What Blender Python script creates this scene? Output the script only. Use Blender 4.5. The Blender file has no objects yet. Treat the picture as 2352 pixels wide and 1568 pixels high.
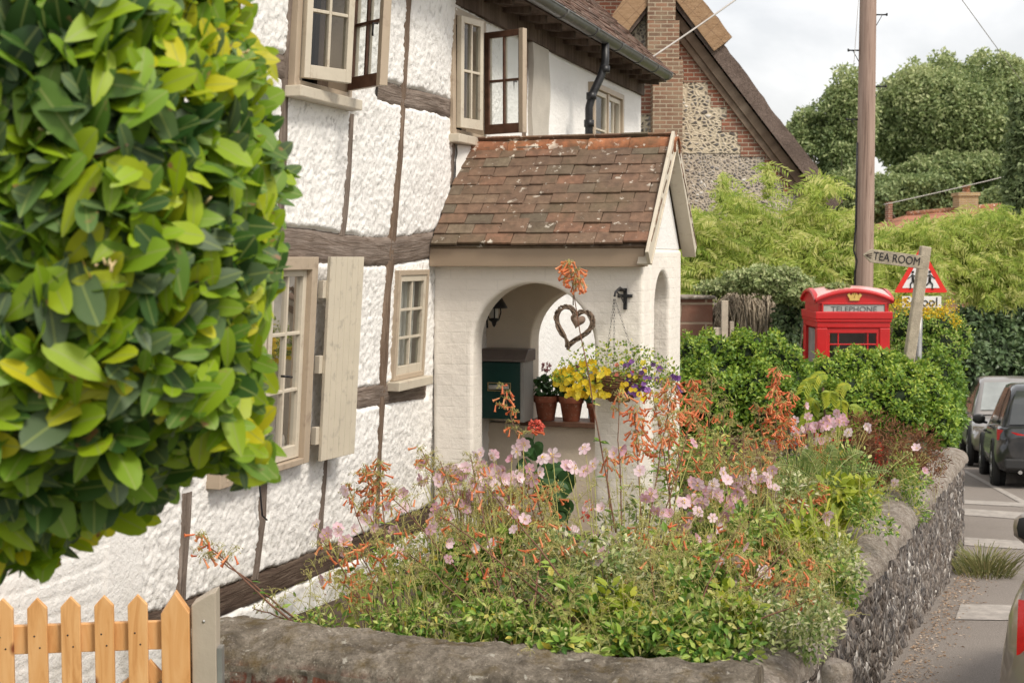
import bpy, math, random
import numpy as np
from mathutils import Vector, Matrix
from math import sin, cos, pi, radians, atan2, sqrt
random.seed(7); np.random.seed(7)
S = bpy.context.scene
COL = S.collection
F = 3226.0; TH = math.atan(194/3226)
def ray(px, py):
    xc = (px-1176)/F; yc = (784-py)/F
    d = np.array([xc, cos(TH)+yc*sin(TH), -sin(TH)+yc*cos(TH)])
    return d/d[1]
def P(px, py, Y):                       # surveyed point: bearing and depth in metres
    return ray(px, py)*Y
ANG = radians(-18.1)
NV = np.array([cos(ANG), sin(ANG), 0.0]); AV = np.array([-sin(ANG), cos(ANG), 0.0])
J = np.array([-.527, 9.654, 0.0])
def to_local(p):
    q = np.asarray(p)-J
    return np.array([q@NV, q@AV, q[2]])
def lean(t):
    k = min(1, max(0, (0.5-t)/0.8)); k = k*k*(3-2*k)
    return .062*k
def pf(px, py, off=0.0):
    d = ray(px, py)
    x = off
    for _ in range(8):
        o = J + NV*x
        # o + t*AV = s*d horizontally
        A = np.array([[AV[0], -d[0]], [AV[1], -d[1]]])
        t, s = np.linalg.solve(A, -o[:2])
        z = s*d[2]
        x = off + lean(t)*z
    return t, z
# ---------------------------------------------------------------- mesh builder
class MB:
    def __init__(s):
        s.V = []; s.Fq = []; s.n = 0; s.luv = []; s.mi = []; s.sm = []
    def add(s, verts, faces, luv=None, mi=0, smooth=True):
        verts = np.asarray(verts, float)
        s.V.append(verts)
        s.luv.append(np.zeros((len(verts), 3)) if luv is None else np.asarray(luv, float))
        if isinstance(faces, np.ndarray):
            fs = [faces+s.n]
            nf = len(faces)
        else:
            by = {}
            for f in faces: by.setdefault(len(f), []).append(f)
            fs = [np.array(v)+s.n for v in by.values()]
            nf = len(faces)
        for f in fs:
            s.Fq.append(f); s.mi.append(np.full(len(f), mi)); s.sm.append(np.full(len(f), smooth))
        s.n += len(verts)
    def box(s, o, ux, uy, uz, a, b, c, mi=0, rnd=None):
        o = np.asarray(o, float); ux = np.asarray(ux, float); uy = np.asarray(uy, float); uz = np.asarray(uz, float)
        v = [o+ux*x+uy*y+uz*z for x in a for y in b for z in c]
        f = [(0,1,3,2),(4,6,7,5),(0,4,5,1),(2,3,7,6),(0,2,6,4),(1,5,7,3)]
        if np.dot(np.cross(ux, uy), uz)*(a[1]-a[0])*(b[1]-b[0])*(c[1]-c[0]) < 0: f = [q[::-1] for q in f]
        r = random.random() if rnd is None else rnd
        s.add(v, f, luv=[(x, y, r) for x in (0, 1) for y in (0, 1) for z in (0, 1)], mi=mi, smooth=False)
    def tube(s, pts, r, n=6, mi=0, cap=True, smooth=True, luvr=None):
        pts = np.asarray(pts, float); m = len(pts)
        if np.isscalar(r): r = np.full(m, r)
        r = np.asarray(r, float)
        tg = np.gradient(pts, axis=0); tg /= (np.linalg.norm(tg, axis=1)[:, None]+1e-9)
        up = np.array([0, 0, 1.0]) if abs(tg[0][2]) < .9 else np.array([1.0, 0, 0])
        a = np.cross(tg, up); a /= (np.linalg.norm(a, axis=1)[:, None]+1e-9)
        b = np.cross(tg, a)
        an = np.arange(n)*2*pi/n
        V = pts[:, None]+r[:, None, None]*(a[:, None]*np.cos(an)[None, :, None]+b[:, None]*np.sin(an)[None, :, None])
        V = V.reshape(-1, 3)
        i = np.arange(m-1)[:, None]*n; j = np.arange(n)[None]; k = (j+1) % n
        Fc = np.stack([i+j, i+k, i+n+k, i+n+j], -1).reshape(-1, 4)
        rr = random.random() if luvr is None else luvr
        L = np.zeros((len(V), 3)); L[:, 2] = rr; L[:, 0] = np.repeat(np.linspace(0, 1, m), n)
        s.add(V, Fc, L, mi, smooth)
        if cap and n > 3:
            base = s.n-len(V)
            s.Fq.append(np.array([list(range(n))[::-1]])+base); s.mi.append(np.array([mi])); s.sm.append(np.array([False]))
            s.Fq.append(np.array([list(range(n))])+base+(m-1)*n); s.mi.append(np.array([mi])); s.sm.append(np.array([False]))
    def lathe(s, o, prof, n=20, mi=0, axis=None, smooth=True):
        o = np.asarray(o, float)
        V = []
        for r, z in prof:
            for k in range(n):
                V.append((r*cos(2*pi*k/n), r*sin(2*pi*k/n), z))
        V = np.array(V)
        if axis is not None:
            V = V@np.array(axis)
        V = V+o
        m = len(prof)
        i = np.arange(m-1)[:, None]*n; j = np.arange(n)[None]; k = (j+1) % n
        Fc = np.stack([i+j, i+k, i+n+k, i+n+j], -1).reshape(-1, 4)
        s.add(V, Fc, None, mi, smooth)
    def grid(s, G, mi=0, mask=None, luv=None, smooth=True, flip=False):
        h, w = G.shape[:2]
        i = np.arange(h-1)[:, None]*w; j = np.arange(w-1)[None]
        Fc = np.stack([i+j, i+j+1, i+w+j+1, i+w+j], -1)
        if flip: Fc = Fc[..., ::-1]
        Fc = Fc.reshape(-1, 4)
        if mask is not None: Fc = Fc[mask.reshape(-1)]
        s.add(G.reshape(-1, 3), Fc, None if luv is None else luv.reshape(-1, 3), mi, smooth)
    def scatter(s, tpl, O, U, W, ln, wd, rnd, mi=0, smooth=False):
        tv, tf = tpl
        tv = np.asarray(tv, float)
        O = np.asarray(O, float); N = len(O)
        if N == 0: return
        U = U/(np.linalg.norm(U, axis=1)[:, None]+1e-9)
        V = np.cross(W, U); V /= (np.linalg.norm(V, axis=1)[:, None]+1e-9)
        W2 = np.cross(U, V)
        ln = np.broadcast_to(ln, N); wd = np.broadcast_to(wd, N)
        X = O[:, None]+tv[None, :, 0, None]*(U*ln[:, None])[:, None]+tv[None, :, 1, None]*(V*wd[:, None])[:, None]+tv[None, :, 2, None]*(W2*ln[:, None])[:, None]
        L = np.zeros((N, len(tv), 3)); L[:, :, 0] = tv[None, :, 0]; L[:, :, 1] = tv[None, :, 1]; L[:, :, 2] = np.asarray(rnd)[:, None]
        by = {}
        for f in tf: by.setdefault(len(f), []).append(f)
        X = X.reshape(-1, 3)
        s.V.append(X); s.luv.append(L.reshape(-1, 3))
        for f in by.values():
            f = np.array(f)
            A = (f[None]+np.arange(N)[:, None, None]*len(tv)).reshape(-1, f.shape[1])+s.n
            s.Fq.append(A); s.mi.append(np.full(len(A), mi)); s.sm.append(np.full(len(A), smooth))
        s.n += len(X)
    def build(s, name, mats, parent=None, bevel=0, seg=2, local=False, angle=35):
        me = bpy.data.meshes.new(name)
        V = np.concatenate(s.V) if s.V else np.zeros((0, 3))
        if parent is not None and not local:
            pp = parent
            while '_o' not in pp.keys(): pp = pp.parent
            q = V-np.array(pp['_o'])
            r = pp['_r']; c, sn = cos(-r), sin(-r)
            V = np.stack([q[:, 0]*c-q[:, 1]*sn, q[:, 0]*sn+q[:, 1]*c, q[:, 2]], 1)
        me.vertices.add(len(V)); me.vertices.foreach_set('co', V.astype(np.float32).ravel())
        tot = sum(f.size for f in s.Fq); nf = sum(len(f) for f in s.Fq)
        me.loops.add(tot); me.polygons.add(nf)
        me.loops.foreach_set('vertex_index', np.concatenate([f.ravel() for f in s.Fq]).astype(np.int32))
        cnt = np.concatenate([np.full(len(f), f.shape[1]) for f in s.Fq])
        st = np.concatenate([[0], np.cumsum(cnt)[:-1]]).astype(np.int32)
        me.polygons.foreach_set('loop_start', st)
        me.polygons.foreach_set('material_index', np.concatenate(s.mi).astype(np.int32))
        me.polygons.foreach_set('use_smooth', np.concatenate(s.sm).astype(bool))
        at = me.attributes.new('luv', 'FLOAT_VECTOR', 'POINT')
        at.data.foreach_set('vector', np.concatenate(s.luv).astype(np.float32).ravel())
        me.update(calc_edges=True); me.validate()
        if not isinstance(mats, (list, tuple)): mats = [mats]
        for m in mats: me.materials.append(m)
        o = bpy.data.objects.new(name, me); COL.objects.link(o)
        if parent is not None: o.parent = parent
        if bevel:
            b = o.modifiers.new('bevel', 'BEVEL'); b.width = bevel; b.segments = seg; b.limit_method = 'ANGLE'; b.angle_limit = radians(angle)
            b.harden_normals = False
        return o
def root(name, label, cat, loc=(0, 0, 0), rot=0, group=None):
    o = bpy.data.objects.new(name, None); COL.objects.link(o)
    o.empty_display_size = .1
    o.location = loc; o.rotation_euler = (0, 0, rot)
    o['label'] = label; o['category'] = cat
    if group: o['group'] = group
    o['_o'] = tuple(float(v) for v in loc); o['_r'] = float(rot)
    return o
def tag(o, label, cat, group=None, kind=None):
    if label: o['label'] = label
    if cat: o['category'] = cat
    if group: o['group'] = group
    if kind: o['kind'] = kind
    return o
# ---------------------------------------------------------------- numpy value noise
def vn2(x, y, seed=0):
    xi = np.floor(x).astype(np.int64); yi = np.floor(y).astype(np.int64)
    fx = x-xi; fy = y-yi; fx = fx*fx*(3-2*fx); fy = fy*fy*(3-2*fy)
    def h(a, b):
        n = (a*374761393+b*668265263+seed*982451653) & 0x7fffffff
        n = ((n ^ (n >> 13))*1274126177) & 0x7fffffff
        return ((n ^ (n >> 16)) & 0xffff)/65535.0
    return (h(xi, yi)*(1-fx)+h(xi+1, yi)*fx)*(1-fy)+(h(xi, yi+1)*(1-fx)+h(xi+1, yi+1)*fx)*fy
# ---------------------------------------------------------------- material helpers
class NT:
    def __init__(s, name):
        s.m = bpy.data.materials.new(name); s.m.use_nodes = True
        s.t = s.m.node_tree; s.t.nodes.clear()
        s.out = s.t.nodes.new('ShaderNodeOutputMaterial')
    def n(s, typ, **kw):
        nd = s.t.nodes.new(typ)
        for k, v in kw.items():
            if k.startswith('i_'):
                nd.inputs[k[2:].replace('_', ' ')].default_value = v
            else: setattr(nd, k, v)
        return nd
    def l(s, a, b): s.t.links.new(a, b)
    def coord(s, scale=None, kind='Object'):
        tc = s.n('ShaderNodeTexCoord'); o = tc.outputs[kind]
        if scale is not None:
            mp = s.n('ShaderNodeMapping'); s.l(o, mp.inputs[0]); mp.inputs['Scale'].default_value = scale if not np.isscalar(scale) else (scale,)*3
            o = mp.outputs[0]
        return o
    def noise(s, vec, scale, detail=4, rough=.55, dist=0):
        nd = s.n('ShaderNodeTexNoise'); nd.inputs['Scale'].default_value = scale; nd.inputs['Detail'].default_value = detail
        nd.inputs['Roughness'].default_value = rough; nd.inputs['Distortion'].default_value = dist
        if vec is not None: s.l(vec, nd.inputs['Vector'])
        return nd.outputs['Fac']
    def vor(s, vec, scale, feat='F1', out='Distance', rnd=1):
        nd = s.n('ShaderNodeTexVoronoi'); nd.feature = feat; nd.inputs['Scale'].default_value = scale; nd.inputs['Randomness'].default_value = rnd
        s.l(vec, nd.inputs['Vector'])
        return nd.outputs[out]
    def ramp(s, fac, stops, interp='LINEAR'):
        nd = s.n('ShaderNodeValToRGB'); cr = nd.color_ramp; cr.interpolation = interp
        while len(cr.elements) < len(stops): cr.elements.new(.5)
        for e, (p, c) in zip(cr.elements, stops):
            e.position = p; e.color = (*c, 1) if len(c) == 3 else c
        s.l(fac, nd.inputs[0]); return nd.outputs[0]
    def mix(s, fac, a, b, mode='MIX'):
        nd = s.n('ShaderNodeMix', data_type='RGBA', blend_type=mode)
        for v, i in ((fac, 0), (a, 6), (b, 7)):
            if hasattr(v, 'is_linked') or hasattr(v, 'links'): s.l(v, nd.inputs[i])
            elif i == 0: nd.inputs[0].default_value = v
            else: nd.inputs[i].default_value = (*v, 1)
        return nd.outputs[2]
    def math(s, op, a, b=0.0, c=None, clamp=False):
        nd = s.n('ShaderNodeMath', operation=op); nd.use_clamp = clamp
        for i, v in enumerate((a, b, c)):
            if v is None: continue
            if hasattr(v, 'links'): s.l(v, nd.inputs[i])
            else: nd.inputs[i].default_value = v
        return nd.outputs[0]
    def bump(s, h, dist=.01, strength=1.0, prev=None):
        nd = s.n('ShaderNodeBump'); nd.inputs['Distance'].default_value = dist; nd.inputs['Strength'].default_value = strength
        s.l(h, nd.inputs['Height'])
        if prev is not None: s.l(prev, nd.inputs['Normal'])
        return nd.outputs[0]
    def bsdf(s, color, rough=.7, normal=None, metal=0, spec=.5, coat=0):
        nd = s.n('ShaderNodeBsdfPrincipled')
        for v, k in ((color, 'Base Color'), (rough, 'Roughness'), (metal, 'Metallic'), (spec, 'Specular IOR Level'), (coat, 'Coat Weight')):
            if hasattr(v, 'links'): s.l(v, nd.inputs[k])
            else: nd.inputs[k].default_value = (*v, 1) if k == 'Base Color' else v
        if normal is not None: s.l(normal, nd.inputs['Normal'])
        return nd.outputs[0]
    def done(s, sh):
        s.l(sh, s.out.inputs[0]); return s.m
def attr(nt, name='luv'):
    a = nt.n('ShaderNodeAttribute'); a.attribute_name = name
    sp = nt.n('ShaderNodeSeparateXYZ'); nt.l(a.outputs['Vector'], sp.inputs[0])
    return sp.outputs
def sep(nt, v):
    sp = nt.n('ShaderNodeSeparateXYZ'); nt.l(v, sp.inputs[0]); return sp.outputs
def comb(nt, x, y, z=0.0):
    c = nt.n('ShaderNodeCombineXYZ')
    for i, v in enumerate((x, y, z)):
        if hasattr(v, 'links'): nt.l(v, c.inputs[i])
        else: c.inputs[i].default_value = v
    return c.outputs[0]
def m_simple(name, col, rough=.6, var=.25, scale=8, bump=.0015, metal=0, dirt=None, spec=.4, bscale=60):
    nt = NT(name); c = nt.coord()
    f = nt.noise(c, scale, 5, .6)
    lo = tuple(v*(1-var) for v in col); hi = tuple(min(1, v*(1+var)) for v in col)
    k = nt.ramp(f, [(.3, lo), (.7, hi)])
    if dirt:
        g = nt.noise(c, scale*2.7, 6, .7)
        k = nt.mix(nt.ramp(g, [(.55, (0, 0, 0)), (.72, (1, 1, 1))]), k, dirt)
    b = nt.bump(nt.noise(c, bscale, 4), bump) if bump else None
    return nt.done(nt.bsdf(k, rough, b, metal, spec))
def m_leaf(name, stops, rough=.45, trans=.3, mid=None, spec=.5, brown=0, size_noise=3.0):
    nt = NT(name); a = attr(nt)
    k = nt.ramp(a[2], stops)
    c = nt.coord()
    f = nt.noise(c, size_noise, 3)
    k = nt.mix(nt.ramp(f, [(.3, (0, 0, 0)), (.8, (.28, .28, .28))]), k, (0.03, .045, .015))
    if mid is not None:
        v = nt.math('ABSOLUTE', a[1])
        mm = nt.math('LESS_THAN', v, .035)
        k = nt.mix(nt.math('MULTIPLY', mm, .55), k, mid)
    if brown:
        g = nt.noise(c, 28, 3)
        e = nt.math('MULTIPLY', nt.ramp(g, [(.60, (0, 0, 0)), (.68, (1, 1, 1))]), nt.math('GREATER_THAN', a[0], .55))
        e = nt.math('MULTIPLY', e, nt.math('GREATER_THAN', nt.math('FRACT', nt.math('MULTIPLY', a[2], 37.1)), 1-brown))
        k = nt.mix(e, k, (.30, .16, .07))
    sh = nt.bsdf(k, rough, None, 0, spec)
    if trans:
        t = nt.n('ShaderNodeBsdfTranslucent'); nt.l(nt.mix(.5, k, (.35, .5, .03), 'MULTIPLY') if False else k, t.inputs[0])
        ms = nt.n('ShaderNodeMixShader'); ms.inputs[0].default_value = trans
        nt.l(sh, ms.inputs[1]); nt.l(t.outputs[0], ms.inputs[2]); sh = ms.outputs[0]
    return nt.done(sh)
M = {}
# roughcast painted wall; painted brick at its near end (far below y = -3.75 in cottage coordinates)
def m_wall():
    nt = NT('white_roughcast'); c = nt.coord(); s = sep(nt, c)
    big = nt.noise(c, 1.3, 4, .6); fine = nt.noise(c, 45, 5, .65); mid = nt.noise(c, 22, 4, .7)
    k = nt.ramp(big, [(.3, (.79, .77, .74)), (.7, (.88, .865, .84))])
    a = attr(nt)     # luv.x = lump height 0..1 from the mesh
    k = nt.mix(nt.ramp(a[0], [(.12, (1, 1, 1)), (.45, (0, 0, 0))]), k, (.46, .44, .42))  # grey in the hollows between lumps: crevice shade painted in along with dirt
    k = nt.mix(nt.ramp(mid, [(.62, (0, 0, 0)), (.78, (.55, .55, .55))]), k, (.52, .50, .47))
    # splash dirt near the foot
    dz = nt.math('MULTIPLY', nt.math('SUBTRACT', -1.35, s[2]), 1.6, clamp=True)
    k = nt.mix(nt.math('MULTIPLY', dz, nt.ramp(nt.noise(c, 6, 5), [(.45, (0, 0, 0)), (.7, (.8, .8, .8))])), k, (.36, .34, .27))
    b = nt.bump(fine, .006, 1.0); b = nt.bump(mid, .008, .8, b)
    return nt.done(nt.bsdf(k, .85, b, 0, .2))
M['wall'] = m_wall()
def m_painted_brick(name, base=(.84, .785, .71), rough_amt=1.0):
    nt = NT(name); c = nt.coord(); s = sep(nt, c)
    u = nt.math('ADD', s[0], s[1])
    w = nt.noise(c, 3, 3)
    z = nt.math('ADD', s[2], nt.math('MULTIPLY', w, .012))
    v = comb(nt, u, z, 0)
    bt = nt.n('ShaderNodeTexBrick'); nt.l(v, bt.inputs['Vector'])
    bt.inputs['Scale'].default_value = 1; bt.inputs['Brick Width'].default_value = .225; bt.inputs['Row Height'].default_value = .073
    bt.inputs['Mortar Size'].default_value = .0065; bt.inputs['Mortar Smooth'].default_value = .9
    bt.inputs['Color1'].default_value = (1, 1, 1, 1); bt.inputs['Color2'].default_value = (.8, .8, .8, 1); bt.inputs['Mortar'].default_value = (0, 0, 0, 1)
    big = nt.noise(c, 1.6, 4, .6)
    k = nt.ramp(big, [(.3, tuple(x*.93 for x in base)), (.7, base)])
    k = nt.mix(nt.math('MULTIPLY', bt.outputs['Fac'], nt.ramp(nt.noise(c, 7, 3), [(.35, (0, 0, 0)), (.75, (.38, .38, .38))])), k, (.55, .52, .47))
    sp = nt.ramp(nt.noise(c, 55, 2, .5), [(.70, (0, 0, 0)), (.76, (.5, .5, .5))])
    k = nt.mix(sp, k, (.5, .46, .4))
    dz = nt.math('MULTIPLY', nt.math('SUBTRACT', -1.3, s[2]), 1.5, clamp=True)
    k = nt.mix(nt.math('MULTIPLY', dz, nt.ramp(nt.noise(c, 6, 5), [(.4, (0, 0, 0)), (.7, (.7, .7, .7))])), k, (.40, .39, .28))
    b = nt.bump(nt.math('SUBTRACT', 1.0, bt.outputs['Fac']), .004, .17*rough_amt); b = nt.bump(nt.noise(c, 11, 6, .65), .014, .8, b)
    return nt.done(nt.bsdf(k, .7, b, 0, .3))
M['pbrick'] = m_painted_brick('painted_brick')
M['plaster_smooth'] = m_simple('smooth_white_plaster', (.76, .75, .72), .8, .06, 3, .004, bscale=30)
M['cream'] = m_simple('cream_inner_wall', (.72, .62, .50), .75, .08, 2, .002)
def m_timber(name, lo, hi, axis=2, crack=(.05, .035, .028)):
    nt = NT(name)
    a = attr(nt)  # luv: u along length (m), v across (m)
    an = nt.n('ShaderNodeAttribute'); an.attribute_name = 'luv'
    mp = nt.n('ShaderNodeMapping'); nt.l(an.outputs['Vector'], mp.inputs[0]); mp.inputs['Scale'].default_value = (3, 42, 1)
    g = nt.noise(mp.outputs[0], 1.0, 6, .7, 1.2)
    c = nt.coord(); big = nt.noise(c, 5, 4)
    k = nt.ramp(g, [(.28, crack), (.42, lo), (.68, hi)])
    k = nt.mix(nt.ramp(big, [(.35, (0, 0, 0)), (.7, (.6, .6, .6))]), k, tuple(x*.6 for x in lo))
    b = nt.bump(g, .012, 1); b = nt.bump(nt.noise(c, 70, 4), .003, 1, b)
    return nt.done(nt.bsdf(k, .85, b, 0, .2))
M['timber'] = m_timber('weathered_oak', (.19, .145, .115), (.36, .30, .26))
M['timber_dark'] = m_timber('dark_oak', (.09, .06, .045), (.2, .15, .115))
M['timber_brown'] = m_timber('brown_oak', (.17, .115, .08), (.32, .24, .18))
M['beige'] = m_simple('beige_gloss_paint', (.435, .35, .26), .45, .07, 4, .0008, dirt=(.30, .23, .17))
M['beige_light'] = m_simple('pale_beige_paint', (.56, .50, .40), .45, .07, 5, .0008, dirt=(.42, .34, .26))
M['fascia'] = m_simple('fascia_beige_paint', (.31, .235, .165), .5, .05, 3, .0008)
M['sash_brown'] = m_simple('stained_brown_wood', (.13, .065, .04), .55, .35, 14, .002)
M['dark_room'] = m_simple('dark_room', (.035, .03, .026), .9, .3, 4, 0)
M['curtain'] = m_simple('lined_curtain', (.42, .36, .29), .9, .15, 3, .002)
M['net'] = m_simple('net_curtain', (.62, .60, .55), .9, .08, 5, .001)
M['curtain_dark'] = m_simple('brown_curtain', (.10, .07, .05), .9, .3, 5, .002)
def m_glass():
    nt = NT('window_glass'); t = nt.n('ShaderNodeBsdfTransparent'); g = nt.n('ShaderNodeBsdfGlossy'); g.inputs['Roughness'].default_value = .02
    t.inputs[0].default_value = (.9, .93, .92, 1)
    lw = nt.n('ShaderNodeLayerWeight'); lw.inputs[0].default_value = .35
    f = nt.math('ADD', nt.math('MULTIPLY', lw.outputs['Fresnel'], .6), .05, clamp=True)
    b = nt.bump(nt.noise(nt.coord(), 3, 2), .01, .25); nt.l(b, g.inputs['Normal'])
    ms = nt.n('ShaderNodeMixShader'); nt.l(f, ms.inputs[0]); nt.l(t.outputs[0], ms.inputs[1]); nt.l(g.outputs[0], ms.inputs[2])
    return nt.done(ms.outputs[0])
M['glass'] = m_glass()
def m_tile(name, stops, lich=(.55, .50, .42), lamt=.62):
    nt = NT(name); a = attr(nt); c = nt.coord()
    k = nt.ramp(a[2], stops)
    n1 = nt.noise(c, 16, 5, .65)
    k = nt.mix(nt.ramp(n1, [(.35, (0, 0, 0)), (.7, (.7, .7, .7))]), k, (.075, .05, .038))
    n2 = nt.noise(c, 4, 4)
    k = nt.mix(nt.ramp(n2, [(.5, (0, 0, 0)), (.75, (.35, .35, .35))]), k, (.12, .115, .06))
    # lichen blotches, gated per tile
    v = nt.noise(c, 17, 4, .6)
    l = nt.ramp(v, [(lamt, (0, 0, 0)), (lamt+.035, (1, 1, 1))])
    l2 = nt.ramp(nt.noise(c, 7, 2), [(.42, (0, 0, 0)), (.6, (1, 1, 1))])
    k = nt.mix(nt.math('MULTIPLY', l, l2), k, lich)
    b = nt.bump(nt.noise(c, 60, 5, .7), .004, 1)
    return nt.done(nt.bsdf(k, .85, b, 0, .2))
M['tile'] = m_tile('clay_tile', [(0, (.17, .115, .08)), (.35, (.22, .14, .095)), (.6, (.15, .125, .09)), (.85, (.26, .14, .09)), (1, (.21, .17, .12))], lamt=.615)
M['ridge_tile'] = m_tile('orange_ridge_tile', [(0, (.34, .14, .07)), (.5, (.42, .17, .08)), (1, (.30, .13, .08))], (.66, .58, .48), .55)
M['tile_old'] = m_tile('old_roof_tile', [(0, (.17, .095, .07)), (.5, (.23, .145, .11)), (1, (.12, .085, .07))])
M['gutter'] = m_simple('grey_black_gutter', (.085, .085, .085), .35, .2, 4, .001, dirt=(.2, .19, .17))
M['black_iron'] = m_simple('black_iron', (.018, .018, .02), .4, .3, 20, .002)
M['steel'] = m_simple('dull_steel', (.35, .35, .34), .4, .15, 10, .001, metal=.6)
def m_brick(name, c1, c2, mortar, bw=.225, rh=.075, ms=.010, dirt=(.2, .15, .12)):
    nt = NT(name); c = nt.coord(); s = sep(nt, c)
    v = comb(nt, nt.math('ADD', s[0], s[1]), s[2], 0)
    bt = nt.n('ShaderNodeTexBrick'); nt.l(v, bt.inputs['Vector'])
    bt.inputs['Scale'].default_value = 1; bt.inputs['Brick Width'].default_value = bw; bt.inputs['Row Height'].default_value = rh
    bt.inputs['Mortar Size'].default_value = ms; bt.inputs['Mortar Smooth'].default_value = .3
    bt.inputs['Color1'].default_value = (*c1, 1); bt.inputs['Color2'].default_value = (*c2, 1); bt.inputs['Mortar'].default_value = (*mortar, 1)
    k = nt.mix(nt.ramp(nt.noise(c, 2.5, 5, .7), [(.4, (0, 0, 0)), (.75, (.6, .6, .6))]), bt.outputs['Color'], dirt)
    b = nt.bump(nt.math('SUBTRACT', 1.0, bt.outputs['Fac']), .008, .8); b = nt.bump(nt.noise(c, 50, 5), .004, 1, b)
    return nt.done(nt.bsdf(k, .85, b, 0, .2))
M['brick'] = m_brick('red_brick', (.34, .115, .065), (.22, .085, .055), (.50, .42, .32))
M['brick_old'] = m_brick('sooty_brick', (.30, .15, .095), (.17, .10, .07), (.46, .38, .28), dirt=(.36, .29, .2))
def m_flint(name, scale, mortar=(.48, .41, .33), vs=(1, 1, 1), dark=1.0, mort=.1):
    nt = NT(name); c = nt.coord(vs); raw = nt.coord()
    jit = nt.noise(raw, 9, 2)
    vd = nt.n('ShaderNodeTexVoronoi'); vd.inputs['Scale'].default_value = scale; nt.l(c, vd.inputs['Vector'])
    ed = nt.vor(c, scale, 'DISTANCE_TO_EDGE')
    sr = sep(nt, vd.outputs['Color'])
    k = nt.ramp(sr[0], [(0, (.055*dark, .052*dark, .055*dark)), (.3, (.13*dark, .12*dark, .115*dark)), (.5, (.075*dark, .066*dark, .062*dark)), (.7, (.30, .275, .25)), (.86, (.16, .135, .12)), (.93, (.70, .67, .63))], 'CONSTANT')
    k = nt.mix(nt.ramp(nt.noise(c, scale*1.7, 5, .7), [(.45, (0, 0, 0)), (.66, (.6, .6, .6))]), k, (.34, .29, .25))
    k = nt.mix(nt.ramp(nt.noise(raw, 3, 4, .6), [(.45, (0, 0, 0)), (.7, (.55, .55, .55))]), k, (.17, .12, .08))
    e = nt.ramp(nt.math('ADD', ed, nt.math('MULTIPLY', jit, .06)), [(mort*.45, (1, 1, 1)), (mort*1.1, (0, 0, 0))])
    k = nt.mix(e, k, mortar)
    h = nt.ramp(ed, [(0, (0, 0, 0)), (.35, (1, 1, 1))])
    b = nt.bump(h, .02, .9); b = nt.bump(nt.noise(c, scale*4, 4), .004, 1, b)
    return nt.done(nt.bsdf(k, .6, b, 0, .4))
M['flint'] = m_flint('knapped_flint', 34, (.25, .20, .16), (1, 1, .5), 1.05, .07)
M['flint_far'] = m_flint('flint_rubble', 15, (.56, .47, .37), (1, 1, 1.1), 2.1, .2)
M['flint_course'] = m_flint('coursed_flint', 13, (.62, .52, .38), (.8, .8, 1.2), .9, .26)
def m_stone(name, stops, lich=(.60, .56, .48), mossy=0.0, red=0.0, pos=4.5):
    nt = NT(name); c = nt.coord()
    f = nt.noise(c, pos, 7, .7, .6)
    k = nt.ramp(f, stops)
    k = nt.mix(nt.ramp(nt.noise(c, 38, 6, .8), [(.44, (0, 0, 0)), (.62, (.75, .75, .75))]), k, tuple(v*.52 for v in stops[1][1]))
    k = nt.mix(nt.ramp(nt.noise(c, 75, 4, .7), [(.58, (0, 0, 0)), (.68, (.6, .6, .6))]), k, tuple(min(1, v*1.25) for v in stops[-1][1]))
    l = nt.ramp(nt.noise(c, 17, 4, .55, .5), [(.64, (0, 0, 0)), (.69, (1, 1, 1))])
    k = nt.mix(l, k, lich)
    if mossy:
        s = sep(nt, c)
        mo = nt.ramp(nt.noise(c, 6, 6, .7), [(.52, (0, 0, 0)), (.66, (mossy,)*3)])
        k = nt.mix(mo, k, (.17, .12, .045))
    if red:
        s = sep(nt, c)
        lo = nt.math('MULTIPLY', nt.math('SUBTRACT', -.05, s[2]), 16, clamp=True)
        bt = nt.n('ShaderNodeTexBrick'); nt.l(comb(nt, s[0], s[2], 0), bt.inputs['Vector']); bt.inputs['Scale'].default_value = 1
        bt.inputs['Brick Width'].default_value = .24; bt.inputs['Row Height'].default_value = .085; bt.inputs['Mortar Size'].default_value = .012
        bt.inputs['Color1'].default_value = (.27, .075, .04, 1); bt.inputs['Color2'].default_value = (.15, .05, .035, 1); bt.inputs['Mortar'].default_value = (.22, .19, .15, 1)
        kk = nt.mix(nt.ramp(nt.noise(c, 11, 6, .7), [(.42, (0, 0, 0)), (.55, (1, 1, 1))]), bt.outputs['Color'], k)
        sp = nt.ramp(nt.noise(c, 48, 3, .6), [(.64, (0, 0, 0)), (.68, (1, 1, 1))])
        kk = nt.mix(sp, kk, (.6, .57, .5))
        k = nt.mix(nt.math('MULTIPLY', lo, red), k, kk)
    b = nt.bump(nt.noise(c, 30, 7, .8), .035, 1.0); b = nt.bump(nt.noise(c, 90, 4), .008, 1, b)
    return nt.done(nt.bsdf(k, .9, b, 0, .2))
M['stone'] = m_stone('mossy_stone', [(.36, (.11, .09, .07)), (.47, (.26, .22, .17)), (.56, (.36, .31, .25)), (.68, (.50, .44, .36))], mossy=.8, red=1.0)
M['coping'] = m_stone('grey_render_coping', [(.32, (.24, .195, .16)), (.46, (.40, .34, .285)), (.58, (.50, .44, .38)), (.7, (.60, .54, .47))], pos=11, mossy=.35)
M['thatch'] = m_stone('grey_brown_thatch', [(.3, (.13, .095, .08)), (.5, (.21, .155, .13)), (.7, (.28, .21, .18))], lich=(.25, .19, .16), pos=3)
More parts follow.
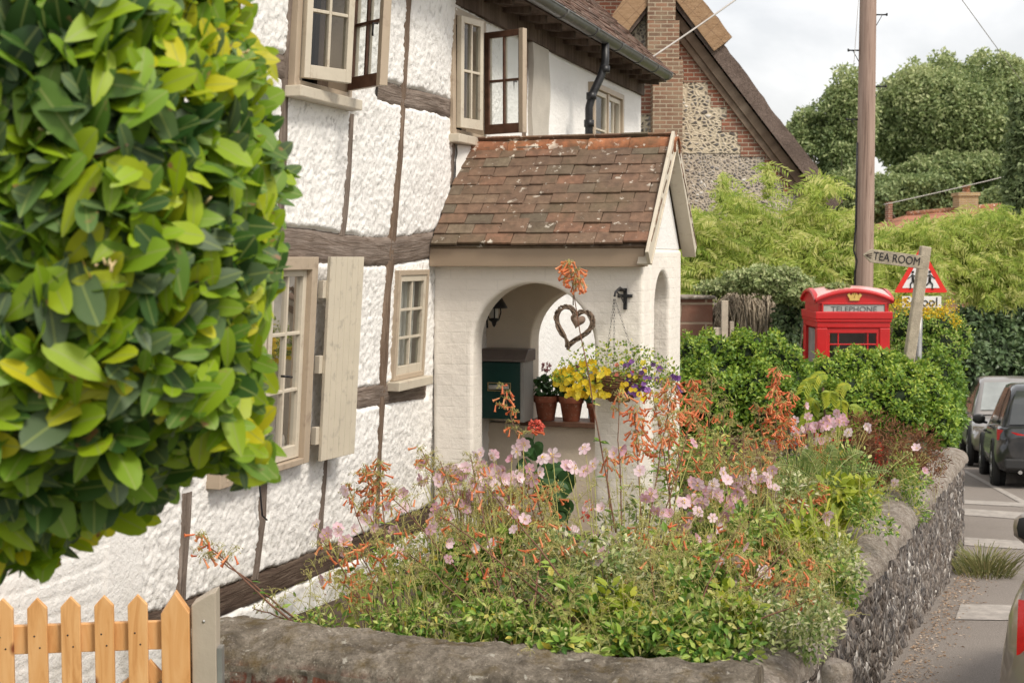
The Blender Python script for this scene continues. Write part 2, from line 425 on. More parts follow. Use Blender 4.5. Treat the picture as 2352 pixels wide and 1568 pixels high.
def m_ridge():
    nt = NT('netted_straw_ridge'); c = nt.coord(); s = sep(nt, c)
    k = nt.ramp(nt.noise(nt.coord((8, 8, 30)), 1, 5, .7), [(.3, (.30, .18, .10)), (.7, (.47, .31, .19))])
    g1 = nt.math('PINGPONG', nt.math('ADD', s[0], s[2]), .17); g2 = nt.math('PINGPONG', nt.math('SUBTRACT', s[0], s[2]), .17)
    ln = nt.math('LESS_THAN', nt.math('MINIMUM', g1, g2), .007)
    k = nt.mix(nt.math('MULTIPLY', ln, .6), k, (.16, .10, .07))
    b = nt.bump(nt.noise(nt.coord((8, 8, 30)), 3, 5, .7), .02, 1)
    return nt.done(nt.bsdf(k, .9, b, 0, .1))
M['straw'] = m_ridge()
def m_pine():
    nt = NT('new_pine'); c = nt.coord((9, 9, 1.1)); raw = nt.coord()
    a = attr(nt)
    off = nt.n('ShaderNodeVectorMath', operation='ADD'); nt.l(c, off.inputs[0]); nt.l(comb(nt, nt.math('MULTIPLY', a[2], 50), 0, a[2]), off.inputs[1])
    g = nt.noise(off.outputs[0], 2.2, 5, .6, 1.6)
    k = nt.ramp(g, [(.3, (.50, .235, .08)), (.48, (.66, .36, .145)), (.7, (.74, .45, .21))])
    k = nt.mix(nt.math('MULTIPLY', a[2], .35), k, (.52, .24, .07))
    kn = nt.vor(nt.coord((1, 1, .6)), 8.5, 'F1'); 
    k = nt.mix(nt.ramp(kn, [(.05, (1, 1, 1)), (.15, (0, 0, 0))]), k, (.20, .055, .02))
    b = nt.bump(g, .002, .6)
    return nt.done(nt.bsdf(k, .5, b, 0, .35))
M['pine'] = m_pine()
def m_pole():
    nt = NT('weathered_pole'); g = nt.noise(nt.coord((9, 9, .35)), 1.6, 6, .7, 1.5)
    k = nt.ramp(g, [(.3, (.13, .085, .065)), (.45, (.33, .235, .19)), (.7, (.46, .34, .28))])
    return nt.done(nt.bsdf(k, .85, nt.bump(g, .01, 1), 0, .2))
M['pole'] = m_pole()
def m_asphalt():
    nt = NT('asphalt'); c = nt.coord()
    k = nt.ramp(nt.noise(c, 160, 3, .7), [(.3, (.13, .11, .095)), (.55, (.25, .22, .195)), (.75, (.48, .43, .38))])
    k = nt.mix(nt.ramp(nt.noise(c, .9, 5), [(.35, (0, 0, 0)), (.7, (.5, .5, .5))]), k, (.30, .265, .235))
    return nt.done(nt.bsdf(k, .9, nt.bump(nt.noise(c, 120, 3), .008, 1), 0, .2))
M['asphalt'] = m_asphalt()
M['grass'] = m_simple('rough_grass', (.075, .10, .03), .9, .4, 1.2, .03, bscale=8)
M['soil'] = m_simple('garden_soil', (.075, .052, .035), .95, .4, 6, .02, bscale=14)
M['paint_road'] = m_simple('worn_road_paint', (.37, .335, .30), .8, .25, 9, .003, dirt=(.22, .20, .185), bscale=140)
M['dry_leaf'] = m_leaf('dry_leaf', [(0, (.22, .12, .06)), (.5, (.40, .27, .17)), (1, (.55, .45, .36))], .8, .1)
# ================================================================ camera, light, sky
cam_d = bpy.data.cameras.new('camera'); cam = bpy.data.objects.new('camera', cam_d); COL.objects.link(cam)
cam.location = (0, 0, 0); cam.rotation_euler = (pi/2-TH, 0, 0)
cam_d.sensor_width = 36; cam_d.lens = 36*F/2352; cam_d.clip_end = 2000; cam_d.clip_start = .05
cam_d.dof.use_dof = True; cam_d.dof.focus_distance = 7.8; cam_d.dof.aperture_fstop = 6.0
S.camera = cam
S.view_settings.view_transform = 'Standard'; S.view_settings.look = 'None'; S.view_settings.exposure = 0; S.view_settings.gamma = 1
SUN_EL, SUN_AZ = radians(50), radians(136)      # azimuth clockwise from +Y
W = bpy.data.worlds.new('World'); S.world = W; W.use_nodes = True
wt = W.node_tree; wt.nodes.clear()
wo = wt.nodes.new('ShaderNodeOutputWorld')
sky = wt.nodes.new('ShaderNodeTexSky'); sky.sky_type = 'NISHITA'; sky.sun_disc = False
sky.sun_elevation = SUN_EL; sky.sun_rotation = SUN_AZ
b1 = wt.nodes.new('ShaderNodeBackground'); b1.inputs[1].default_value = .05; sky.dust_density = 4; wt.links.new(sky.outputs[0], b1.inputs[0])
tc = wt.nodes.new('ShaderNodeTexCoord'); mp = wt.nodes.new('ShaderNodeMapping'); mp.inputs['Scale'].default_value = (3.0, 3.0, 5.2); mp.inputs['Location'].default_value = (3.2, 1.3, .4)
wt.links.new(tc.outputs['Generated'], mp.inputs[0])
nz = wt.nodes.new('ShaderNodeTexNoise'); nz.inputs['Scale'].default_value = 1.5; nz.inputs['Detail'].default_value = 7; nz.inputs['Roughness'].default_value = .52; nz.inputs['Distortion'].default_value = .25
wt.links.new(mp.outputs[0], nz.inputs[0])
cr = wt.nodes.new('ShaderNodeValToRGB'); cr.color_ramp.elements[0].position = .44; cr.color_ramp.elements[0].color = (.60, .59, .58, 1)
cr.color_ramp.elements[1].position = .64; cr.color_ramp.elements[1].color = (.96, .92, .865, 1)
e = cr.color_ramp.elements.new(.53); e.color = (.73, .71, .69, 1)
wt.links.new(nz.outputs[0], cr.inputs[0])
b2 = wt.nodes.new('ShaderNodeBackground'); b2.inputs[1].default_value = 1.26; wt.links.new(cr.outputs[0], b2.inputs[0])
ad = wt.nodes.new('ShaderNodeAddShader'); wt.links.new(b1.outputs[0], ad.inputs[0]); wt.links.new(b2.outputs[0], ad.inputs[1])
wt.links.new(ad.outputs[0], wo.inputs[0])
sd = bpy.data.lights.new('sun', 'SUN'); sd.energy = 2.9; sd.angle = radians(14); sd.color = (1, .93, .82)
so = bpy.data.objects.new('sun', sd); COL.objects.link(so)
dirv = Vector((sin(SUN_AZ)*cos(SUN_EL), cos(SUN_AZ)*cos(SUN_EL), sin(SUN_EL)))
so.rotation_euler = dirv.to_track_quat('Z', 'Y').to_euler()
# ================================================================ terrain
def gz(y):
    y = np.asarray(y, float)
    return -1.7-.085*np.clip(y, -12, 34)
ys = np.concatenate([np.arange(-30, 45, 1.5), [60, 100, 200, 400, 900]]); xs = np.concatenate([[-600, -200, -60, -30], np.arange(-15, 45, 3), [60, 200, 600]])
G = np.zeros((len(ys), len(xs), 3)); G[..., 0] = xs[None]; G[..., 1] = ys[:, None]; G[..., 2] = (gz(ys)-.02)[:, None]
mb = MB(); mb.grid(G); tag(mb.build('ground', M['grass']), None, None, kind='structure')
# street: wall face line X = -1.064 + .408 d
def face_x(d): return -1.064+.408*d
rows = []
for y in np.arange(-10, 44, 1.0):
    xl = face_x(y)-.1 if y < 13.5 else face_x(13.5)-.1+(y-13.5)*.3
    z = float(gz(y))
    rows.append([(xl, y, z), (xl+3, y, z), (xl+7, y, z), (xl+11, y, z)])
mb = MB(); mb.grid(np.array(rows)); tag(mb.build('road', M['asphalt']), None, None, kind='structure')
# painted bars and edge line on the road
def on_ground(px, py):
    d = ray(px, py); s = 1.7/(-d[2]-.085)
    p = d*s; return p
def bar(pts, name, label):
    m = MB(); q = [np.array([*on_ground(*p)[:2], 0]) for p in pts]
    for v in q: v[2] = float(gz(v[1]))+.006
    m.add(q, [(0, 1, 2, 3)], smooth=False)
    return tag(m.build(name, M['paint_road']), label, 'road marking', kind=None)
bar([(2194, 1423), (2330, 1425), (2330, 1390), (2206, 1388)], 'road_bar', 'wide pale bar across the tarmac nearest the camera, beside the silver car')
bar([(2215, 1252), (2352, 1262), (2352, 1243), (2215, 1234)], 'road_bar', 'faint pale bar on the tarmac just beyond the grass tuft')
bar([(2215, 1183), (2352, 1193), (2352, 1177), (2215, 1168)], 'road_bar', 'clear pale bar between the two fainter road bars')
bar([(2215, 1157), (2352, 1164), (2352, 1155), (2215, 1148)], 'road_bar', 'thin faint bar farthest up the road, below the white line')
m = MB(); q = [on_ground(*p) for p in [(2216, 1085), (2352, 1160), (2420, 1197), (2420, 1185), (2352, 1149), (2216, 1079)]]
q = [(v[0], v[1], float(gz(v[1]))+.007) for v in q]
m.add(q, [(0, 1, 4, 5), (1, 2, 3, 4)], smooth=False); tag(m.build('road_edge_line', M['paint_road']), 'long thin white line painted along the road beside the parked cars', 'road marking')
# garden soil
mb = MB(); n = 26
G = np.zeros((n, n, 3))
for i in range(n):
    u = i/(n-1)
    for k in range(n):
        w = k/(n-1)
        # along street w (local y), across u (local x)
        y = -4.35+w*(8.2+.0); x = 0.0+u*1
        wpt = J+AV*y
        # from facade to street wall inner face along NV
        p0 = wpt; t = 0
        s = (face_x(p0[1])-.35-p0[0])/(NV[0]-.408*NV[1])
        p = p0+NV*s*u
        G[i, k] = (p[0], p[1], -1.92-.03*max(0, p[1]-6)+.03*math.sin(7*u+5*w)*math.sin(11*w))
mb.grid(G, flip=True); tag(mb.build('garden_soil', M['soil']), None, None, kind='structure')

# ================================================================ cottage
cottage = root('cottage', 'white roughcast timber-framed cottage with beige windows and tiled arched porch', 'cottage', tuple(J), ANG)
def L(t, z, off=0.0): return np.array([off+lean(t)*z, t, z])
def pl(px, py, off=0.0): return pf(px, py, off)
# timbers: pixel survey converted to facade coordinates
timb = []   # (name, [(t,z)..], width m, label)
def T(pts, w, lab=None, mat='timber', w2=None): timb.append(([pl(*p) for p in pts], w+(.014 if w < .07 else .006), w2 or w, lab, mat))
T([(672, -60), (668, 0), (655, 180), (650, 380), (642, 540)], .036, 'crooked upright post left of the upstairs casement')
T([(942, -60), (937, 0), (928, 175), (918, 350), (904, 530), (893, 650), (885, 780), (878, 900), (869, 1040), (864, 1240)], .062, 'tall crooked upright post running the height of the facade', 'timber_brown')
T([(806, 262), (800, 400), (786, 542)], .030)
T([(1043, 300), (1041, 350), (1036, 428)], .024)
T([(1210, 72), (1206, 200), (1203, 330)], .055, None, 'timber_brown')
T([(746, 1055), (740, 1150), (731, 1262)], .032)
T([(606, 1070), (603, 1180), (584, 1330)], .045)
T([(431, 1130), (424, 1250), (415, 1385)], .042)
T([(866, 205), (930, 224), (1045, 252)], .098)
T([(625, 146), (672, 160)], .10)
T([(615, 555), (700, 562), (800, 575), (900, 578), (1005, 560)], .155, 'massive sagging cross beam above the ground floor windows')
T([(806, 917), (880, 905), (977, 893)], .105)
T([(330, 1450), (420, 1418), (500, 1385), (600, 1345), (700, 1305), (850, 1245), (1000, 1185)], .135, 'rotten sill beam along the foot of the wall', 'timber_dark')
def seg_dist(Tt, Zz, pts):
    best = np.full(Tt.shape, 9.0)
    for a, b in zip(pts[:-1], pts[1:]):
        ab = np.subtract(b, a); l2 = ab@ab
        u = np.clip(((Tt-a[0])*ab[0]+(Zz-a[1])*ab[1])/l2, 0, 1)
        best = np.minimum(best, np.hypot(Tt-(a[0]+u*ab[0]), Zz-(a[1]+u*ab[1])))
    return best
# windows (t0,t1,z0,z1)
def rect(x0, x1, y0, y1):
    ta, zb = pl(x0, y1); tb, zt = pl(x1, y0); return ta, tb, zb, zt
WIN = {}
t0 = pl(676, 215, .045)[0]; WIN['w1'] = (t0, t0+.72, .90, 1.98)
t0 = pl(1046, 300, .045)[0]; WIN['w2'] = (t0, t0+.70, .86, 1.74)
WIN['w3'] = (pl(1366, 250, .07)[0], pl(1434, 250, .07)[0], .80, 1.66)
ta = pl(723, 800, .085)[0]; WIN['w4'] = (ta-.98, ta, -1.14, 0.0)
ta, tb = pl(912, 740, .03)[0], pl(982, 740, .03)[0]; WIN['w5'] = (ta, tb, -.80, -.085)
# wall skin
tsA = np.arange(-5.6, 1.6, .0115); tsB = np.arange(1.6, 6.19, .045)
ts = np.concatenate([tsA, tsB, [6.19]]); zs = np.arange(-3.2, 1.84, .0115)
zs = np.concatenate([np.arange(-3.2, -2.1, .05), np.arange(-2.1, 1.84, .0115)])
TT, ZZ = np.meshgrid(ts, zs)
wv = (vn2(TT*9, ZZ*9, 3)-.5)*.022
dmin = np.full(TT.shape, 9.0)
for pts, w, w2, lab, mt in timb:
    dmin = np.minimum(dmin, seg_dist(TT, ZZ, pts)-w/2+wv+(vn2(TT*38, ZZ*38, 9)-.5)*.012)
dmin = dmin-.008; k = np.clip(dmin/.024, 0, 1); k = np.sqrt(1-(1-k)**2)
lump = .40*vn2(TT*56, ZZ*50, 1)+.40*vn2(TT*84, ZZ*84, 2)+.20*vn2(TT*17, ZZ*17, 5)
lump2 = lump**1.6
slopey = np.clip((TT-1.1)/.8, 0, 1)
amp = .0115*(1-.75*slopey)
# smooth pilaster and painted brick at the near end
brickz = (TT < pl(235, 1350)[0])
pil = (TT >= pl(235, 1350)[0]) & (TT < pl(322, 1350)[0])
amp = np.where(brickz | pil, .0015, amp)
# plinth under the sill beam is smoother
sill_t = [p[0] for p in timb[-1][0]]; sill_z = [p[1] for p in timb[-1][0]]
sz = np.interp(TT, sill_t, sill_z)
amp = np.where((ZZ < sz-.05), .004, amp)
off = -.022+.034*k+amp*(lump2-.3)*k*2+(vn2(TT*1.7, ZZ*1.7, 8)-.5)*.03*k
bz = ZZ+.01*(vn2(TT*4, ZZ*4, 12)-.5)
row = np.floor(bz/.078); u_ = (TT+(row % 2)*.115)/.23
jd = np.minimum(np.abs(bz/.078-np.round(bz/.078))*.078, np.abs(u_-np.round(u_))*.23)
off = np.where(brickz, off-.0055*np.clip(1-jd/.010, 0, 1)+.004*(vn2(TT*8, ZZ*8, 4)-.5), off)
off = np.where(pil, off+.012, off)
LE = np.vectorize(lean)(ts)[None]
G = np.stack([off+LE*ZZ, TT, ZZ], -1)
ct = (ts[:-1]+ts[1:])/2; cz = (zs[:-1]+zs[1:])/2
mask = np.ones((len(cz), len(ct)), bool)
for a, b, c, d in WIN.values():
    mask &= ~((ct[None] > a+.02) & (ct[None] < b-.02) & (cz[:, None] > c+.02) & (cz[:, None] < d-.02))
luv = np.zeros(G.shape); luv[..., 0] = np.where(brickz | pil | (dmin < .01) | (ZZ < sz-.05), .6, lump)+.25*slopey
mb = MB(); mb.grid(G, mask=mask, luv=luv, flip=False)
# end and back walls (plain)
def quad(m, pts, mi=0): m.add(pts, [tuple(range(len(pts)))], luv=[(.7, 0, 0)]*len(pts), mi=mi, smooth=False)
quad(mb, [(.02, 6.19, -3.4), (.02, 6.19, 1.84), (-2.6, 6.19, 4.2), (-5.2, 6.19, 1.84), (-5.2, 6.19, -3.4)][::-1])
quad(mb, [(-.35, -5.6, -3.4), (.1, -5.6, 1.84), (-2.6, -5.6, 4.2), (-5.2, -5.6, 1.84), (-5.2, -5.6, -3.4)])
quad(mb, [(-5.2, -5.6, -3.4), (-5.2, 6.19, -3.4), (-5.2, 6.19, 1.84), (-5.2, -5.6, 1.84)][::-1])
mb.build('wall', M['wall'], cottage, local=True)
def timber_strip(pts, w, w2, mat, label):
    m = MB()
    pts = np.array(pts); sgl = np.hypot(*(pts[1:]-pts[:-1]).T); cs = np.concatenate([[0], np.cumsum(sgl)])
    n = max(4, int(cs[-1]/.018)); s_ = np.linspace(0, cs[-1], n)
    X = np.interp(s_, cs, pts[:, 0]); Y = np.interp(s_, cs, pts[:, 1])
    tg = np.stack([np.gradient(X), np.gradient(Y)], 1); tg /= np.linalg.norm(tg, axis=1)[:, None]; nr = np.stack([-tg[:, 1], tg[:, 0]], 1)
    K = 9; vs = np.linspace(-1, 1, K)
    G = np.zeros((n, K, 3)); LU = np.zeros((n, K, 3)); sd_ = random.randint(0, 999)
    for j, v in enumerate(vs):
        ww = (w/2+.022)
        t = X+nr[:, 0]*v*ww; z = Y+nr[:, 1]*v*ww
        o = .006*(1-abs(v)**3)+.008*(vn2(s_*7, v*6*np.ones(n), sd_)-.5)+.006*(vn2(s_*3, v*22*np.ones(n), sd_+1)-.5)
        if abs(v) == 1: o = o*0-.03
        G[:, j] = np.stack([o+np.array([lean(q) for q in t])*z, t, z], 1)
        LU[:, j] = np.stack([s_+sd_, v*ww*np.ones(n)+sd_ % 7, np.zeros(n)], 1)
    nn = (G[1, 4]-G[0, 4]); cc = np.cross(nn, G[0, 5]-G[0, 4])
    m.grid(G, luv=LU, flip=bool(cc[0] < 0) ^ True)
    o = m.build('timber_beam', M[mat], cottage, local=True)
    if label: o['label'] = label
for pts, w, w2, lab, mt in timb: timber_strip(pts, w, w2, mt, lab)
# smooth raised fillet of plaster beside the porch roof, and the flat grey painted post upstairs
Lf = [pl(1045, 332), pl(1038, 420), pl(1019, 480), pl(994, 548)]; Rt = [pl(1100, 345), pl(1090, 412), pl(1074, 464), pl(1046, 560)]
G = np.zeros((40, 10, 3))
for i in range(40):
    f = i/39*3; a = min(2, int(f)); g = f-a
    l0 = np.array(Lf[a])*(1-g)+np.array(Lf[a+1])*g; r0 = np.array(Rt[a])*(1-g)+np.array(Rt[a+1])*g
    for j in range(10):
        v = j/9; wob = .012*(vn2(np.array([i*.35]), np.array([j*.7]), 5)[0]-.5)
        q = l0*(1-v)+r0*v; G[i, j] = L(q[0], q[1], .020+.055*math.sin(min(1, v*1.6)*pi/2)+wob)
mb = MB(); mb.grid(G, flip=True); mb.build('plaster_fillet', M['plaster_smooth'], cottage, local=True)
mb = MB(); a, b = pl(1222, 200)[0], pl(1247, 200)[0]
G = np.array([[L(t, z, .045+.008*math.sin(z*9+t*3)) for t in np.linspace(a-.12, b+.05, 5)] for z in np.linspace(.6, 1.79, 20)]); mb.grid(G)
G2 = G[:, -1:].repeat(2, 1).copy(); G2[:, 1, 0] -= .05; mb.grid(G2); G2 = G[:, :1].repeat(2, 1).copy(); G2[:, 0, 0] -= .05; mb.grid(G2)
mb.build('painted_post', m_simple('grey_limewash', (.50, .46, .40), .85, .1, 5, .004), cottage, local=True)

# ---------------------------------------------------------------- windows
def wbox(m, t, z, o, mi=0, base=None):     # box on facade plane; z axis follows the lean
    tm = base if base is not None else (t[0]+t[1])/2
    l = lean(tm)
    m.box((0, 0, 0), (1, 0, 0), (0, 1, 0), (l, 0, 1), o, t, z, mi)
def sash(parent, hinge_t, z0, z1, s, side, ang, cols, rows, off=.02, rail=.045, brown=False, inner='curtain'):
    """side=+1 hinge at near end, leaf runs to +t; side=-1 hinge at far end"""
    l = lean(hinge_t); ph = radians(ang)
    e = np.array([sin(ph), side*cos(ph), 0]); mo = np.array([cos(ph), -side*sin(ph), 0]); up = np.array([l, 0, 1])
    o = np.array([off, hinge_t, 0.])
    def add(m, a, b, c): m.box(o, mo, e, up, c, a, b)
    st = .042
    for layer in ((('sash', 'beige_light', (0, .022)), ('sash_inner', 'sash_brown', (-.020, 0))) if brown else (('sash', 'beige_light', (-.018, .022)),)):
        m = MB(); c = layer[2]
        add(m, (0, st), (z0, z1), c); add(m, (s-st, s), (z0, z1), c)
        add(m, (st, s-st), (z0, z0+rail+.025), c); add(m, (st, s-st), (z1-rail, z1), c)
        gw = .018; gc = (c[0]+.003, c[1]-.004) if not brown else (c[0]+.002, c[1]-.002)
        for i in range(1, cols):
            x = st+(s-2*st)*i/cols; add(m, (x-gw/2, x+gw/2), (z0+rail+.025, z1-rail), gc)
        for i in range(1, rows):
            z = z0+rail+.025+(z1-z0-2*rail-.025)*i/rows
            for q in range(cols):
                xa = st+(s-2*st)*q/cols+(gw/2 if q else 0); xb = st+(s-2*st)*(q+1)/cols-(gw/2 if q < cols-1 else 0)
                add(m, (xa, xb), (z-gw/2, z+gw/2), (gc[0]+.001, gc[1]-.001))
        m.build(layer[0], M[layer[1]], parent, bevel=.003, local=True)
    if brown:
        m = MB(); add(m, (s-.034, s+.004), (z0-.003, z1+.003), (-.026, .026)); m.build('meeting_stile', M['beige'], parent, bevel=.003, local=True)
    m = MB(); pa = [o+e*x+up*z+mo*.001 for x, z in ((st, z0+rail), (s-st, z0+rail), (s-st, z1-rail), (st, z1-rail))]
    m.add(pa, [(0, 1, 2, 3)], smooth=False); m.build('glass', M['glass'], parent, local=True)
    return o, e, mo, up
def window(key, label, sashes, frame_w=.055, sill=True, curt='curtain', proud=.045, mull=None, gap=.0, cpos=-.10):
    t0, t1, z0, z1 = WIN[key]; w = MB()
    base = (t0+t1)/2
    def wb(t, z, o, mi=0): wbox(w, t, z, o, mi, base)
    wb((t0, t0+frame_w), (z0, z1), (-.10, proud)); wb((t1-frame_w, t1), (z0, z1), (-.10, proud))
    wb((t0+frame_w, t1-frame_w), (z1-frame_w, z1), (-.10, proud)); wb((t0+frame_w, t1-frame_w), (z0, z0+.035), (-.10, proud))
    if mull: 
        for q in mull: wb((q-.024, q+.024), (z0+.035, z1-frame_w), (-.10, proud-.012))
    f = w.build('window', M['beige'], cottage, bevel=.004, local=True); f['label'] = label
    if sill:
        m = MB(); wbox(m, (t0-.035, t1+.03), (z0-.062, z0-.002), (-.02, proud+.055), base=base)
        m.build('sill', M['beige_light'], f, bevel=.006, local=True)
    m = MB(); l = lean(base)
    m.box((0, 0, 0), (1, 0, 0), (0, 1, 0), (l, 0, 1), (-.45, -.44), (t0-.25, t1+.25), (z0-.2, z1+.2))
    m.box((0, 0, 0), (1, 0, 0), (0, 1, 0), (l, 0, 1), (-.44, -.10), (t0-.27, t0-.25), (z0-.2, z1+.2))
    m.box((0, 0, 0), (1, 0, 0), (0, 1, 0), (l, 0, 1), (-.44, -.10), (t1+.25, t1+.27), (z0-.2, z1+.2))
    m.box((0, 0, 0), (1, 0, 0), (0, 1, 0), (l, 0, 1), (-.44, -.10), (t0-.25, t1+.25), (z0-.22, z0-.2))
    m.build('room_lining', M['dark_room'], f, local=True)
    for (a, b, mt) in (curt if isinstance(curt, list) else [(t0, t1, curt)]):
        m = MB(); n = int((b-a)/.008)+2; q = np.linspace(a, b, n); zz = np.linspace(z0, z1, 3)
        G = np.array([[(cpos+l*z+.016*math.sin(x*95)+.008*math.sin(x*41), x, z) for x in q] for z in zz]); m.grid(G); m.build('curtain', M[mt], f, local=True)
    out = []
    for sd_ in sashes: out.append(sash(f, **sd_))
    return f, out
t0, t1, z0, z1 = WIN['w1']
w1, so1 = window('w1', 'nearer upstairs window with both leaded casements swung open', [
    dict(hinge_t=t0+.055, z0=z0+.045, z1=z1-.06, s=.34, side=1, ang=22, cols=2, rows=3, off=.055),
    dict(hinge_t=t1-.055, z0=z0+.045, z1=z1-.06, s=.34, side=-1, ang=57, cols=2, rows=3, off=.055, brown=True)], curt=[(t0+.05, t0+.36, 'curtain'), (t1-.2, t1-.04, 'curtain_dark')], mull=None)
t0, t1, z0, z1 = WIN['w2']
w2, so2 = window('w2', 'middle upstairs window under the eaves with one casement open', [
    dict(hinge_t=t0+.055, z0=z0+.045, z1=z1-.06, s=.30, side=1, ang=12, cols=2, rows=2, off=.05),
    dict(hinge_t=t1-.04, z0=z0+.045, z1=z1-.09, s=.35, side=-1, ang=72, cols=2, rows=2, off=.055, brown=True)], curt=[(t0+.05, t0+.33, 'net'), (t1-.1, t1-.04, 'curtain_dark')])
t0, t1, z0, z1 = WIN['w3']
mid = (t0+t1)/2
w3, _ = window('w3', 'far upstairs window behind the downpipe', [
    dict(hinge_t=t0+.055, z0=z0+.04, z1=z1-.06, s=mid-t0-.08, side=1, ang=0, cols=1, rows=2, off=.02),
    dict(hinge_t=t1-.055, z0=z0+.04, z1=z1-.06, s=t1-mid-.08, side=-1, ang=0, cols=2, rows=2, off=.02)], curt='net', mull=[mid], proud=.07)
t0, t1, z0, z1 = WIN['w4']
w4, _ = window('w4', 'ground floor casement window beside the shutter', [
    dict(hinge_t=t0+.07, z0=z0+.04, z1=z1-.06, s=.41, side=1, ang=0, cols=2, rows=3, off=.03),
    dict(hinge_t=t1-.07, z0=z0+.04, z1=z1-.06, s=.41, side=-1, ang=0, cols=2, rows=3, off=.03)], frame_w=.07, curt=[(t0+.05, t0+.5, 'curtain'), (t1-.36, t1-.05, 'curtain_dark')], proud=.085, sill=False)
m = MB(); wbox(m, (t1+.001, t1+.10), (z0+.01, z1-.03), (-.01, .028), base=t1); m.build('gap_shade', M['timber_dark'], w4, local=True)  # dark strip standing in for the shade between frame and shutter
m = MB()
hp = [L(*pl(578, 1080), .04), L(*pl(580, 1150), .05), L(*pl(583, 1182), .05), L(*pl(590, 1192), .06)]
m.tube(hp, .005); m.build('stay_hook', M['black_iron'], w4, local=True)
t0, t1, z0, z1 = WIN['w5']
w5, _ = window('w5', 'small six pane window between the tall post and the porch', [
    dict(hinge_t=t0+.03, z0=z0+.02, z1=z1-.03, s=t1-t0-.06, side=1, ang=0, cols=2, rows=3, off=.0)], frame_w=.035, curt='net', proud=.03, cpos=-.06)
# notice in its bottom pane
m = MB(); l = lean(t0)
m.box((0, 0, 0), (1, 0, 0), (0, 1, 0), (l, 0, 1), (-.024, -.022), (t0+.085, t0+.19), (z0+.10, z0+.28)); nt_ = m.build('window_notice', M['plaster_smooth'], w5, local=True)
m = MB(); m.tube([(-.020+l*(z0+.235)+0, t0+.137+.014*cos(a), z0+.235+.026*sin(a)) for a in np.linspace(0, 2*pi, 17)], .004, n=4); m.build('oval_mark', M['black_iron'], w5, local=True)
# handles
m = MB(); hx = WIN['w4']; z = -.62
m.tube([(.09+0*z, hx[1]-.47, z), (.115, hx[1]-.47, z), (.115, hx[1]-.40, z-.01)], .007); m.build('handle', M['black_iron'], w4, local=True)
for wv_, so_, off_z in ((w1, so1[1], 1.28), (w2, so2[1], 1.27)):
    o, e, mo, up = so_; p = o+e*.30+up*off_z-mo*.03
    m = MB(); m.tube([p, p-mo*.03, p-mo*.03-up*.07], .006); m.build('handle', M['black_iron'], wv_, local=True)
# shutter opened back against the wall
t0 = pl(752, 600, .10)[0]; t1s = pl(829, 600, .14)[0]; l = lean(t0)
e = np.array([.04, t1s-t0, 0]); SWd = np.linalg.norm(e); e /= SWd; mo = np.array([e[1], -e[0], 0]); o = np.array([.10, t0, 0]); m = MB()
for i in range(6):
    m.box(o, mo, e, (l, 0, 1), (0, .022), (i*SWd/6+.0008, (i+1)*SWd/6-.0006), (-1.145, 0))
sh = m.build('shutter', m_simple('shutter_paint', (.56, .50, .395), .6, .06, 5, .001, dirt=(.36, .32, .26)), cottage, bevel=.003, local=True)
sh['label'] = 'boarded beige shutter folded back from the ground floor window'
m = MB()
for z in (-.18, -.60, -1.0):
    m = MB(); m.box(o, mo, e, (l, 0, 1), (-.035, .0), (-.03, .06), (z-.05, z+.05))
    m.build('hinge_block', M['beige_light'], sh, bevel=.003, local=True)
# ---------------------------------------------------------------- main roof, gutter, downpipe
def vtiles(m, o, du, dn, ds, nu, nc, tw, exp, tl, th, jit=.004, x0=None):
    """courses from eave up: o eave corner, du along, ds up slope, dn outward normal"""
    O = []; U = []; Wn = []; R = []; 
    for c in range(nc):
        sh_ = (c % 2)*tw/2+random.uniform(-.01, .01)
        sag = 0
        for i in range(-1, nu+1):
            u0 = i*tw+sh_; u1 = u0+tw-.003
            lo = x0(c) if x0 else 0; hi = nu*tw
            u0c, u1c = max(u0, lo), min(u1, hi)
            if u1c-u0c < .02: continue
            base = np.asarray(o)+ds*(c*exp+random.uniform(-jit, jit))+dn*random.uniform(0, .009)
            tilt = dn*(-.02)+ds
            tilt = tilt+du*random.uniform(-.012, .012)
            lift = random.uniform(0, .007)
            wav = .004*math.sin(u0*6+c*1.3)
            m.box(base+dn*(.010+lift), du, tilt-dn*.055, dn, (u0c, u1c), (wav, tl), (0, th), rnd=random.random())
dn = np.array([.68, 0, .73]); dn /= np.linalg.norm(dn); ds = np.array([-.73, 0, .68]); ds /= np.linalg.norm(ds)
mb = MB()
vtiles(mb, (.36, -1.5, 1.97), np.array([0, 1., 0]), dn, ds, 46, 36, .17, .10, .15, .013, .006)
mb.build('roof', M['tile_old'], cottage, local=True)
roof = [o for o in COL.objects if o.name == 'roof'][0]
mb = MB()
mb.box((0, 0, 0), (0, 1, 0), ds, dn, (-5.8, 6.28), (0, 4.0), (-.02, .0)); 
for v in mb.V: v += np.array([.36, 0, 1.97])
d2 = np.array([.73, 0, .68]); n2 = np.array([-.68, 0, .73])
k = MB(); k.box((-5.5, 0, 1.97), (0, 1, 0), d2, n2, (-5.8, 6.28), (0, 3.98), (-.02, .0))
mb.V += k.V; mb.luv += k.luv; mb.Fq += [f+8 for f in k.Fq]; mb.mi += k.mi; mb.sm += k.sm; mb.n += 8
mb.build('roof_board', M['tile_old'], roof, local=True)
mb = MB()
mb.box((0, 0, 0), (1, 0, 0), (0, 1, 0), (0, 0, 1), (-.05, .30), (-5.6, 6.2), (1.90, 1.93))
mb.box((0, 0, 0), (1, 0, 0), (0, 1, 0), (0, 0, 1), (.01, .055), (.3, 6.2), (1.76, 1.90))
for y in np.arange(-5.4, 6.2, .42):
    mb.box((0, y, 0), (1, 0, -.12), (0, 1, 0), (0, 0, 1), (-.02, .27), (-.03, .03), (1.875, 1.935))
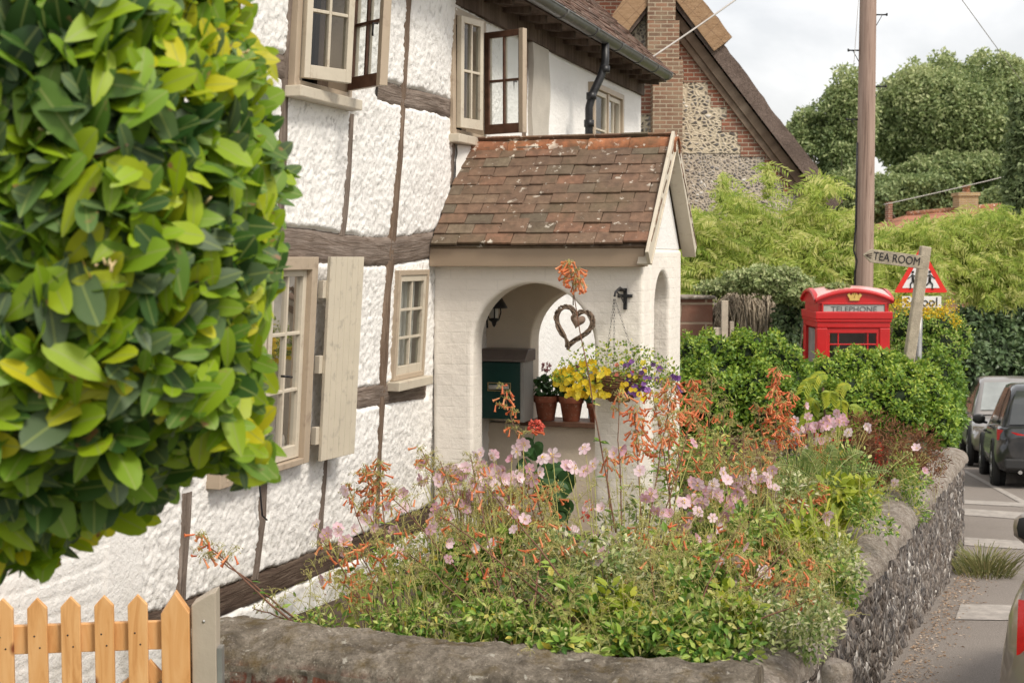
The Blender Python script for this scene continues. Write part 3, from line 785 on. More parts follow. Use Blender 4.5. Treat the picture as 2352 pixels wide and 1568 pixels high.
mb.build('eaves_timber', M['timber_dark'], cottage, local=True)
def half_gutter(m, x, z, y0, y1, r):
    n = 10; an = np.linspace(pi, 2*pi, n)
    for rr, fl in ((r, False), (r-.006, True)):
        G = np.array([[(x+rr*cos(a), y, z+rr*sin(a)) for a in an] for y in (y0, y1)]); m.grid(G, flip=fl)
    for y in (y0, y1):
        m.add([(x+r*cos(a), y, z+r*sin(a)) for a in an], [tuple(range(n))], smooth=False)
mb = MB(); half_gutter(mb, .37, 1.945, -5.6, 5.88, .062)
mb.tube([(.37+.062, -5.6, 1.945), (.37+.062, 5.88, 1.945)], .007)
for y in (.9, 1.8, 2.75, 3.65, 4.5, 5.2, 5.86):
    an = np.linspace(pi*.97, 2.03*pi, 12)
    G = np.array([[(.37+.069*cos(a), y+dy, 1.945+.069*sin(a)) for a in an] for dy in (-.022, .022)]); mb.grid(G)
    for dy in (-.022, .022): mb.add([(.37+.069*cos(a), y+dy, 1.945+.069*sin(a)) for a in an], [tuple(range(12))], smooth=False)
mb.build('gutter', M['gutter'], cottage, local=True)
tp = pl(1353, 250, .25)[0]
mb = MB(); g0 = (.37, tp+.1, 1.90)
mb.tube([g0, (.37, tp+.1, 1.72), (.34, tp+.07, 1.60), (.28, tp+.01, 1.44), (.25, tp, 1.32), (.25, tp, -.0)], .036, n=12)
for z in (1.66, 1.42, 1.18): mb.tube([(.37 if z > 1.6 else (.27 if z > 1.3 else .25), tp+(.09 if z > 1.6 else 0), z-.03), (.37 if z > 1.6 else (.27 if z > 1.3 else .25), tp+(.09 if z > 1.6 else 0), z+.03)], .046, n=12)
mb.build('downpipe', M['black_iron'], cottage, local=True)

# ================================================================ porch (local cottage axes)
PW, PD = 1.46, 1.27         # projection from facade, width along street
pm = MB()
import bmesh
def arch_panel(name, ox, ux, thick_dir, width, z0, z1, a0, a1, spring, parent, mat, th=.22, bev=.03, z0_arch=None, sub=0):
    """panel along ux from ox with an arch notch a0..a1 open to the bottom"""
    ox = np.asarray(ox, float); ux = np.asarray(ux, float); td = np.asarray(thick_dir, float)
    r = (a1-a0)/2; c = (a0+a1)/2
    pts = [(0, z0), (a0, z0)]+[(c-r*cos(t), spring+r*sin(t)) for t in np.linspace(0, pi, 28)]+[(a1, z0), (width, z0), (width, z1), (0, z1)]
    bm = bmesh.new()
    f = [bm.verts.new(ox+ux*u+np.array([0, 0, z])) for u, z in pts]
    b = [bm.verts.new(ox+ux*u+np.array([0, 0, z])+td*th) for u, z in pts]
    bm.faces.new(f); bm.faces.new(b[::-1])
    n = len(pts)
    for i in range(n): bm.faces.new((f[i], b[i], b[(i+1) % n], f[(i+1) % n]))
    bmesh.ops.recalc_face_normals(bm, faces=bm.faces)
    me = bpy.data.meshes.new(name); bm.to_mesh(me); bm.free(); me.materials.append(M[mat])
    o = bpy.data.objects.new(name, me); COL.objects.link(o); o.parent = parent
    bv = o.modifiers.new('bevel', 'BEVEL'); bv.width = bev; bv.segments = 4; bv.limit_method = 'ANGLE'; bv.angle_limit = radians(40)
    for p in me.polygons: p.use_smooth = False
    return o
zf = -2.45
porch = arch_panel('porch', (-.02, 0, 0), (1, 0, 0), (0, 1, 0), PW+.02, zf, .06, .290, 1.148, -.605, cottage, 'pbrick')
porch['label'] = 'white painted brick porch with round arches'
arch_panel('front_wall', (PW-.235, .225, 0), (0, 1, 0), (1, 0, 0), PD-.23, zf, .055, .135, .645, -.36, porch, 'pbrick', th=.234)
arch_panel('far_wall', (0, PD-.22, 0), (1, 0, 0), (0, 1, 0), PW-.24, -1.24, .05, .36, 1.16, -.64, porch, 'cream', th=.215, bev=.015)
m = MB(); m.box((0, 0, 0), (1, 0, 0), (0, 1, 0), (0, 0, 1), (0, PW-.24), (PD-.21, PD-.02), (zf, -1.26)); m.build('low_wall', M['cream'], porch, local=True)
m = MB(); m.box((0, 0, 0), (1, 0, 0), (0, 1, 0), (0, 0, 1), (.3, PW-.25), (PD-.30, PD+.02), (-1.262, -1.225)); m.build('ledge', M['sash_brown'], porch, bevel=.004, local=True)
m = MB(); m.box((0, 0, 0), (1, 0, 0), (0, 1, 0), (0, 0, 1), (.03, .075), (.24, .31), (zf, .04)); m.build('door_frame', m_simple('door_frame_paint', (.20, .14, .095), .6, .1, 5, .001), porch, bevel=.004, local=True)
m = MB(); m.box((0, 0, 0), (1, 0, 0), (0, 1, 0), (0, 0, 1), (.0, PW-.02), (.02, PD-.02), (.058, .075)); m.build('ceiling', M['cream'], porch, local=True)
# gable infill on the street side
m = MB(); zr = .80
m.add([(PW-.015, .02, .055), (PW-.015, PD-.02, .055), (PW-.015, PD/2, zr-.06), (PW-.2, .02, .055), (PW-.2, PD-.02, .055), (PW-.2, PD/2, zr-.06)], [(0, 1, 2), (5, 4, 3), (0, 2, 5, 3), (1, 4, 5, 2)], luv=[(.5, 0, 0)]*6, smooth=False)
m.build('gable', M['wall'], porch, local=True)
# fascia boards
m = MB()
m.box((0, 0, 0), (1, 0, 0), (0, 1, 0), (0, 0, 1), (.0, PW+.03), (-.115, -.09), (-.065, .072))
m.box((0, 0, 0), (1, 0, 0), (0, 1, 0), (0, 0, 1), (.0, PW+.03), (-.09, .0), (-.062, -.045))
m.build('fascia', M['fascia'], porch, bevel=.004, local=True)
eave_y, eave_z, ry, rz = -.13, .068, PD/2, .80
sv = np.array([0, ry-eave_y, rz-eave_z]); sl = np.linalg.norm(sv); sv = sv/sl; nv = np.array([0, -sv[2], sv[1]])
RX0, RX1 = .02, PW+.085
m = MB()
nt_ = 8; tw = (RX1-RX0)/nt_
vtiles(m, np.array([RX0, eave_y, eave_z]), np.array([1., 0, 0]), nv, sv, nt_, 11, tw, .098, .145, .020, .006)
pr = m.build('porch_roof', M['tile'], porch, bevel=.003, seg=1, local=True)
sv2 = np.array([0, -sv[1], sv[2]]); nv2 = np.array([0, nv[1]*-1, nv[2]])
m = MB()
vtiles(m, np.array([RX1, 2*ry-eave_y, eave_z]), np.array([-1., 0, 0]), nv2, sv2, nt_, 11, tw, .098, .145, .014, .004)
m.box((0, eave_y, eave_z), (1, 0, 0), sv, nv, (RX0, RX1-.01), (0, sl), (-.018, 0)); m.box((0, 2*ry-eave_y, eave_z), (1, 0, 0), sv2, nv2, (RX0, RX1-.01), (0, sl), (-.018, 0))
m.build('far_roof_slope', M['tile'], porch, local=True)
for i in range(5):
    m = MB(); x0 = RX0+.03+i*.295; n = 9; an = np.linspace(-.12*pi, 1.12*pi, n)
    rr = .088+.004*(i % 2)
    x1 = x0+.293
    if i == 4: x1 = RX1+.012
    xs_ = np.linspace(x0, x1, 6)
    for r_, fl in ((rr, True), (rr-.014, False)):
        G = np.array([[(x, ry+r_*1.05*cos(a)+.004*math.sin(i*3+x*9), rz-.05+r_*.95*sin(a)+.004*math.sin(i*5+x*14)) for a in an] for x in xs_]); m.grid(G, flip=fl, luv=np.full(G.shape, random.random()))
    for x in (x0, x1):
        q = [(x, ry+rr*1.05*cos(a), rz-.05+rr*.95*sin(a)) for a in an]+[(x, ry+(rr-.014)*1.05*cos(a), rz-.05+(rr-.014)*.95*sin(a)) for a in an]
        m.add(q, [(j, j+1, n+j+1, n+j) for j in range(n-1)], luv=[(0, 0, .4)]*len(q), smooth=False)
    m.build('ridge_tile', M['ridge_tile'], porch, local=True)
# bargeboards on the street gable
for sgn in (-1, 1):
    m = MB(); y0 = ry+sgn*(PD/2+ (.125 if sgn < 0 else .06)); z0 = -.085 if sgn < 0 else -.08
    top = np.array([PW+.06, ry, rz-.02]); bot = np.array([PW+.06, y0, eave_z-.07 if sgn < 0 else eave_z-.02])
    d = top-bot; ln = np.linalg.norm(d); d /= ln; nn = np.array([0, d[2], -d[1]])*(1 if sgn > 0 else -1)
    m.box(bot, d, nn*1, (1, 0, 0), (-.05, ln+(.02 if sgn < 0 else 0)), (-.005, .10) if True else 0, (0, .022))
    m.box(bot, d, nn*1, (1, 0, 0), (-.05, ln), (-.02, -.006), (-.07, .03))
    m.build('bargeboard', M['beige_light'], porch, bevel=.003, local=True)
# ================================================================ garden walls, gate
def rough_grid(G, amp, sc, seed=0):
    """push vertices along the grid normal by value noise"""
    du = np.gradient(G, axis=0); dv = np.gradient(G, axis=1); N = np.cross(du, dv); N /= (np.linalg.norm(N, axis=2)[..., None]+1e-9)
    h, w = G.shape[:2]
    U = np.cumsum(np.concatenate([np.zeros((1, w)), np.linalg.norm(np.diff(G, axis=0), axis=2)]), 0)
    V = np.cumsum(np.concatenate([np.zeros((h, 1)), np.linalg.norm(np.diff(G, axis=1), axis=2)], 1), 1)
    n = sum(a*(vn2(U*s+seed, V*s+seed, seed+i)-.5) for i, (a, s) in enumerate(zip(amp, sc)))
    return G+N*n[..., None]
FW0 = np.array([-1.196, 5.707]); FW1 = np.array([.90, 5.022])     # garden-side top edge of the front wall
fd = (FW1-FW0)/np.linalg.norm(FW1-FW0); fn = np.array([fd[1], -fd[0]])   # towards the camera
fw_rot = atan2(fd[1], fd[0])
fw = root('front_garden_wall', 'low lichened stone and red brick garden wall with rounded top beside the gate', 'wall', (float(FW0[0]), float(FW0[1]), -1.46), fw_rot)
Lw = float(np.linalg.norm(FW1-FW0))
prof = [(0, -1.0), (0, -.5), (0, -.1), (-.008, -.045), (-.03, -.012), (-.07, 0), (-.15, .012), (-.24, .008), (-.32, -.008), (-.38, -.035), (-.42, -.08), (-.435, -.14), (-.43, -.20), (-.41, -.23), (-.405, -.27), (-.405, -.5), (-.405, -1.0)]
prof = np.array(prof)
pc = np.concatenate([[0], np.cumsum(np.hypot(*(prof[1:]-prof[:-1]).T))]); q = np.arange(0, pc[-1], .012)
py_ = np.interp(q, pc, prof[:, 0]); pz_ = np.interp(q, pc, prof[:, 1])
xs_ = np.arange(-.01, Lw+.02, .012)
G = np.zeros((len(q), len(xs_), 3)); G[..., 0] = xs_[None]; G[..., 1] = py_[:, None]; G[..., 2] = pz_[:, None]
G[..., 2] += .012*np.sin(xs_*2.1)[None]-.01*(xs_[None] > .9)*0
G = rough_grid(G, (.045, .026, .018, .009), (3.5, 9, 22, 50), 3)
m = MB(); m.grid(G, flip=False)
for x in (0, -1):
    e_ = G[:, x]; c_ = np.array([e_[:, 0].mean(), -.2, -.3]); n_ = len(e_)
    m.add(np.vstack([e_, c_]), [((i, i+1, n_) if x == -1 else (i+1, i, n_)) for i in range(n_-1)], smooth=False)
m.build('stonework', M['stone'], fw, local=True)
# street wall of flint
sw = root('street_wall', 'long flint wall with rounded cement coping between the flower bed and the road', 'wall', (face_x(4.75), 4.75, 0), -atan2(.408, 1))
SL = (12.9-4.75)*math.hypot(1, .408)
ys_ = np.arange(0, SL, .022)
def topz(s):   # s along wall
    d = 4.75+s/math.hypot(1, .408)
    return np.interp(d, [4.7, 6.4, 8, 9.5, 11.7, 12.9], [-1.51, -1.53, -1.575, -1.61, -1.70, -1.76])
def face_prof(n):
    return np.linspace(-3.2, -.13, n)
# face (local x = 0 towards the road, garden is -x)
zz = np.arange(0, 1, 1/60)
def wallgrid(x, z_lo, z_hi_off, n, amp, sc, seed, flip):
    G = np.zeros((n, len(ys_), 3)); G[..., 1] = ys_[None]; G[..., 0] = x
    hi = topz(ys_)+z_hi_off
    t = np.linspace(0, 1, n)[:, None]
    G[..., 2] = z_lo*(1-t)+hi[None]*t
    G[..., 0] += (-.03*t)*(1 if x == 0 else 0)
    return rough_grid(G, amp, sc, seed), flip
m = MB(); G, f = wallgrid(0, -3.1, -.10, 70, (.03, .035), (8, 20), 5, False); G[..., 0] = np.where(G[..., 0] > .03, .03, G[..., 0]); m.grid(G, flip=True)
G, f = wallgrid(-.36, -3.1, -.06, 12, (.03,), (6,), 7, True); m.grid(G)
e1 = ys_[-1]; t_ = float(topz(e1))
m.add([(-.36, e1, -3.1), (.0, e1, -3.1), (-.02, e1, t_-.1), (-.36, e1, t_-.08)], [(0, 1, 2, 3)], smooth=False)
t_ = float(topz(0)); m.add([(-.36, 0, -3.1), (.0, 0, -3.1), (-.02, 0, t_-.1), (-.36, 0, t_-.08)], [(3, 2, 1, 0)], smooth=False)
m.build('flint_face', M['flint'], sw, local=True)
an = np.linspace(0, pi, 18)
G = np.zeros((18, len(ys_), 3)); G[..., 1] = ys_[None]; G[..., 0] = (-.165+.185*np.cos(an))[:, None]; G[..., 2] = topz(ys_)[None]-.12+(.12*np.sin(an)**.8)[:, None]
G = rough_grid(G, (.028, .018, .012), (5, 16, 38), 9)
m = MB(); m.grid(G, flip=False)
for x in (0, -1):
    e_ = G[:, x]; m.add(e_, [tuple(range(18))[::(1 if x == 0 else -1)]], smooth=False)
cp = m.build('coping', M['coping'], sw, local=True)
# little stone post at the corner
p = P(1921, 1518, 4.62)
st = root('stone_post', 'short weathered stone post stub at the corner of the flint wall', 'post', tuple(p), .2)
m = MB(); pr_ = [(.0, 0.0), (.03, .001), (.043, -.006), (.05, -.03), (.047, -.08), (.05, -.12), (.052, -.3), (.06, -.9)]
m.lathe((0, 0, 0), pr_, 16); 
v = m.V[0]; v += .012*np.stack([vn2(v[:, 2]*20+v[:, 0]*40, v[:, 1]*40, 1), vn2(v[:, 2]*20, v[:, 0]*40, 2), vn2(v[:, 0]*30, v[:, 1]*30, 3)], 1)-.006
m.build('post_stone', M['coping'], st, local=True)
# leaf litter, gravel, weeds at the wall foot
m = MB(); N = 1500
s_ = np.random.rand(N)**1.0*8.0; d_ = 4.75+s_/1.08; xo = np.abs(np.random.randn(N))*.12+.03
O = np.stack([face_x(d_)+xo, d_-xo*.4, gz(d_)+.012], 1)
tplf = ([(0, 0, 0), (.5, .5, .12), (1, 0, 0), (.5, -.5, .1)], [(0, 3, 2), (0, 2, 1)])
Wv = np.array([0, 0, 1.])+np.random.randn(N, 3)*.35; Uv = np.random.randn(N, 3)*[1, 1, .1]
m.scatter(tplf, O, Uv, Wv, np.random.uniform(.012, .034, N), np.random.uniform(.008, .018, N), np.random.rand(N))
tag(m.build('leaf_litter', M['dry_leaf']), 'dry brown fallen leaves lying along the foot of the flint wall', 'leaf litter', kind='stuff')

# ---------------------------------------------------------------- gate
gd = 5.12
gp = P(400, 1400, gd)
gate = root('picket_gate', 'new varnished pine picket gate with pointed pales and a diagonal brace', 'gate', (float(P(437, 1400, gd)[0]), gd, 0), .13)
def gx(px): return (px-437)/F*gd*.985
def gzv(py): return (590-py)/F*gd
def pale(x0, x1, ztop, zbot, y0, y1, tipfrac=.5, name='pale', drop=None):
    m = MB(); w = x1-x0; dr = drop or w*.55
    out = [(x0, zbot), (x1, zbot), (x1, ztop-dr), ((x0+x1)/2, ztop), (x0, ztop-dr)]
    fr = [(x, y0, z) for x, z in out]; bk = [(x, y1, z) for x, z in out]
    f = [(0, 1, 2, 3, 4), (9, 8, 7, 6, 5)]+[(i, i+5, (i+1) % 5+5, (i+1) % 5) for i in range(5)]
    m.add(fr+bk, f, luv=[(0, 0, random.random())]*10, smooth=False)
    r = random.random()
    m.luv[-1][:, 2] = r
    return m.build(name, M['pine'], gate, bevel=.003, local=True)
for a, b, t in ((-85, -41, 1365), (-10, 36, 1366), (68, 112, 1367), (143, 187, 1366), (219, 263, 1366), (295, 340, 1366)):
    pale(gx(a), gx(b), gzv(t), -2.36, -.025, -.003)
    for fz, fx in ((1455, .35), (1482, .62)):
        m = MB(); m.lathe((gx(a)+(gx(b)-gx(a))*fx, -.0252, gzv(fz)), [(.0035, 0), (.003, .0012), (0, .0016)], 8, axis=[[1, 0, 0], [0, 0, 1], [0, -1, 0]]); m.build('nail', M['black_iron'], gate, local=True)
pale(gx(371), gx(436), gzv(1364), -2.40, -.03, .035, name='stile', drop=.078)
pale(gx(-170), gx(-110), gzv(1364), -2.40, -.03, .035, name='stile', drop=.078)
for y0, y1 in ((1434, 1500), (1760, 1825)):
    m = MB(); m.box((0, 0, 0), (1, 0, 0), (0, 1, 0), (0, 0, 1), (gx(-112), gx(370)), (0, .028), (gzv(y1), gzv(y0))); m.build('rail', M['pine'], gate, bevel=.003, local=True)
m = MB(); a = np.array([gx(372), 0, gzv(1500)]); b = np.array([gx(-100), 0, gzv(1880)]); d = (a-b); ln = np.linalg.norm(d); d /= ln; n_ = np.array([-d[2], 0, d[0]])
m.box(b, d, (0, 1, 0), n_, (.05, ln-.06), (.002, .026), (-.085, .0)); m.build('brace', M['pine'], gate, bevel=.003, local=True)
gpost = root('gate_post', 'beige painted gate post with sloping cut top between gate and stone wall', 'post', (float(P(438, 1400, gd)[0])+.002, gd+.03, 0), .05)
m = MB(); w = .090; out = [(0, -2.5), (w, -2.5), (w, gzv(1366)), (w*.72, gzv(1372)), (0, gzv(1397))]
fr = [(x, -.04, z) for x, z in out]; bk = [(x, .06, z) for x, z in out]
m.add(fr+bk, [(0, 1, 2, 3, 4), (9, 8, 7, 6, 5)]+[(i, i+5, (i+1) % 5+5, (i+1) % 5) for i in range(5)], luv=[(0, 0, .4)]*10, smooth=False)
m.build('post_board', m_simple('post_paint', (.40, .345, .275), .55, .08, 5, .001), gpost, bevel=.004, local=True)
m = MB(); m.box((0, 0, 0), (1, 0, 0), (0, 1, 0), (0, 0, 1), (w+.001, w+.02), (-.035, .02), (-2.4, gzv(1500))); m.build('side_strip', M['steel'], gpost, local=True)
m = MB(); m.lathe((w*.5, -.04, gzv(1435)), [(.006, 0), (.005, -.003), (0, -.004)], 10, axis=[[1, 0, 0], [0, 0, 1], [0, 1, 0]]); m.build('bolt', M['steel'], gpost, local=True)

# ================================================================ things on and in the porch (local cottage axes)
def croot(name, label, cat, x, y, z, group=None):
    w = J+NV*x+AV*y; return root(name, label, cat, (float(w[0]), float(w[1]), float(z)), ANG, group)
def near_x(px):    # local x on the porch's camera-facing wall
    d = ray(px, 600); A = np.array([[NV[0], -d[0]], [NV[1], -d[1]]]); return np.linalg.solve(A, -J[:2])[0]
# mailbox
M['mail_green'] = m_simple('dark_green_enamel', (.012, .055, .045), .3, .15, 4, .0006)
M['brass'] = m_simple('aged_brass', (.55, .42, .22), .35, .2, 20, .001, metal=.7)
M['hood_grey'] = m_simple('grey_brown_metal', (.16, .13, .115), .45, .15, 8, .001)
mbx = croot('mailbox', 'dark green wall mailbox with grey sloping hood inside the porch arch', 'mailbox', .06, .74, -1.19)
m = MB(); m.box((0, 0, 0), (1, 0, 0), (0, 1, 0), (0, 0, 1), (0, .315), (0, .22), (0, .42)); m.build('box_front', M['mail_green'], mbx, bevel=.006, local=True)
m = MB(); m.box((0, 0, 0), (1, 0, 0), (0, 1, 0), (0, 0, 1), (.316, .345), (-.004, .23), (-.02, .455)); m.build('side_panel', m_simple('pale_grey_enamel', (.33, .32, .30), .4, .1, 5, .001), mbx, bevel=.005, local=True)
m = MB(); v = [(-.02, -.03, .425), (.36, -.03, .425), (.36, -.03, .44), (-.02, -.03, .44), (-.02, .06, .51), (.36, .06, .51), (.36, .24, .51), (-.02, .24, .51), (-.02, .24, .425), (.36, .24, .425)]
m.add(v, [(0, 1, 2, 3), (3, 2, 5, 4), (4, 5, 6, 7), (7, 6, 9, 8), (0, 8, 9, 1), (1, 9, 6, 5, 2), (0, 3, 4, 7, 8)], smooth=False); m.build('hood', M['hood_grey'], mbx, bevel=.004, local=True)
m = MB()
for a, b, c, d in ((.065, .245, .205, .212), (.065, .245, .262, .269), (.065, .072, .212, .262), (.238, .245, .212, .262)):
    m.box((0, 0, 0), (1, 0, 0), (0, 1, 0), (0, 0, 1), (a, b), (-.008, .0), (c, d))
m.build('slot_frame', M['brass'], mbx, bevel=.001, local=True)
m = MB(); m.tube([(.08, -.012, .235), (.23, -.012, .238)], .017, n=10); m.build('newspaper', M['net'], mbx, local=True)
# lantern
ln_ = croot('porch_lantern', 'black iron lantern with conical hood hanging in the porch', 'lantern', .215, .62, -.28)
m = MB(); m.lathe((0, 0, 0), [(.012, .07), (.022, .065), (.030, .05), (.05, .0), (.075, -.045), (.098, -.085), (.098, -.091), (.05, -.086), (.0, -.08)], 20); m.build('hood', M['black_iron'], ln_, local=True)
m = MB()
for a in range(4):
    c, s_ = cos(a*pi/2+.4), sin(a*pi/2+.4); m.tube([(.045*c, .045*s_, -.08), (.05*c, .05*s_, -.12), (.035*c, .035*s_, -.17)], .005)
m.lathe((0, 0, 0), [(0, -.16), (.035, -.165), (.042, -.175), (.02, -.19), (.012, -.215), (.0, -.23)], 12)
m.tube([(0, 0, .06), (0, 0, .3)], .008); m.tube([(-.05, 0, -.1), (-.055, .0, -.17), (-.052, 0, -.235)], .007); m.tube([(.02, 0, .16), (.04, 0, .13), (.045, 0, .09), (.03, 0, .07)], .007)
m.build('cage', M['black_iron'], ln_, local=True)
m = MB(); m.lathe((0, 0, 0), [(.028, -.085), (.034, -.12), (.025, -.16)], 12); m.build('lantern_glass', M['net'], ln_, local=True)
# wicker heart
M['wicker'] = m_simple('grey_brown_wicker', (.17, .12, .085), .9, .5, 40, .004)
hx_ = near_x(1322)
hr = croot('heart_wreath', 'twig heart wreath with a small fabric heart hanging in the arch', 'wreath', hx_, -.055, -.30)
def heart(t, w, h):
    x = 16*sin(t)**3/17*w/2; z = (13*cos(t)-5*cos(2*t)-2*cos(3*t)-cos(4*t))/17*h/2; return x, z
m = MB(); tw_ = radians(14)
for i in range(13):
    ph = random.random()*6; pts = []
    for t in np.linspace(0, 2*pi, 60):
        x, z = heart(t, .27+random.uniform(-.004, .004), .31); a = ph+t*(3+i % 3)
        x += .013*cos(a); z += .013*sin(a); y = .014*sin(a*1.3)
        X = x*cos(tw_)+z*sin(tw_); Z = -x*sin(tw_)+z*cos(tw_)-.15
        pts.append((X, y, Z))
    m.tube(pts, .0045, n=5, cap=False)
m.build('twig_frame', M['wicker'], hr, local=True)
m = MB(); pts = [heart(t, .105, .11) for t in np.linspace(0, 2*pi, 30)[:-1]]
fr = [(x*cos(tw_)+z*sin(tw_)+.03, .012, -x*sin(tw_)+z*cos(tw_)-.12) for x, z in pts]; bk = [(x, y-.022, z) for x, y, z in fr]; c0 = (.03, .02, -.125); c1 = (.03, -.018, -.125); n = len(fr)
m.add(fr+bk+[c0, c1], [(i, (i+1) % n, 2*n) for i in range(n)]+[((i+1) % n+n, i+n, 2*n+1) for i in range(n)]+[(i, i+n, (i+1) % n+n, (i+1) % n) for i in range(n)])
m.build('small_heart', m_simple('brown_felt', (.24, .17, .13), .95, .3, 40, .003), hr, local=True)
m = MB(); m.tube([(0.0, 0, -.02), (0.0, 0, .09)], .004); m.build('hanging_cord', M['wicker'], hr, local=True)
# terracotta pots
M['terracotta'] = m_simple('terracotta', (.27, .085, .045), .8, .25, 14, .002, dirt=(.42, .28, .2))
M['geranium_leaf'] = m_leaf('geranium_leaf', [(0, (.025, .075, .02)), (.6, (.05, .13, .03)), (1, (.11, .22, .05))], .5, .2)
M['pink_petal'] = m_leaf('pink_petal', [(0, (.55, .17, .20)), (.5, (.65, .28, .30)), (1, (.75, .42, .42))], .6, .3)
M['red_petal'] = m_leaf('red_petal', [(0, (.60, .07, .05)), (.5, (.75, .12, .08)), (1, (.85, .25, .18))], .6, .3)
TPL_SM = ([(0, 0, 0), (.4, .5, .10), (1, 0, -.06), (.4, -.5, .10)], [(0, 3, 2), (0, 2, 1)])
TPL_MD = ([(0, 0, 0), (.25, .36, .05), (.25, 0, 0), (.25, -.36, .05), (.55, .48, .03), (.55, 0, -.03), (.55, -.48, .03), (.85, .24, -.04), (.85, 0, -.09), (.85, -.24, -.04), (1.05, 0, -.15)],
          [(0, 2, 1), (0, 3, 2), (1, 2, 5, 4), (2, 3, 6, 5), (4, 5, 8, 7), (5, 6, 9, 8), (7, 8, 10), (8, 9, 10)])
def rdir(N, up=0.0):
    v = np.random.randn(N, 3); v[:, 2] += up; return v/np.linalg.norm(v, axis=1)[:, None]
def ball_leaves(m, c, r, N, ln, wd, up=.4, tpl=TPL_MD, mi=0, shell=.6):
    d = rdir(N, 0); rr = np.random.uniform(shell, 1, N)**.6
    O = np.asarray(c)+d*np.asarray(r)*rr[:, None]
    U = d*.7+rdir(N)*.6; W_ = d+np.array([0, 0, up])+rdir(N)*.45
    m.scatter(tpl, O, U, W_, np.random.uniform(.7, 1.2, N)*ln, np.random.uniform(.8, 1.2, N)*wd, np.random.rand(N), mi)
def pot_plant(name, label, x, y, z, rad, hh, heads, group):
    r_ = croot(name, label, 'potted plant', x, y, z, group)
    m = MB(); m.lathe((0, 0, 0), [(0, 0), (rad*.66, 0), (rad*.9, hh*.72), (rad, hh*.73), (rad*1.04, hh), (rad*.93, hh), (rad*.86, hh*.85), (0, hh*.85)], 28); m.build('pot', M['terracotta'], r_, bevel=.002, seg=1, local=True)
    m = MB()
    for k in range(6):
        a = random.random()*6.3; p0 = np.array([.02*cos(a), .02*sin(a), hh*.8]); p1 = p0+np.array([.045*cos(a), .045*sin(a), random.uniform(.06, .16)]); m.tube([p0, (p0+p1)/2+[0, 0, .01], p1], .004)
        ball_leaves(m, p1, (.038, .038, .03), 16, .045, .045, .8)
    ball_leaves(m, (0, 0, hh+.06), (.085, .085, .07), 34, .05, .048, .8)
    for hx, hz in heads: m.tube([(0, 0, hh), (hx*.6, 0, hz*.6+hh*.4), (hx, 0, hz)], .0035)
    m.build('foliage', M['geranium_leaf'], r_, local=True)
    for hx, hz in heads:
        m = MB(); ball_leaves(m, (hx, 0, hz+.02), (.036, .036, .026), 60, .022, .018, .3, TPL_SM); m.build('flower_head', M['pink_petal'], r_, local=True)
zl = -1.2245
def lx(px, y):
    d = ray(px, 600); o = (J+AV*y)[:2]; A = np.array([[NV[0], -d[0]], [NV[1], -d[1]]]); return float(np.linalg.solve(A, -o)[0])
yl = PD-.19
pot_plant('potted_geranium', 'left terracotta pot of pink geranium on the porch ledge, tall single flower head', lx(1255, yl), yl, zl-.0, .094, .185, [(.0, .38)], 'terracotta pots on the porch ledge')
pot_plant('potted_geranium', 'middle terracotta pot of geranium on the porch ledge with flowers above right', lx(1313, yl), yl, zl-.0, .094, .185, [(.06, .36), (.10, .335), (.02, .37)], 'terracotta pots on the porch ledge')
pot_plant('potted_geranium', 'terracotta pot half hidden behind the arch pier at the right of the ledge', lx(1372, yl), yl, zl, .075, .14, [(.0, .30)], 'terracotta pots on the porch ledge')
# hanging basket
bxl = lx(1424, -.21)
bk_ = croot('hanging_basket', 'wicker hanging basket overflowing with yellow and purple flowers on the porch pier', 'hanging basket', bxl, -.21, -.80)
m = MB(); m.lathe((0, 0, 0), [(0, -.13), (.06, -.125), (.11, -.09), (.145, -.03), (.155, .02), (.15, .04), (.12, .03), (0, .02)], 30); m.build('bowl', M['wicker'], bk_, local=True)
m = MB()
for z in np.arange(-.125, .045, .014):
    r_ = float(np.interp(z, [-.13, -.125, -.09, -.03, .02, .04], [.02, .06, .11, .145, .155, .15]))+.004
    pts = [(r_*cos(a)+.002*sin(a*9), r_*sin(a), z+.003*sin(a*11+z*300)) for a in np.linspace(0, 2*pi, 40)]; m.tube(pts, .006, n=5, cap=False)
m.build('weave', m_simple('brown_willow', (.20, .10, .05), .8, .4, 30, .003), bk_, local=True)
M['basket_leaf'] = m_leaf('basket_leaf', [(0, (.08, .17, .02)), (.5, (.26, .38, .04)), (.85, (.46, .52, .06)), (1, (.72, .62, .04))], .5, .3)
M['yellow_petal'] = m_leaf('yellow_petal', [(0, (.78, .50, .01)), (.5, (.86, .65, .02)), (1, (.90, .76, .08))], .5, .3)
M['purple_petal'] = m_leaf('purple_petal', [(0, (.09, .02, .13)), (.5, (.17, .05, .28)), (1, (.32, .12, .45))], .6, .2)
rim = near_x(1270); 
m = MB(); N = 1900
u = np.random.uniform(-1, 1, N); th_ = np.random.uniform(0, 2*pi, N); rr = np.random.rand(N)**.5
X = .40*u-.02; Y = .20*rr*np.sin(th_)-.02; env = np.sqrt(np.clip(1-(u)**2, 0, 1))
Z = .05+(.20*env+.02)*rr*np.cos(th_)*np.where(np.cos(th_) > 0, 1, .45)-.03*u**2
O = np.stack([X, Y, Z], 1); m.scatter(TPL_SM, O, rdir(N, .4), rdir(N, .7)+np.array([0, -.3, 0]), np.random.uniform(.016, .034, N), np.random.uniform(.010, .018, N), np.random.rand(N))
m.build('foliage', M['basket_leaf'], bk_, local=True)
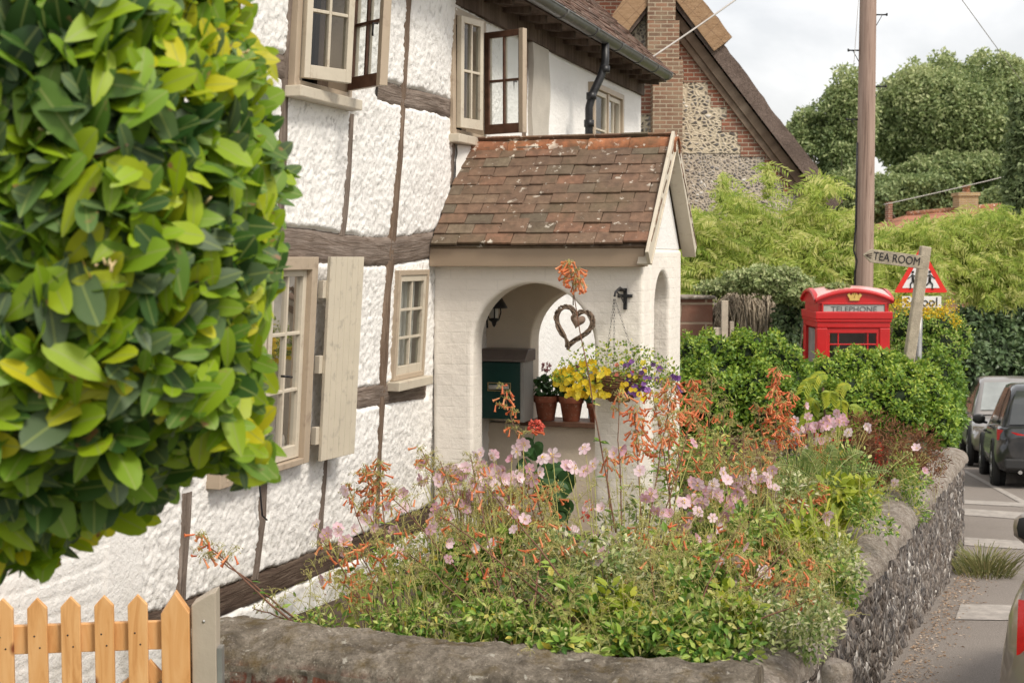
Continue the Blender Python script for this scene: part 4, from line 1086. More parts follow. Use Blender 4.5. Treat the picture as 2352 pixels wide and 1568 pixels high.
def petal_flower(m, c, nrm, r, n=5, mi=0, mc=None, wf=.9, cup=.15, rnd=None):
    nrm = np.asarray(nrm, float); nrm = nrm/np.linalg.norm(nrm); a = np.cross(nrm, [0.3, .2, 1]); a /= np.linalg.norm(a); b = np.cross(nrm, a)
    an = np.arange(n)*2*pi/n+random.random()*6
    U = np.cos(an)[:, None]*a+np.sin(an)[:, None]*b+nrm*cup
    tpl = ([(0, 0, 0), (.35, .3, .03), (.35, -.3, .03), (.75, .5, .02), (.75, 0, -.04), (.75, -.5, .02), (1, .22, -.02), (1, -.22, -.02)], [(0, 2, 4, 1), (1, 4, 3), (2, 5, 4), (3, 4, 6), (4, 7, 6), (4, 5, 7)])
    base = random.random() if rnd is None else rnd
    m.scatter(tpl, np.tile(np.asarray(c), (n, 1)), U, np.tile(nrm, (n, 1)), r*np.random.uniform(.88, 1.08, n), r*wf, np.clip(base+np.random.uniform(-.2, .2, n), 0, 1), mi)
    if mc is not None: ball_leaves(m, np.asarray(c)+nrm*r*.08, (r*.2, r*.2, r*.2), 14, r*.22, r*.2, 0, TPL_SM, mc)
def bf(mat, n, x0, x1, zl_, zh, r, name, lab=None):
    for _ in range(n):
        m = MB(); u = random.uniform(x0, x1); e_ = sqrt(max(0, 1-(u/.42)**2)); z = .03+random.uniform(zl_, zh)*(.4+.6*e_)-.03*(u/.4)**2
        y = -.20*e_*random.uniform(.55, 1.05)*(1-.5*max(0, z)/.2)-.02
        petal_flower(m, (u, y, z), (u*.6+random.uniform(-.3, .3), -1, random.uniform(-.1, .7)), r*random.uniform(.8, 1.2), 5, wf=.95)
        m.build(name, M[mat], bk_, local=True)
bf('yellow_petal', 74, -.42, -.02, -.13, .11, .023, 'yellow_flower'); bf('yellow_petal', 25, -.1, .3, -.14, .14, .017, 'yellow_flower')
bf('purple_petal', 34, .06, .42, -.1, .12, .020, 'purple_flower')
bf('red_petal', 4, -.1, .15, -.05, .1, .015, 'red_flower')
bxw = near_x(1437)-bxl
m = MB(); hz = -.255+.80
m.box((0, 0, 0), (1, 0, 0), (0, 1, 0), (0, 0, 1), (bxw-.012, bxw+.012), (.195, .208), (hz-.09, hz+.05)); m.box((0, 0, 0), (1, 0, 0), (0, 1, 0), (0, 0, 1), (bxw-.05, bxw+.05), (.19, .204), (hz-.012, hz+.01))
m.box((0, 0, 0), (1, 0, 0), (0, 1, 0), (0, 0, 1), (bxw-.045, bxw-.01), (.17, .20), (hz+.03, hz+.05))
m.tube([(bxw, .2, hz+.03), (bxw-.01, .10, hz+.055), (bxw-.015, .0, hz+.03), (bxw-.02, -.01, hz-.0)], .008); m.tube([(bxw, .2, hz-.06), (bxw-.005, .1, hz+.0), (bxw-.012, .02, hz+.03)], .006)
m.build('bracket', M['black_iron'], bk_, bevel=.002, local=True)
for k in range(3):
    a = k*2*pi/3+.5; p0 = np.array([.14*cos(a), .14*sin(a), .03]); p1 = np.array([bxw-.02, -.01, hz-.01]); m = MB(); nL = 26
    for i in range(nL):
        q0 = p0+(p1-p0)*i/nL; q1 = p0+(p1-p0)*(i+.8)/nL; d = (q1-q0); s_ = np.array([.004, 0, 0]) if i % 2 else np.array([0, .004, 0])
        m.tube([q0-s_, (q0+q1)/2-s_*1.2, q1-s_], .0012, n=4); m.tube([q0+s_, (q0+q1)/2+s_*1.2, q1+s_], .0012, n=4)
    m.build('chain', M['black_iron'], bk_, local=True)
# pale blue cloth glimpsed through the far arch is the far shutter board leaning outside
bd = croot('blue_board', 'narrow pale blue board standing outside beyond the porch ledge pots', 'board', lx(1352, PD+.55), PD+.55, -2.5)
m = MB(); m.box((0, 0, 0), (1, 0, 0), (0, 1, 0), (0, 0, 1), (0, .17), (0, .03), (0, 1.6)); m.box((0, 0, 0), (1, 0, 0), (0, 1, 0), (0, 0, 1), (.0, .17), (-.008, -.001), (.6, .63))
m.build('plank', m_simple('pale_blue_paint', (.38, .47, .55), .7, .2, 5, .002), bd, bevel=.004, local=True)
# ================================================================ foreground laurel hedge
M['laurel'] = m_leaf('laurel_leaf', [(0, (.025, .075, .013)), (.2, (.05, .125, .018)), (.30, (.12, .17, .09)), (.40, (.10, .21, .02)), (.56, (.20, .35, .015)), (.78, (.34, .48, .012)), (1, (.60, .56, .02))], .5, .34, mid=(.30, .36, .10), spec=.45, brown=.30, size_noise=2.0)
M['twig'] = m_simple('hedge_twig', (.10, .065, .04), .8, .3, 12, .003)
M['bud'] = m_simple('pale_bud', (.55, .42, .22), .7, .3, 30, .002)
hpoly = [(-420, -260), (545, -260), (545, 0), (560, 70), (600, 120), (628, 130), (612, 210), (610, 300), (655, 375), (635, 450), (628, 520), (645, 580), (628, 660), (596, 740), (608, 850), (590, 940), (612, 1000), (622, 1060), (560, 1110), (500, 1060), (430, 1080), (370, 1150), (320, 1190), (230, 1205), (150, 1235), (90, 1310), (20, 1300), (-60, 1330), (-420, 1240)]
hp_ = np.array(hpoly, float)
def inpoly(x, y, poly):
    c = np.zeros(len(x), bool); n = len(poly)
    for i in range(n):
        x1, y1 = poly[i]; x2, y2 = poly[i-1]
        k = ((y1 > y) != (y2 > y)) & (x < (x2-x1)*(y-y1)/(y2-y1+1e-9)+x1)
        c ^= k
    return c
def edge_dist(x, y, poly):
    best = np.full(len(x), 1e9)
    for i in range(len(poly)):
        a = poly[i-1]; b = poly[i]; ab = b-a; u = np.clip(((x-a[0])*ab[0]+(y-a[1])*ab[1])/(ab@ab), 0, 1)
        best = np.minimum(best, np.hypot(x-a[0]-u*ab[0], y-a[1]-u*ab[1]))
    return best
TPL_LG = []
us = [0, .1, .25, .45, .65, .82, .94, 1.0]; ws = [.03, .17, .34, .47, .5, .42, .25, .03]
tv = []; tf = []
for u, w in zip(us, ws):
    for s_ in (-1, -.5, 0, .5, 1):
        tv.append((u, s_*w, .05*abs(s_)*w-.20*u*u+.05*math.sin(u*9+s_*2)*abs(s_)*w))
for i in range(len(us)-1):
    for j in range(4): a = i*5+j; tf.append((a, a+1, a+6, a+5))
TPL_LG = (tv, tf)
# the laurel is a rounded mass: sampled in its own volume, front skin curving away towards its outline
hroot = root('laurel_hedge', 'large glossy bay laurel bush filling the left foreground', 'bush', (-1.0, 2.6, -1.9))
m = MB(); N0 = 9000
x = np.random.uniform(-420, 660, N0); y = np.random.uniform(-260, 1290, N0); k = inpoly(x, y, hp_); x, y = x[k], y[k]
ed = edge_dist(x, y, hp_); 
bulge = np.sqrt(np.clip(ed/420, 0, 1)*(2-np.clip(ed/420, 0, 1)))
dep = 2.95-.62*bulge+np.abs(np.random.randn(len(x)))*.14+np.random.uniform(0, .10, len(x))
dr = np.array([ray(a, b) for a, b in zip(x, y)]); O = dr*dep[:, None]
keep = np.random.rand(len(x)) < .85; O = O[keep]; ed = ed[keep]; x = x[keep]; y = y[keep]
cen = np.array([-.95, 2.95, .05]); outd = O-cen; outd[:, 2] *= .55; outd /= np.linalg.norm(outd, axis=1)[:, None]
N = len(O)
U = outd*.45+rdir(N, .15)*1.0+np.array([.25, -.1, .45]); 
low = np.clip((O[:, 2]+.25)/-.3, 0, 1)
U[:, 2] -= low*.55
Wd = np.array([.15, -.75, .75])+rdir(N)*.8+outd*.5
ln = np.random.uniform(.062, .142, N)*np.where(x < 300, 1.1, .85); 
# clustered colour: sunlit yellow sprays beside dark ones
cl = vn2(O[:, 0]*9, O[:, 2]*9, 4); rnd = np.clip(.16+.55*cl+.15*np.clip((x-300)/350, 0, 1)+np.random.uniform(-.38, .42, N), 0, 1)
O2 = O-U/np.linalg.norm(U, axis=1)[:, None]*ln[:, None]*.5
m.scatter(TPL_LG, O2, U, Wd, ln, ln*np.random.uniform(.34, .46, N), rnd, smooth=True)
m.build('foliage', M['laurel'], hroot)
m = MB()
for i in range(90):
    j = random.randrange(N); p1 = O[j]; p0 = p1*[1, 1, 1]+np.array([-.12-.1*random.random(), .12, -.16*random.random()-.02])
    m.tube([p0, (p0+p1)/2+np.random.randn(3)*.01, p1], [.005, .004, .002], n=5)
for a in range(6):
    p = np.array([-1.95+.08*a, 2.85+.05*(a % 3), -1.9]); m.tube([p, p+[-.03, .05, .7], p+[.02*(a-3), .1, 1.5], p+[.04*(a-3)-.1, .15, 2.6]], [.03, .024, .018, .008])
m.build('twigs', M['twig'], hroot)
m = MB()
for i in range(70):
    j = random.randrange(N); c = O[j]+np.array([0, -.03, 0])
    for k_ in range(5): 
        q = c+np.random.randn(3)*.008; m.tube([q, q+np.random.randn(3)*.008+[0, 0, .01]], [.003, .0015], n=5)
m.build('seed_buds', M['bud'], hroot)

# ================================================================ flower bed
def bezier(p0, p1, p2, n):
    t = np.linspace(0, 1, n)[:, None]; return p0*(1-t)**2+2*p1*t*(1-t)+p2*t*t
M['stem_red'] = m_simple('red_brown_stem', (.16, .075, .045), .7, .3, 20, 0)
M['stem_green'] = m_simple('pale_green_stem', (.40, .38, .12), .7, .3, 20, 0)
M['orange_fl'] = m_leaf('orange_tube_flower', [(0, (.72, .15, .05)), (.5, (.85, .27, .10)), (1, (.90, .42, .20))], .5, .35)
M['capsule'] = m_leaf('seed_capsule', [(0, (.20, .19, .06)), (.4, (.36, .33, .12)), (.8, (.50, .38, .18)), (1, (.24, .12, .06))], .7, .1)
M['bed_leaf'] = m_leaf('border_leaf', [(0, (.06, .16, .02)), (.3, (.17, .32, .04)), (.55, (.33, .48, .07)), (.75, (.48, .55, .13)), (.9, (.62, .64, .30)), (1, (.68, .56, .06))], .5, .3)
M['bed_leaf_pale'] = m_leaf('pale_variegated_leaf', [(0, (.11, .19, .05)), (.3, (.26, .35, .10)), (.55, (.46, .52, .20)), (.8, (.66, .66, .36)), (1, (.80, .76, .56))], .6, .3)
M['lime_leaf'] = m_leaf('lime_leaf', [(0, (.20, .29, .03)), (.5, (.38, .46, .04)), (1, (.58, .58, .06))], .5, .4)
M['pink_anem'] = m_leaf('pale_pink_petal', [(0, (.62, .33, .42)), (.4, (.80, .55, .63)), (1, (.90, .76, .80))], .6, .35)
M['centre_y'] = m_simple('yellow_stamens', (.62, .42, .05), .8, .3, 40, 0)
M['bronze_leaf'] = m_leaf('bronze_leaf', [(0, (.11, .045, .025)), (.5, (.25, .10, .045)), (1, (.38, .19, .09))], .6, .25)
OCT = ([(0, 0, 0), (.5, .5, 0), (.5, 0, .3), (.5, -.5, 0), (.5, 0, -.3), (1, 0, 0)], [(0, 1, 2), (0, 2, 3), (0, 3, 4), (0, 4, 1), (5, 2, 1), (5, 3, 2), (5, 4, 3), (5, 1, 4)])
# curved tubular flower, axis x, flared mouth
tv = []; tf = []
for i, (u, r, c) in enumerate([(0, .05, 0), (.12, .085, 0), (.5, .095, .03), (.85, .12, .08), (1.0, .20, .12)]):
    for k in range(6): tv.append((u, r*cos(k*pi/3), c+r*sin(k*pi/3)))
for i in range(4):
    for k in range(6): a = i*6+k; b = i*6+(k+1) % 6; tf.append((a, b, b+6, a+6))
TPL_TUBE = (tv, tf)
def panicle(st, fl, cap, base, d, length, nbr, flow, spread, droop=.6, fs=.043, hd=7):
    """airy flower head on the axis base->base+d*length"""
    d = d/np.linalg.norm(d); FO = []; FU = []; CO = []; CU = []
    for i in range(nbr):
        f = (i+random.random())/nbr; p = base+d*length*f
        a = random.random()*2*pi; side = np.cross(d, [cos(a), sin(a), .2]); side /= np.linalg.norm(side)
        L_ = 1.55*spread*(1.08-f*.85)*random.uniform(.5, 1.2)
        p2 = p+side*L_+d*L_*.18; pm = p+side*L_*.5+d*L_*.55
        st.tube(bezier(p, pm, p2, 5), .0014, n=3, cap=False)
        for j in range(random.randint(5, 9)):
            g = random.uniform(.3, 1); q = p+(p2-p)*g+d*L_*.1; w = np.array([random.uniform(-1, 1), random.uniform(-1, 1), random.uniform(.1, .8)])*random.uniform(.012, .03)
            tip = q+w+np.array([0, 0, -.012*droop]); st.tube([q, q+w*.8+[0, 0, .006], tip], .0009, n=3, cap=False)
            if random.random() < flow*(.62 if flow > .6 or hd > 6.55 and hd < 7.4 else .40): FO.append(tip); FU.append([w[0]*30, w[1]*22, -random.uniform(.0, 1.0)])
            else: CO.append(tip); CU.append([w[0], w[1], -.02])
    if FO: fl.scatter(TPL_TUBE, FO, np.array(FU), np.random.randn(len(FO), 3), np.random.uniform(.75, 1.15, len(FO))*fs, fs*1.0, np.random.rand(len(FO)), smooth=True)
    if CO: cap.scatter(OCT, CO, np.array(CU), np.random.randn(len(CO), 3), np.random.uniform(.007, .013, len(CO)), .0065, np.random.rand(len(CO)))
def cape_fuchsia(label, base, heads, group='orange cape fuchsia plants in the bed'):
    """base (px,py,depth); heads: (px,py,depth,length_m,branches,flower share,spread)"""
    b = P(*base); b[0] = min(b[0], face_x(b[1])-.5); b[1] = max(b[1], 5.2+.327*(.9-b[0])); rt = root('cape_fuchsia', label, 'flowering plant', tuple(float(v) for v in b), 0, group)
    leaf = MB(); 
    for (hx_, hy_, hd, ln_, nb, fr, sp) in heads:
        top = P(hx_, hy_, hd); 
        bb = b+np.array([random.uniform(-.06, .06), random.uniform(-.06, .06), 0])
        ax = (top-bb); axn = ax/np.linalg.norm(ax)
        ctrl = (bb+top)/2+np.array([random.uniform(-.05, .05), 0, .03])+(-.05*axn)
        pts = bezier(bb, ctrl, top, 12)+np.random.randn(12, 3)*.003
        st = MB(); st.tube(pts, np.linspace(.0055, .0022, 12), n=6)
        d = pts[-1]-pts[-3]; d = d/np.linalg.norm(d)
        fl = MB(); cp_ = MB(); sm = MB()
        L0 = np.linalg.norm(top-bb); ln_ = min(ln_, L0*.8)
        panicle(sm, fl, cp_, top-d*ln_, d, ln_*1.02, nb, fr, sp, hd=hd)
        so_ = st.build('stem', M['stem_red'], rt)
        if fl.n: fl.build('flower_head', M['orange_fl'], so_)
        sm.mi = [np.full(len(f), 0) for f in sm.Fq]
        base_n = sm.n; sm.V += cp_.V; sm.luv += cp_.luv; sm.Fq += [f+base_n for f in cp_.Fq]; sm.mi += [np.full(len(f), 1) for f in cp_.Fq]; sm.sm += cp_.sm; sm.n += cp_.n
        sm.build('seed_sprays', [M['stem_green'], M['capsule']], so_)
        n = int(L0*26)
        for i in range(n):
            t = random.random()**1.5*.72; p = pts[int(t*11)]; a = random.random()*6.3
            leaf.scatter(TPL_MD, [p], np.array([[cos(a), sin(a), random.uniform(-.1, .5)]]), np.array([[0, 0, 1.]])+np.random.randn(1, 3)*.3, random.uniform(.03, .06), random.uniform(.012, .022), [random.random()])
    leaf.build('foliage', M['bed_leaf'], rt)
cape_fuchsia('tallest stem with a coral orange flower cluster reaching to the porch fascia', (1440, 1500, 6.3), [(1306, 602, 6.5, .14, 16, .75, .05), (1420, 900, 6.6, .10, 8, .3, .05)])
cape_fuchsia('stem of drooping orange bells in front of the green mailbox', (1330, 1500, 6.5), [(1152, 885, 6.8, .30, 13, .4, .07)])
cape_fuchsia('upright plant with red orange heads before the white porch pier', (1440, 1430, 6.5), [(1545, 880, 6.8, .34, 22, .65, .07), (1455, 940, 6.8, .28, 20, .8, .075), (1600, 905, 7.0, .22, 16, .35, .07), (1392, 1035, 6.7, .10, 6, .4, .05)])
cape_fuchsia('group of dark upright stems with sparse red bells at the corner of the porch', (1540, 1430, 6.9), [(1500, 905, 7.3, .36, 20, .5, .07), (1530, 870, 7.3, .30, 18, .25, .08), (1560, 1010, 7.2, .24, 15, .2, .08)])
cape_fuchsia('dense burnt orange plume standing before the clipped hedge', (1790, 1290, 8.6), [(1782, 850, 8.9, .50, 34, .95, .075), (1740, 930, 8.9, .3, 20, .5, .10), (1815, 905, 8.9, .36, 22, .85, .07)])
cape_fuchsia('arching orange plant left of the dense plume, against the hedge', (1640, 1300, 8.2), [(1590, 872, 8.5, .32, 24, .65, .09), (1635, 865, 8.5, .36, 28, .22, .12), (1665, 930, 8.4, .3, 22, .3, .11), (1605, 980, 8.2, .28, 20, .45, .1)])
cape_fuchsia('plant with a tangled rust orange head against the cottage wall left of the porch', (900, 1440, 6.9), [(838, 1075, 7.3, .28, 34, .45, .11), (868, 1062, 7.3, .2, 20, .3, .09), (800, 1110, 7.3, .18, 14, .3, .08)])
cape_fuchsia('broad plant with rust coloured seed sprays in front of the arch opening', (1250, 1480, 6.2), [(1150, 1095, 6.6, .3, 30, .35, .12), (1200, 1085, 6.6, .32, 34, .30, .13), (1260, 1120, 6.6, .3, 30, .25, .12), (1100, 1150, 6.5, .22, 20, .3, .1)])
cape_fuchsia('leaning plant with green seed sprays left of the arch opening', (1180, 1500, 5.9), [(970, 1035, 6.5, .25, 20, .12, .10), (1010, 1060, 6.4, .3, 22, .2, .1), (900, 1140, 6.3, .3, 22, .2, .12), (1080, 1050, 6.4, .24, 16, .1, .1)])
cape_fuchsia('low plant with orange bells over the sill beam on the left', (900, 1500, 5.8), [(820, 1260, 6.0, .22, 18, .4, .1), (740, 1240, 6.0, .2, 15, .25, .1), (860, 1220, 6.0, .2, 15, .4, .1), (780, 1330, 5.9, .2, 16, .3, .1)])
cape_fuchsia('wispy plant bending over the left end of the stone wall', (720, 1480, 5.7), [(450, 1225, 5.9, .14, 9, .5, .07), (480, 1260, 5.9, .12, 8, .5, .06), (585, 1400, 5.8, .14, 8, .1, .08)])
cape_fuchsia('bushy plant with scattered orange bells in the middle of the bed', (1520, 1480, 5.9), [(1290, 1250, 6.1, .2, 16, .3, .1), (1475, 1200, 6.3, .26, 22, .35, .1), (1560, 1180, 6.3, .26, 22, .3, .1), (1405, 1290, 6.0, .2, 16, .25, .1)])
cape_fuchsia('plant with orange sprays in front of the fern near the street wall', (1830, 1400, 7.2), [(1830, 1135, 7.6, .3, 24, .55, .10), (1750, 1050, 7.8, .3, 24, .3, .12), (1880, 1110, 7.7, .2, 16, .5, .08), (1780, 1180, 7.4, .26, 20, .35, .1), (1690, 1080, 7.8, .26, 20, .25, .12)])
cape_fuchsia('orange flowered plant leaning on the coping of the street wall', (1800, 1480, 5.8), [(1850, 1320, 5.9, .2, 18, .6, .09), (1765, 1280, 6.0, .2, 16, .4, .1), (1880, 1290, 6.0, .16, 12, .5, .08), (1690, 1230, 6.1, .22, 18, .35, .1)])
cape_fuchsia('tall seeding plant between the porch corner and the hedge', (1650, 1400, 7.0), [(1640, 1010, 7.5, .32, 30, .2, .13), (1710, 990, 7.6, .3, 28, .15, .12), (1600, 1090, 7.3, .3, 26, .2, .12), (1680, 1150, 7.2, .25, 22, .3, .1)])
def anemone(label, base, flowers, r=.034, group='pale pink anemones in the bed'):
    b = P(*base); b[0] = min(b[0], face_x(b[1])-.5); b[1] = max(b[1], 5.2+.327*(.9-b[0])); rt = root('pink_anemone', label, 'flowering plant', tuple(float(v) for v in b), 0, group)
    st = MB(); lf = MB()
    for (fx, fy, fd_) in flowers:
        t = P(fx, fy, fd_); c = (b+t)/2+np.array([random.uniform(-.05, .05), 0, .08]); pts = bezier(b+np.random.randn(3)*.03, c, t, 9); st.tube(pts, np.linspace(.0028, .0014, 9), n=4, cap=False)
        for k in range(2):
            q = pts[6]; w = q+np.array([random.uniform(-.07, .07), random.uniform(-.03, .03), random.uniform(.03, .1)]); st.tube(bezier(q, (q+w)/2+[0, 0, .02], w, 4), .001, n=3, cap=False)
            st.scatter(OCT, [w], np.array([[0, 0, 1.]]), np.random.randn(1, 3), .011, .010, [.3])
        m_ = MB(); petal_flower(m_, t, (random.uniform(-1.6, 1.6), -1, random.uniform(-.8, 1.2)), r*random.uniform(.85, 1.15), random.choice((6, 7)), 0, 1, wf=.66, cup=random.uniform(-.1, .8))
        m_.build('flower', [M['pink_anem'], M['centre_y']], rt)
        ball_leaves(lf, pts[4], (.04, .04, .03), 8, .045, .03, .5)
    ball_leaves(lf, b+np.array([0, 0, .12]), (.14, .12, .12), 60, .06, .045, .6)
    st.build('stem', M['stem_green'], rt); lf.build('foliage', M['bed_leaf'], rt)
def jit(cx, cy, d, n, sx, sy, sd=.15): return [(cx+random.gauss(0, sx), cy+random.gauss(0, sy), d+random.uniform(-sd, sd)) for _ in range(n)]
anemone('big bloom on the left in front of the white wall with fallen heads around it', (900, 1440, 6.5), [(860, 1175, 6.7), (842, 1190, 6.7), (930, 1165, 6.8), (905, 1220, 6.6), (795, 1240, 6.5), (812, 1215, 6.6)])
anemone('small group at the far left beside the crooked stud', (860, 1480, 6.1), [(724, 1205, 6.2), (752, 1228, 6.2), (775, 1212, 6.3), (745, 1330, 6.0), (790, 1265, 6.1)])
anemone('crowded pink clump left of the arch, under the seed sprays', (1080, 1460, 6.3), jit(1055, 1110, 6.5, 40, 52, 34))
anemone('pink blooms tucked at the foot of the arch opening', (1180, 1450, 6.2), jit(1125, 1085, 6.5, 30, 40, 34)+[(1140, 1160, 6.5), (1170, 1150, 6.5)])
anemone('airy pink blooms against the shaded inside wall of the porch', (1330, 1470, 6.2), [(1235, 1085, 6.5), (1222, 1100, 6.5), (1215, 1075, 6.5), (1270, 1045, 6.5), (1248, 1052, 6.5)])
anemone('showy open blooms in the middle of the arch with long bare stems', (1380, 1480, 6.0), [(1345, 1082, 6.1), (1318, 1072, 6.1), (1300, 1070, 6.1), (1343, 1030, 6.1), (1365, 1068, 6.1)], .034)
anemone('single pink blooms on the lower part of the white pier', (1440, 1480, 6.2), [(1412, 1042, 6.4), (1425, 1030, 6.4), (1382, 1168, 6.2), (1496, 1135, 6.4), (1470, 1082, 6.4), (1570, 1152, 6.5)])
anemone('pink blooms low down right of the centre stems', (1400, 1500, 5.7), [(1385, 1272, 5.9), (1372, 1285, 5.9), (1345, 1250, 6.0), (1180, 1215, 6.2), (1205, 1195, 6.2)], .031)
anemone('loose clump right of the porch corner', (1660, 1440, 6.7), jit(1645, 1140, 6.9, 24, 36, 32)+[(1640, 1222, 6.8), (1655, 1205, 6.8)])
anemone('pink clump in the middle right of the bed', (1740, 1400, 7.2), jit(1735, 1110, 7.5, 22, 34, 30))
anemone('lilac pink clump in front of the hedge left of the bronze bush', (1890, 1250, 8.8), jit(1855, 985, 9.1, 26, 28, 26)+jit(1920, 970, 9.1, 14, 18, 16))
anemone('few pink blooms on wiry stems by the bronze bush', (1980, 1220, 8.8), [(1996, 985, 9.1), (1990, 978, 9.1), (1938, 1102, 8.9), (2055, 1108, 8.9), (2105, 1030, 9.2), (2122, 1082, 9.0)], .032)
anemone('pink blooms near the coping in the lower right', (1800, 1450, 6.3), [(1895, 1195, 6.8), (1898, 1180, 6.8), (1756, 1312, 6.1), (1690, 1330, 6.0), (1640, 1240, 6.3)])
anemone('scattered blooms over the centre foreground of the bed', (1450, 1500, 5.9), jit(1480, 1200, 6.2, 16, 110, 60), .028)
anemone('scattered blooms over the right foreground of the bed', (1700, 1480, 5.9), jit(1640, 1270, 6.1, 10, 90, 50), .027)
anemone('scattered pale blooms between the arch and the sill beam', (1000, 1500, 6.0), jit(980, 1200, 6.2, 22, 80, 50), .029)
# leafy mounds: every one is a plant with its own clump of leaves
def mound(label, px, py, d, r, N, mat='bed_leaf', ln=.045, wd=.024, name='leafy_plant', cat='plant', group='leafy plants in the flower bed', up=.6, twig=10, tpl=TPL_MD, clump=7, fine=.74):
    c = P(px, py, d); z0 = -1.95-.03*max(0, d-6); bx_ = min(float(c[0]), face_x(float(c[1]))-.5); by_ = max(float(c[1]), 5.3+.327*(.9-float(c[0]))); rt = root(name, label, cat, (float(c[0]), float(c[1]), z0), 0, group)
    m = MB(); tw = MB(); r = np.array(r)
    if tpl is TPL_MD and mat != 'lime_leaf': ln *= fine*1.12; wd *= fine*1.02; N = int(N*1.35)
    sd = MB()
    for i in range(clump):
        cc = c+rdir(1)[0]*r*random.uniform(.35, .8); ball_leaves(m, cc, r*random.uniform(.35, .6), N//clump, ln, wd, up, tpl, shell=.2)
        bb = np.array([bx_+random.uniform(-.12, .06), by_+random.uniform(-.05, .1), z0]); (abs(bx_-c[0]) < .2 and abs(by_-c[1]) < .3) and tw.tube(bezier(bb, (bb+cc)/2+np.random.randn(3)*.04, cc, 6), [.006, .005, .005, .004, .003, .002], n=5)
    # wiry stems with seed heads standing above the leaves
    if name == 'leafy_plant' and mat != 'lime_leaf':
        for i in range(int(8+85*r[0])):
            b_ = c+np.array([random.gauss(0, .5), random.gauss(0, .5), random.uniform(-.5, .4)])*r; t_ = b_+np.array([random.gauss(0, .07), random.gauss(0, .05), random.uniform(.06, .24)]); pts = bezier(b_, (b_+t_)/2+np.array([random.gauss(0, .02), 0, .05]), t_, 6)
            sd.tube(pts, .0011, n=3, cap=False); k_ = random.randint(3, 8); q = pts[-1]+np.random.randn(k_, 3)*[.022, .022, .015]
            for w in q: sd.tube([pts[-2], (pts[-2]+w)/2+[0, 0, .008], w], .0008, n=3, cap=False)
            sd.scatter(OCT, q, rdir(k_), rdir(k_), np.random.uniform(.006, .012, k_), .006, np.random.rand(k_), 1)
        sd.build('seed_stems', [M['stem_green'], M['capsule']], rt)
    m.build('foliage', M[mat], rt)
    if tw.n: tw.build('stem', M['twig'], rt)
    return rt
mound('dense green mound behind the right half of the stone wall', 1600, 1440, 5.35, (.34, .22, .16), 1300)
mound('dark leaved plant spilling over the wall top at centre', 1320, 1490, 5.25, (.16, .14, .12), 500, ln=.055, wd=.032)
mound('pale variegated bush at the right end of the stone wall', 1810, 1430, 5.4, (.24, .2, .2), 1300, 'bed_leaf_pale', .032, .015)
mound('variegated sprawling bush overhanging the wall corner', 1880, 1420, 5.15, (.12, .14, .13), 520, 'bed_leaf_pale', .030, .014)
mound('green mound behind the wall left of centre', 1120, 1440, 5.6, (.30, .22, .14), 1100, ln=.042)
mound('thin green plant behind the left part of the wall', 900, 1430, 5.75, (.24, .18, .12), 420, ln=.035, wd=.016)
mound('small green sprigs near the left end of the wall', 720, 1420, 5.8, (.16, .16, .08), 140, ln=.032, wd=.015)
mound('pale leaved mound in the centre of the bed', 1450, 1330, 5.9, (.30, .24, .2), 1300, 'bed_leaf_pale', .038, .02)
mound('bright green mound right of centre of the bed', 1640, 1300, 6.1, (.28, .24, .18), 1100, 'bed_leaf', .042, .024)
mound('grey green mound left of centre under the long stems', 1250, 1310, 6.1, (.28, .22, .18), 900, 'bed_leaf_pale', .038, .02)
mound('green tangle below the crowded pink clump', 1080, 1290, 6.4, (.28, .22, .16), 700, 'bed_leaf', .036, .018)
mound('olive tangle under the rust orange head', 950, 1290, 6.5, (.2, .2, .10), 260, 'bed_leaf_pale', .032, .014)
mound('pale green mound before the white porch pier', 1470, 1200, 6.6, (.22, .2, .14), 360, 'bed_leaf_pale', .034, .018)
mound('green mound right of the porch pier', 1680, 1210, 6.9, (.28, .24, .22), 900, 'bed_leaf', .04, .022)
mound('olive mound below the orange plume', 1760, 1150, 7.6, (.34, .3, .3), 1100, 'bed_leaf_pale', .04, .018)
mound('olive green mound right of the porch corner', 1640, 1080, 8.0, (.30, .3, .30), 1000, 'bed_leaf', .04, .02)
mound('lime yellow leaves beside the coping', 1880, 1240, 7.0, (.2, .25, .16), 520, 'lime_leaf', .06, .03)
mound('yellow green broad leaves below the fern', 1930, 1150, 7.8, (.2, .25, .1), 260, 'lime_leaf', .08, .045)
mound('mid green undergrowth by the street wall', 1900, 1340, 6.1, (.16, .22, .16), 560, 'bed_leaf', .036, .02)
mound('green undergrowth below the lilac clump', 1880, 1080, 9.0, (.4, .3, .24), 1000, 'bed_leaf', .045, .024)
mound('yellow and brown leaves low at the centre of the wall', 1440, 1450, 5.4, (.2, .16, .12), 500, 'bed_leaf', .055, .03)
mound('leafy growth lapping over the near coping', 1930, 1290, 6.2, (.10, .3, .12), 500, 'bed_leaf_pale', .035, .018)
mound('low growth beside the middle of the coping', 1985, 1180, 7.6, (.10, .4, .12), 600, 'bed_leaf', .035, .018)
mound('low growth beside the far coping', 2075, 1095, 9.4, (.12, .5, .14), 700, 'bed_leaf', .035, .016)
for i, (px, py, d) in enumerate([(1340, 1400, 5.5), (1395, 1410, 5.5), (1560, 1360, 5.6), (1700, 1420, 5.4)]):
    mound(['plant with a yellowing leaf spray left of centre', 'plant with hanging ochre leaves at centre', 'lime shoots between the long stems', 'fresh green shoots at lower right'][i], px, py, d, (.10, .1, .12), 150, 'lime_leaf' if i % 2 else 'bed_leaf', .06, .034)
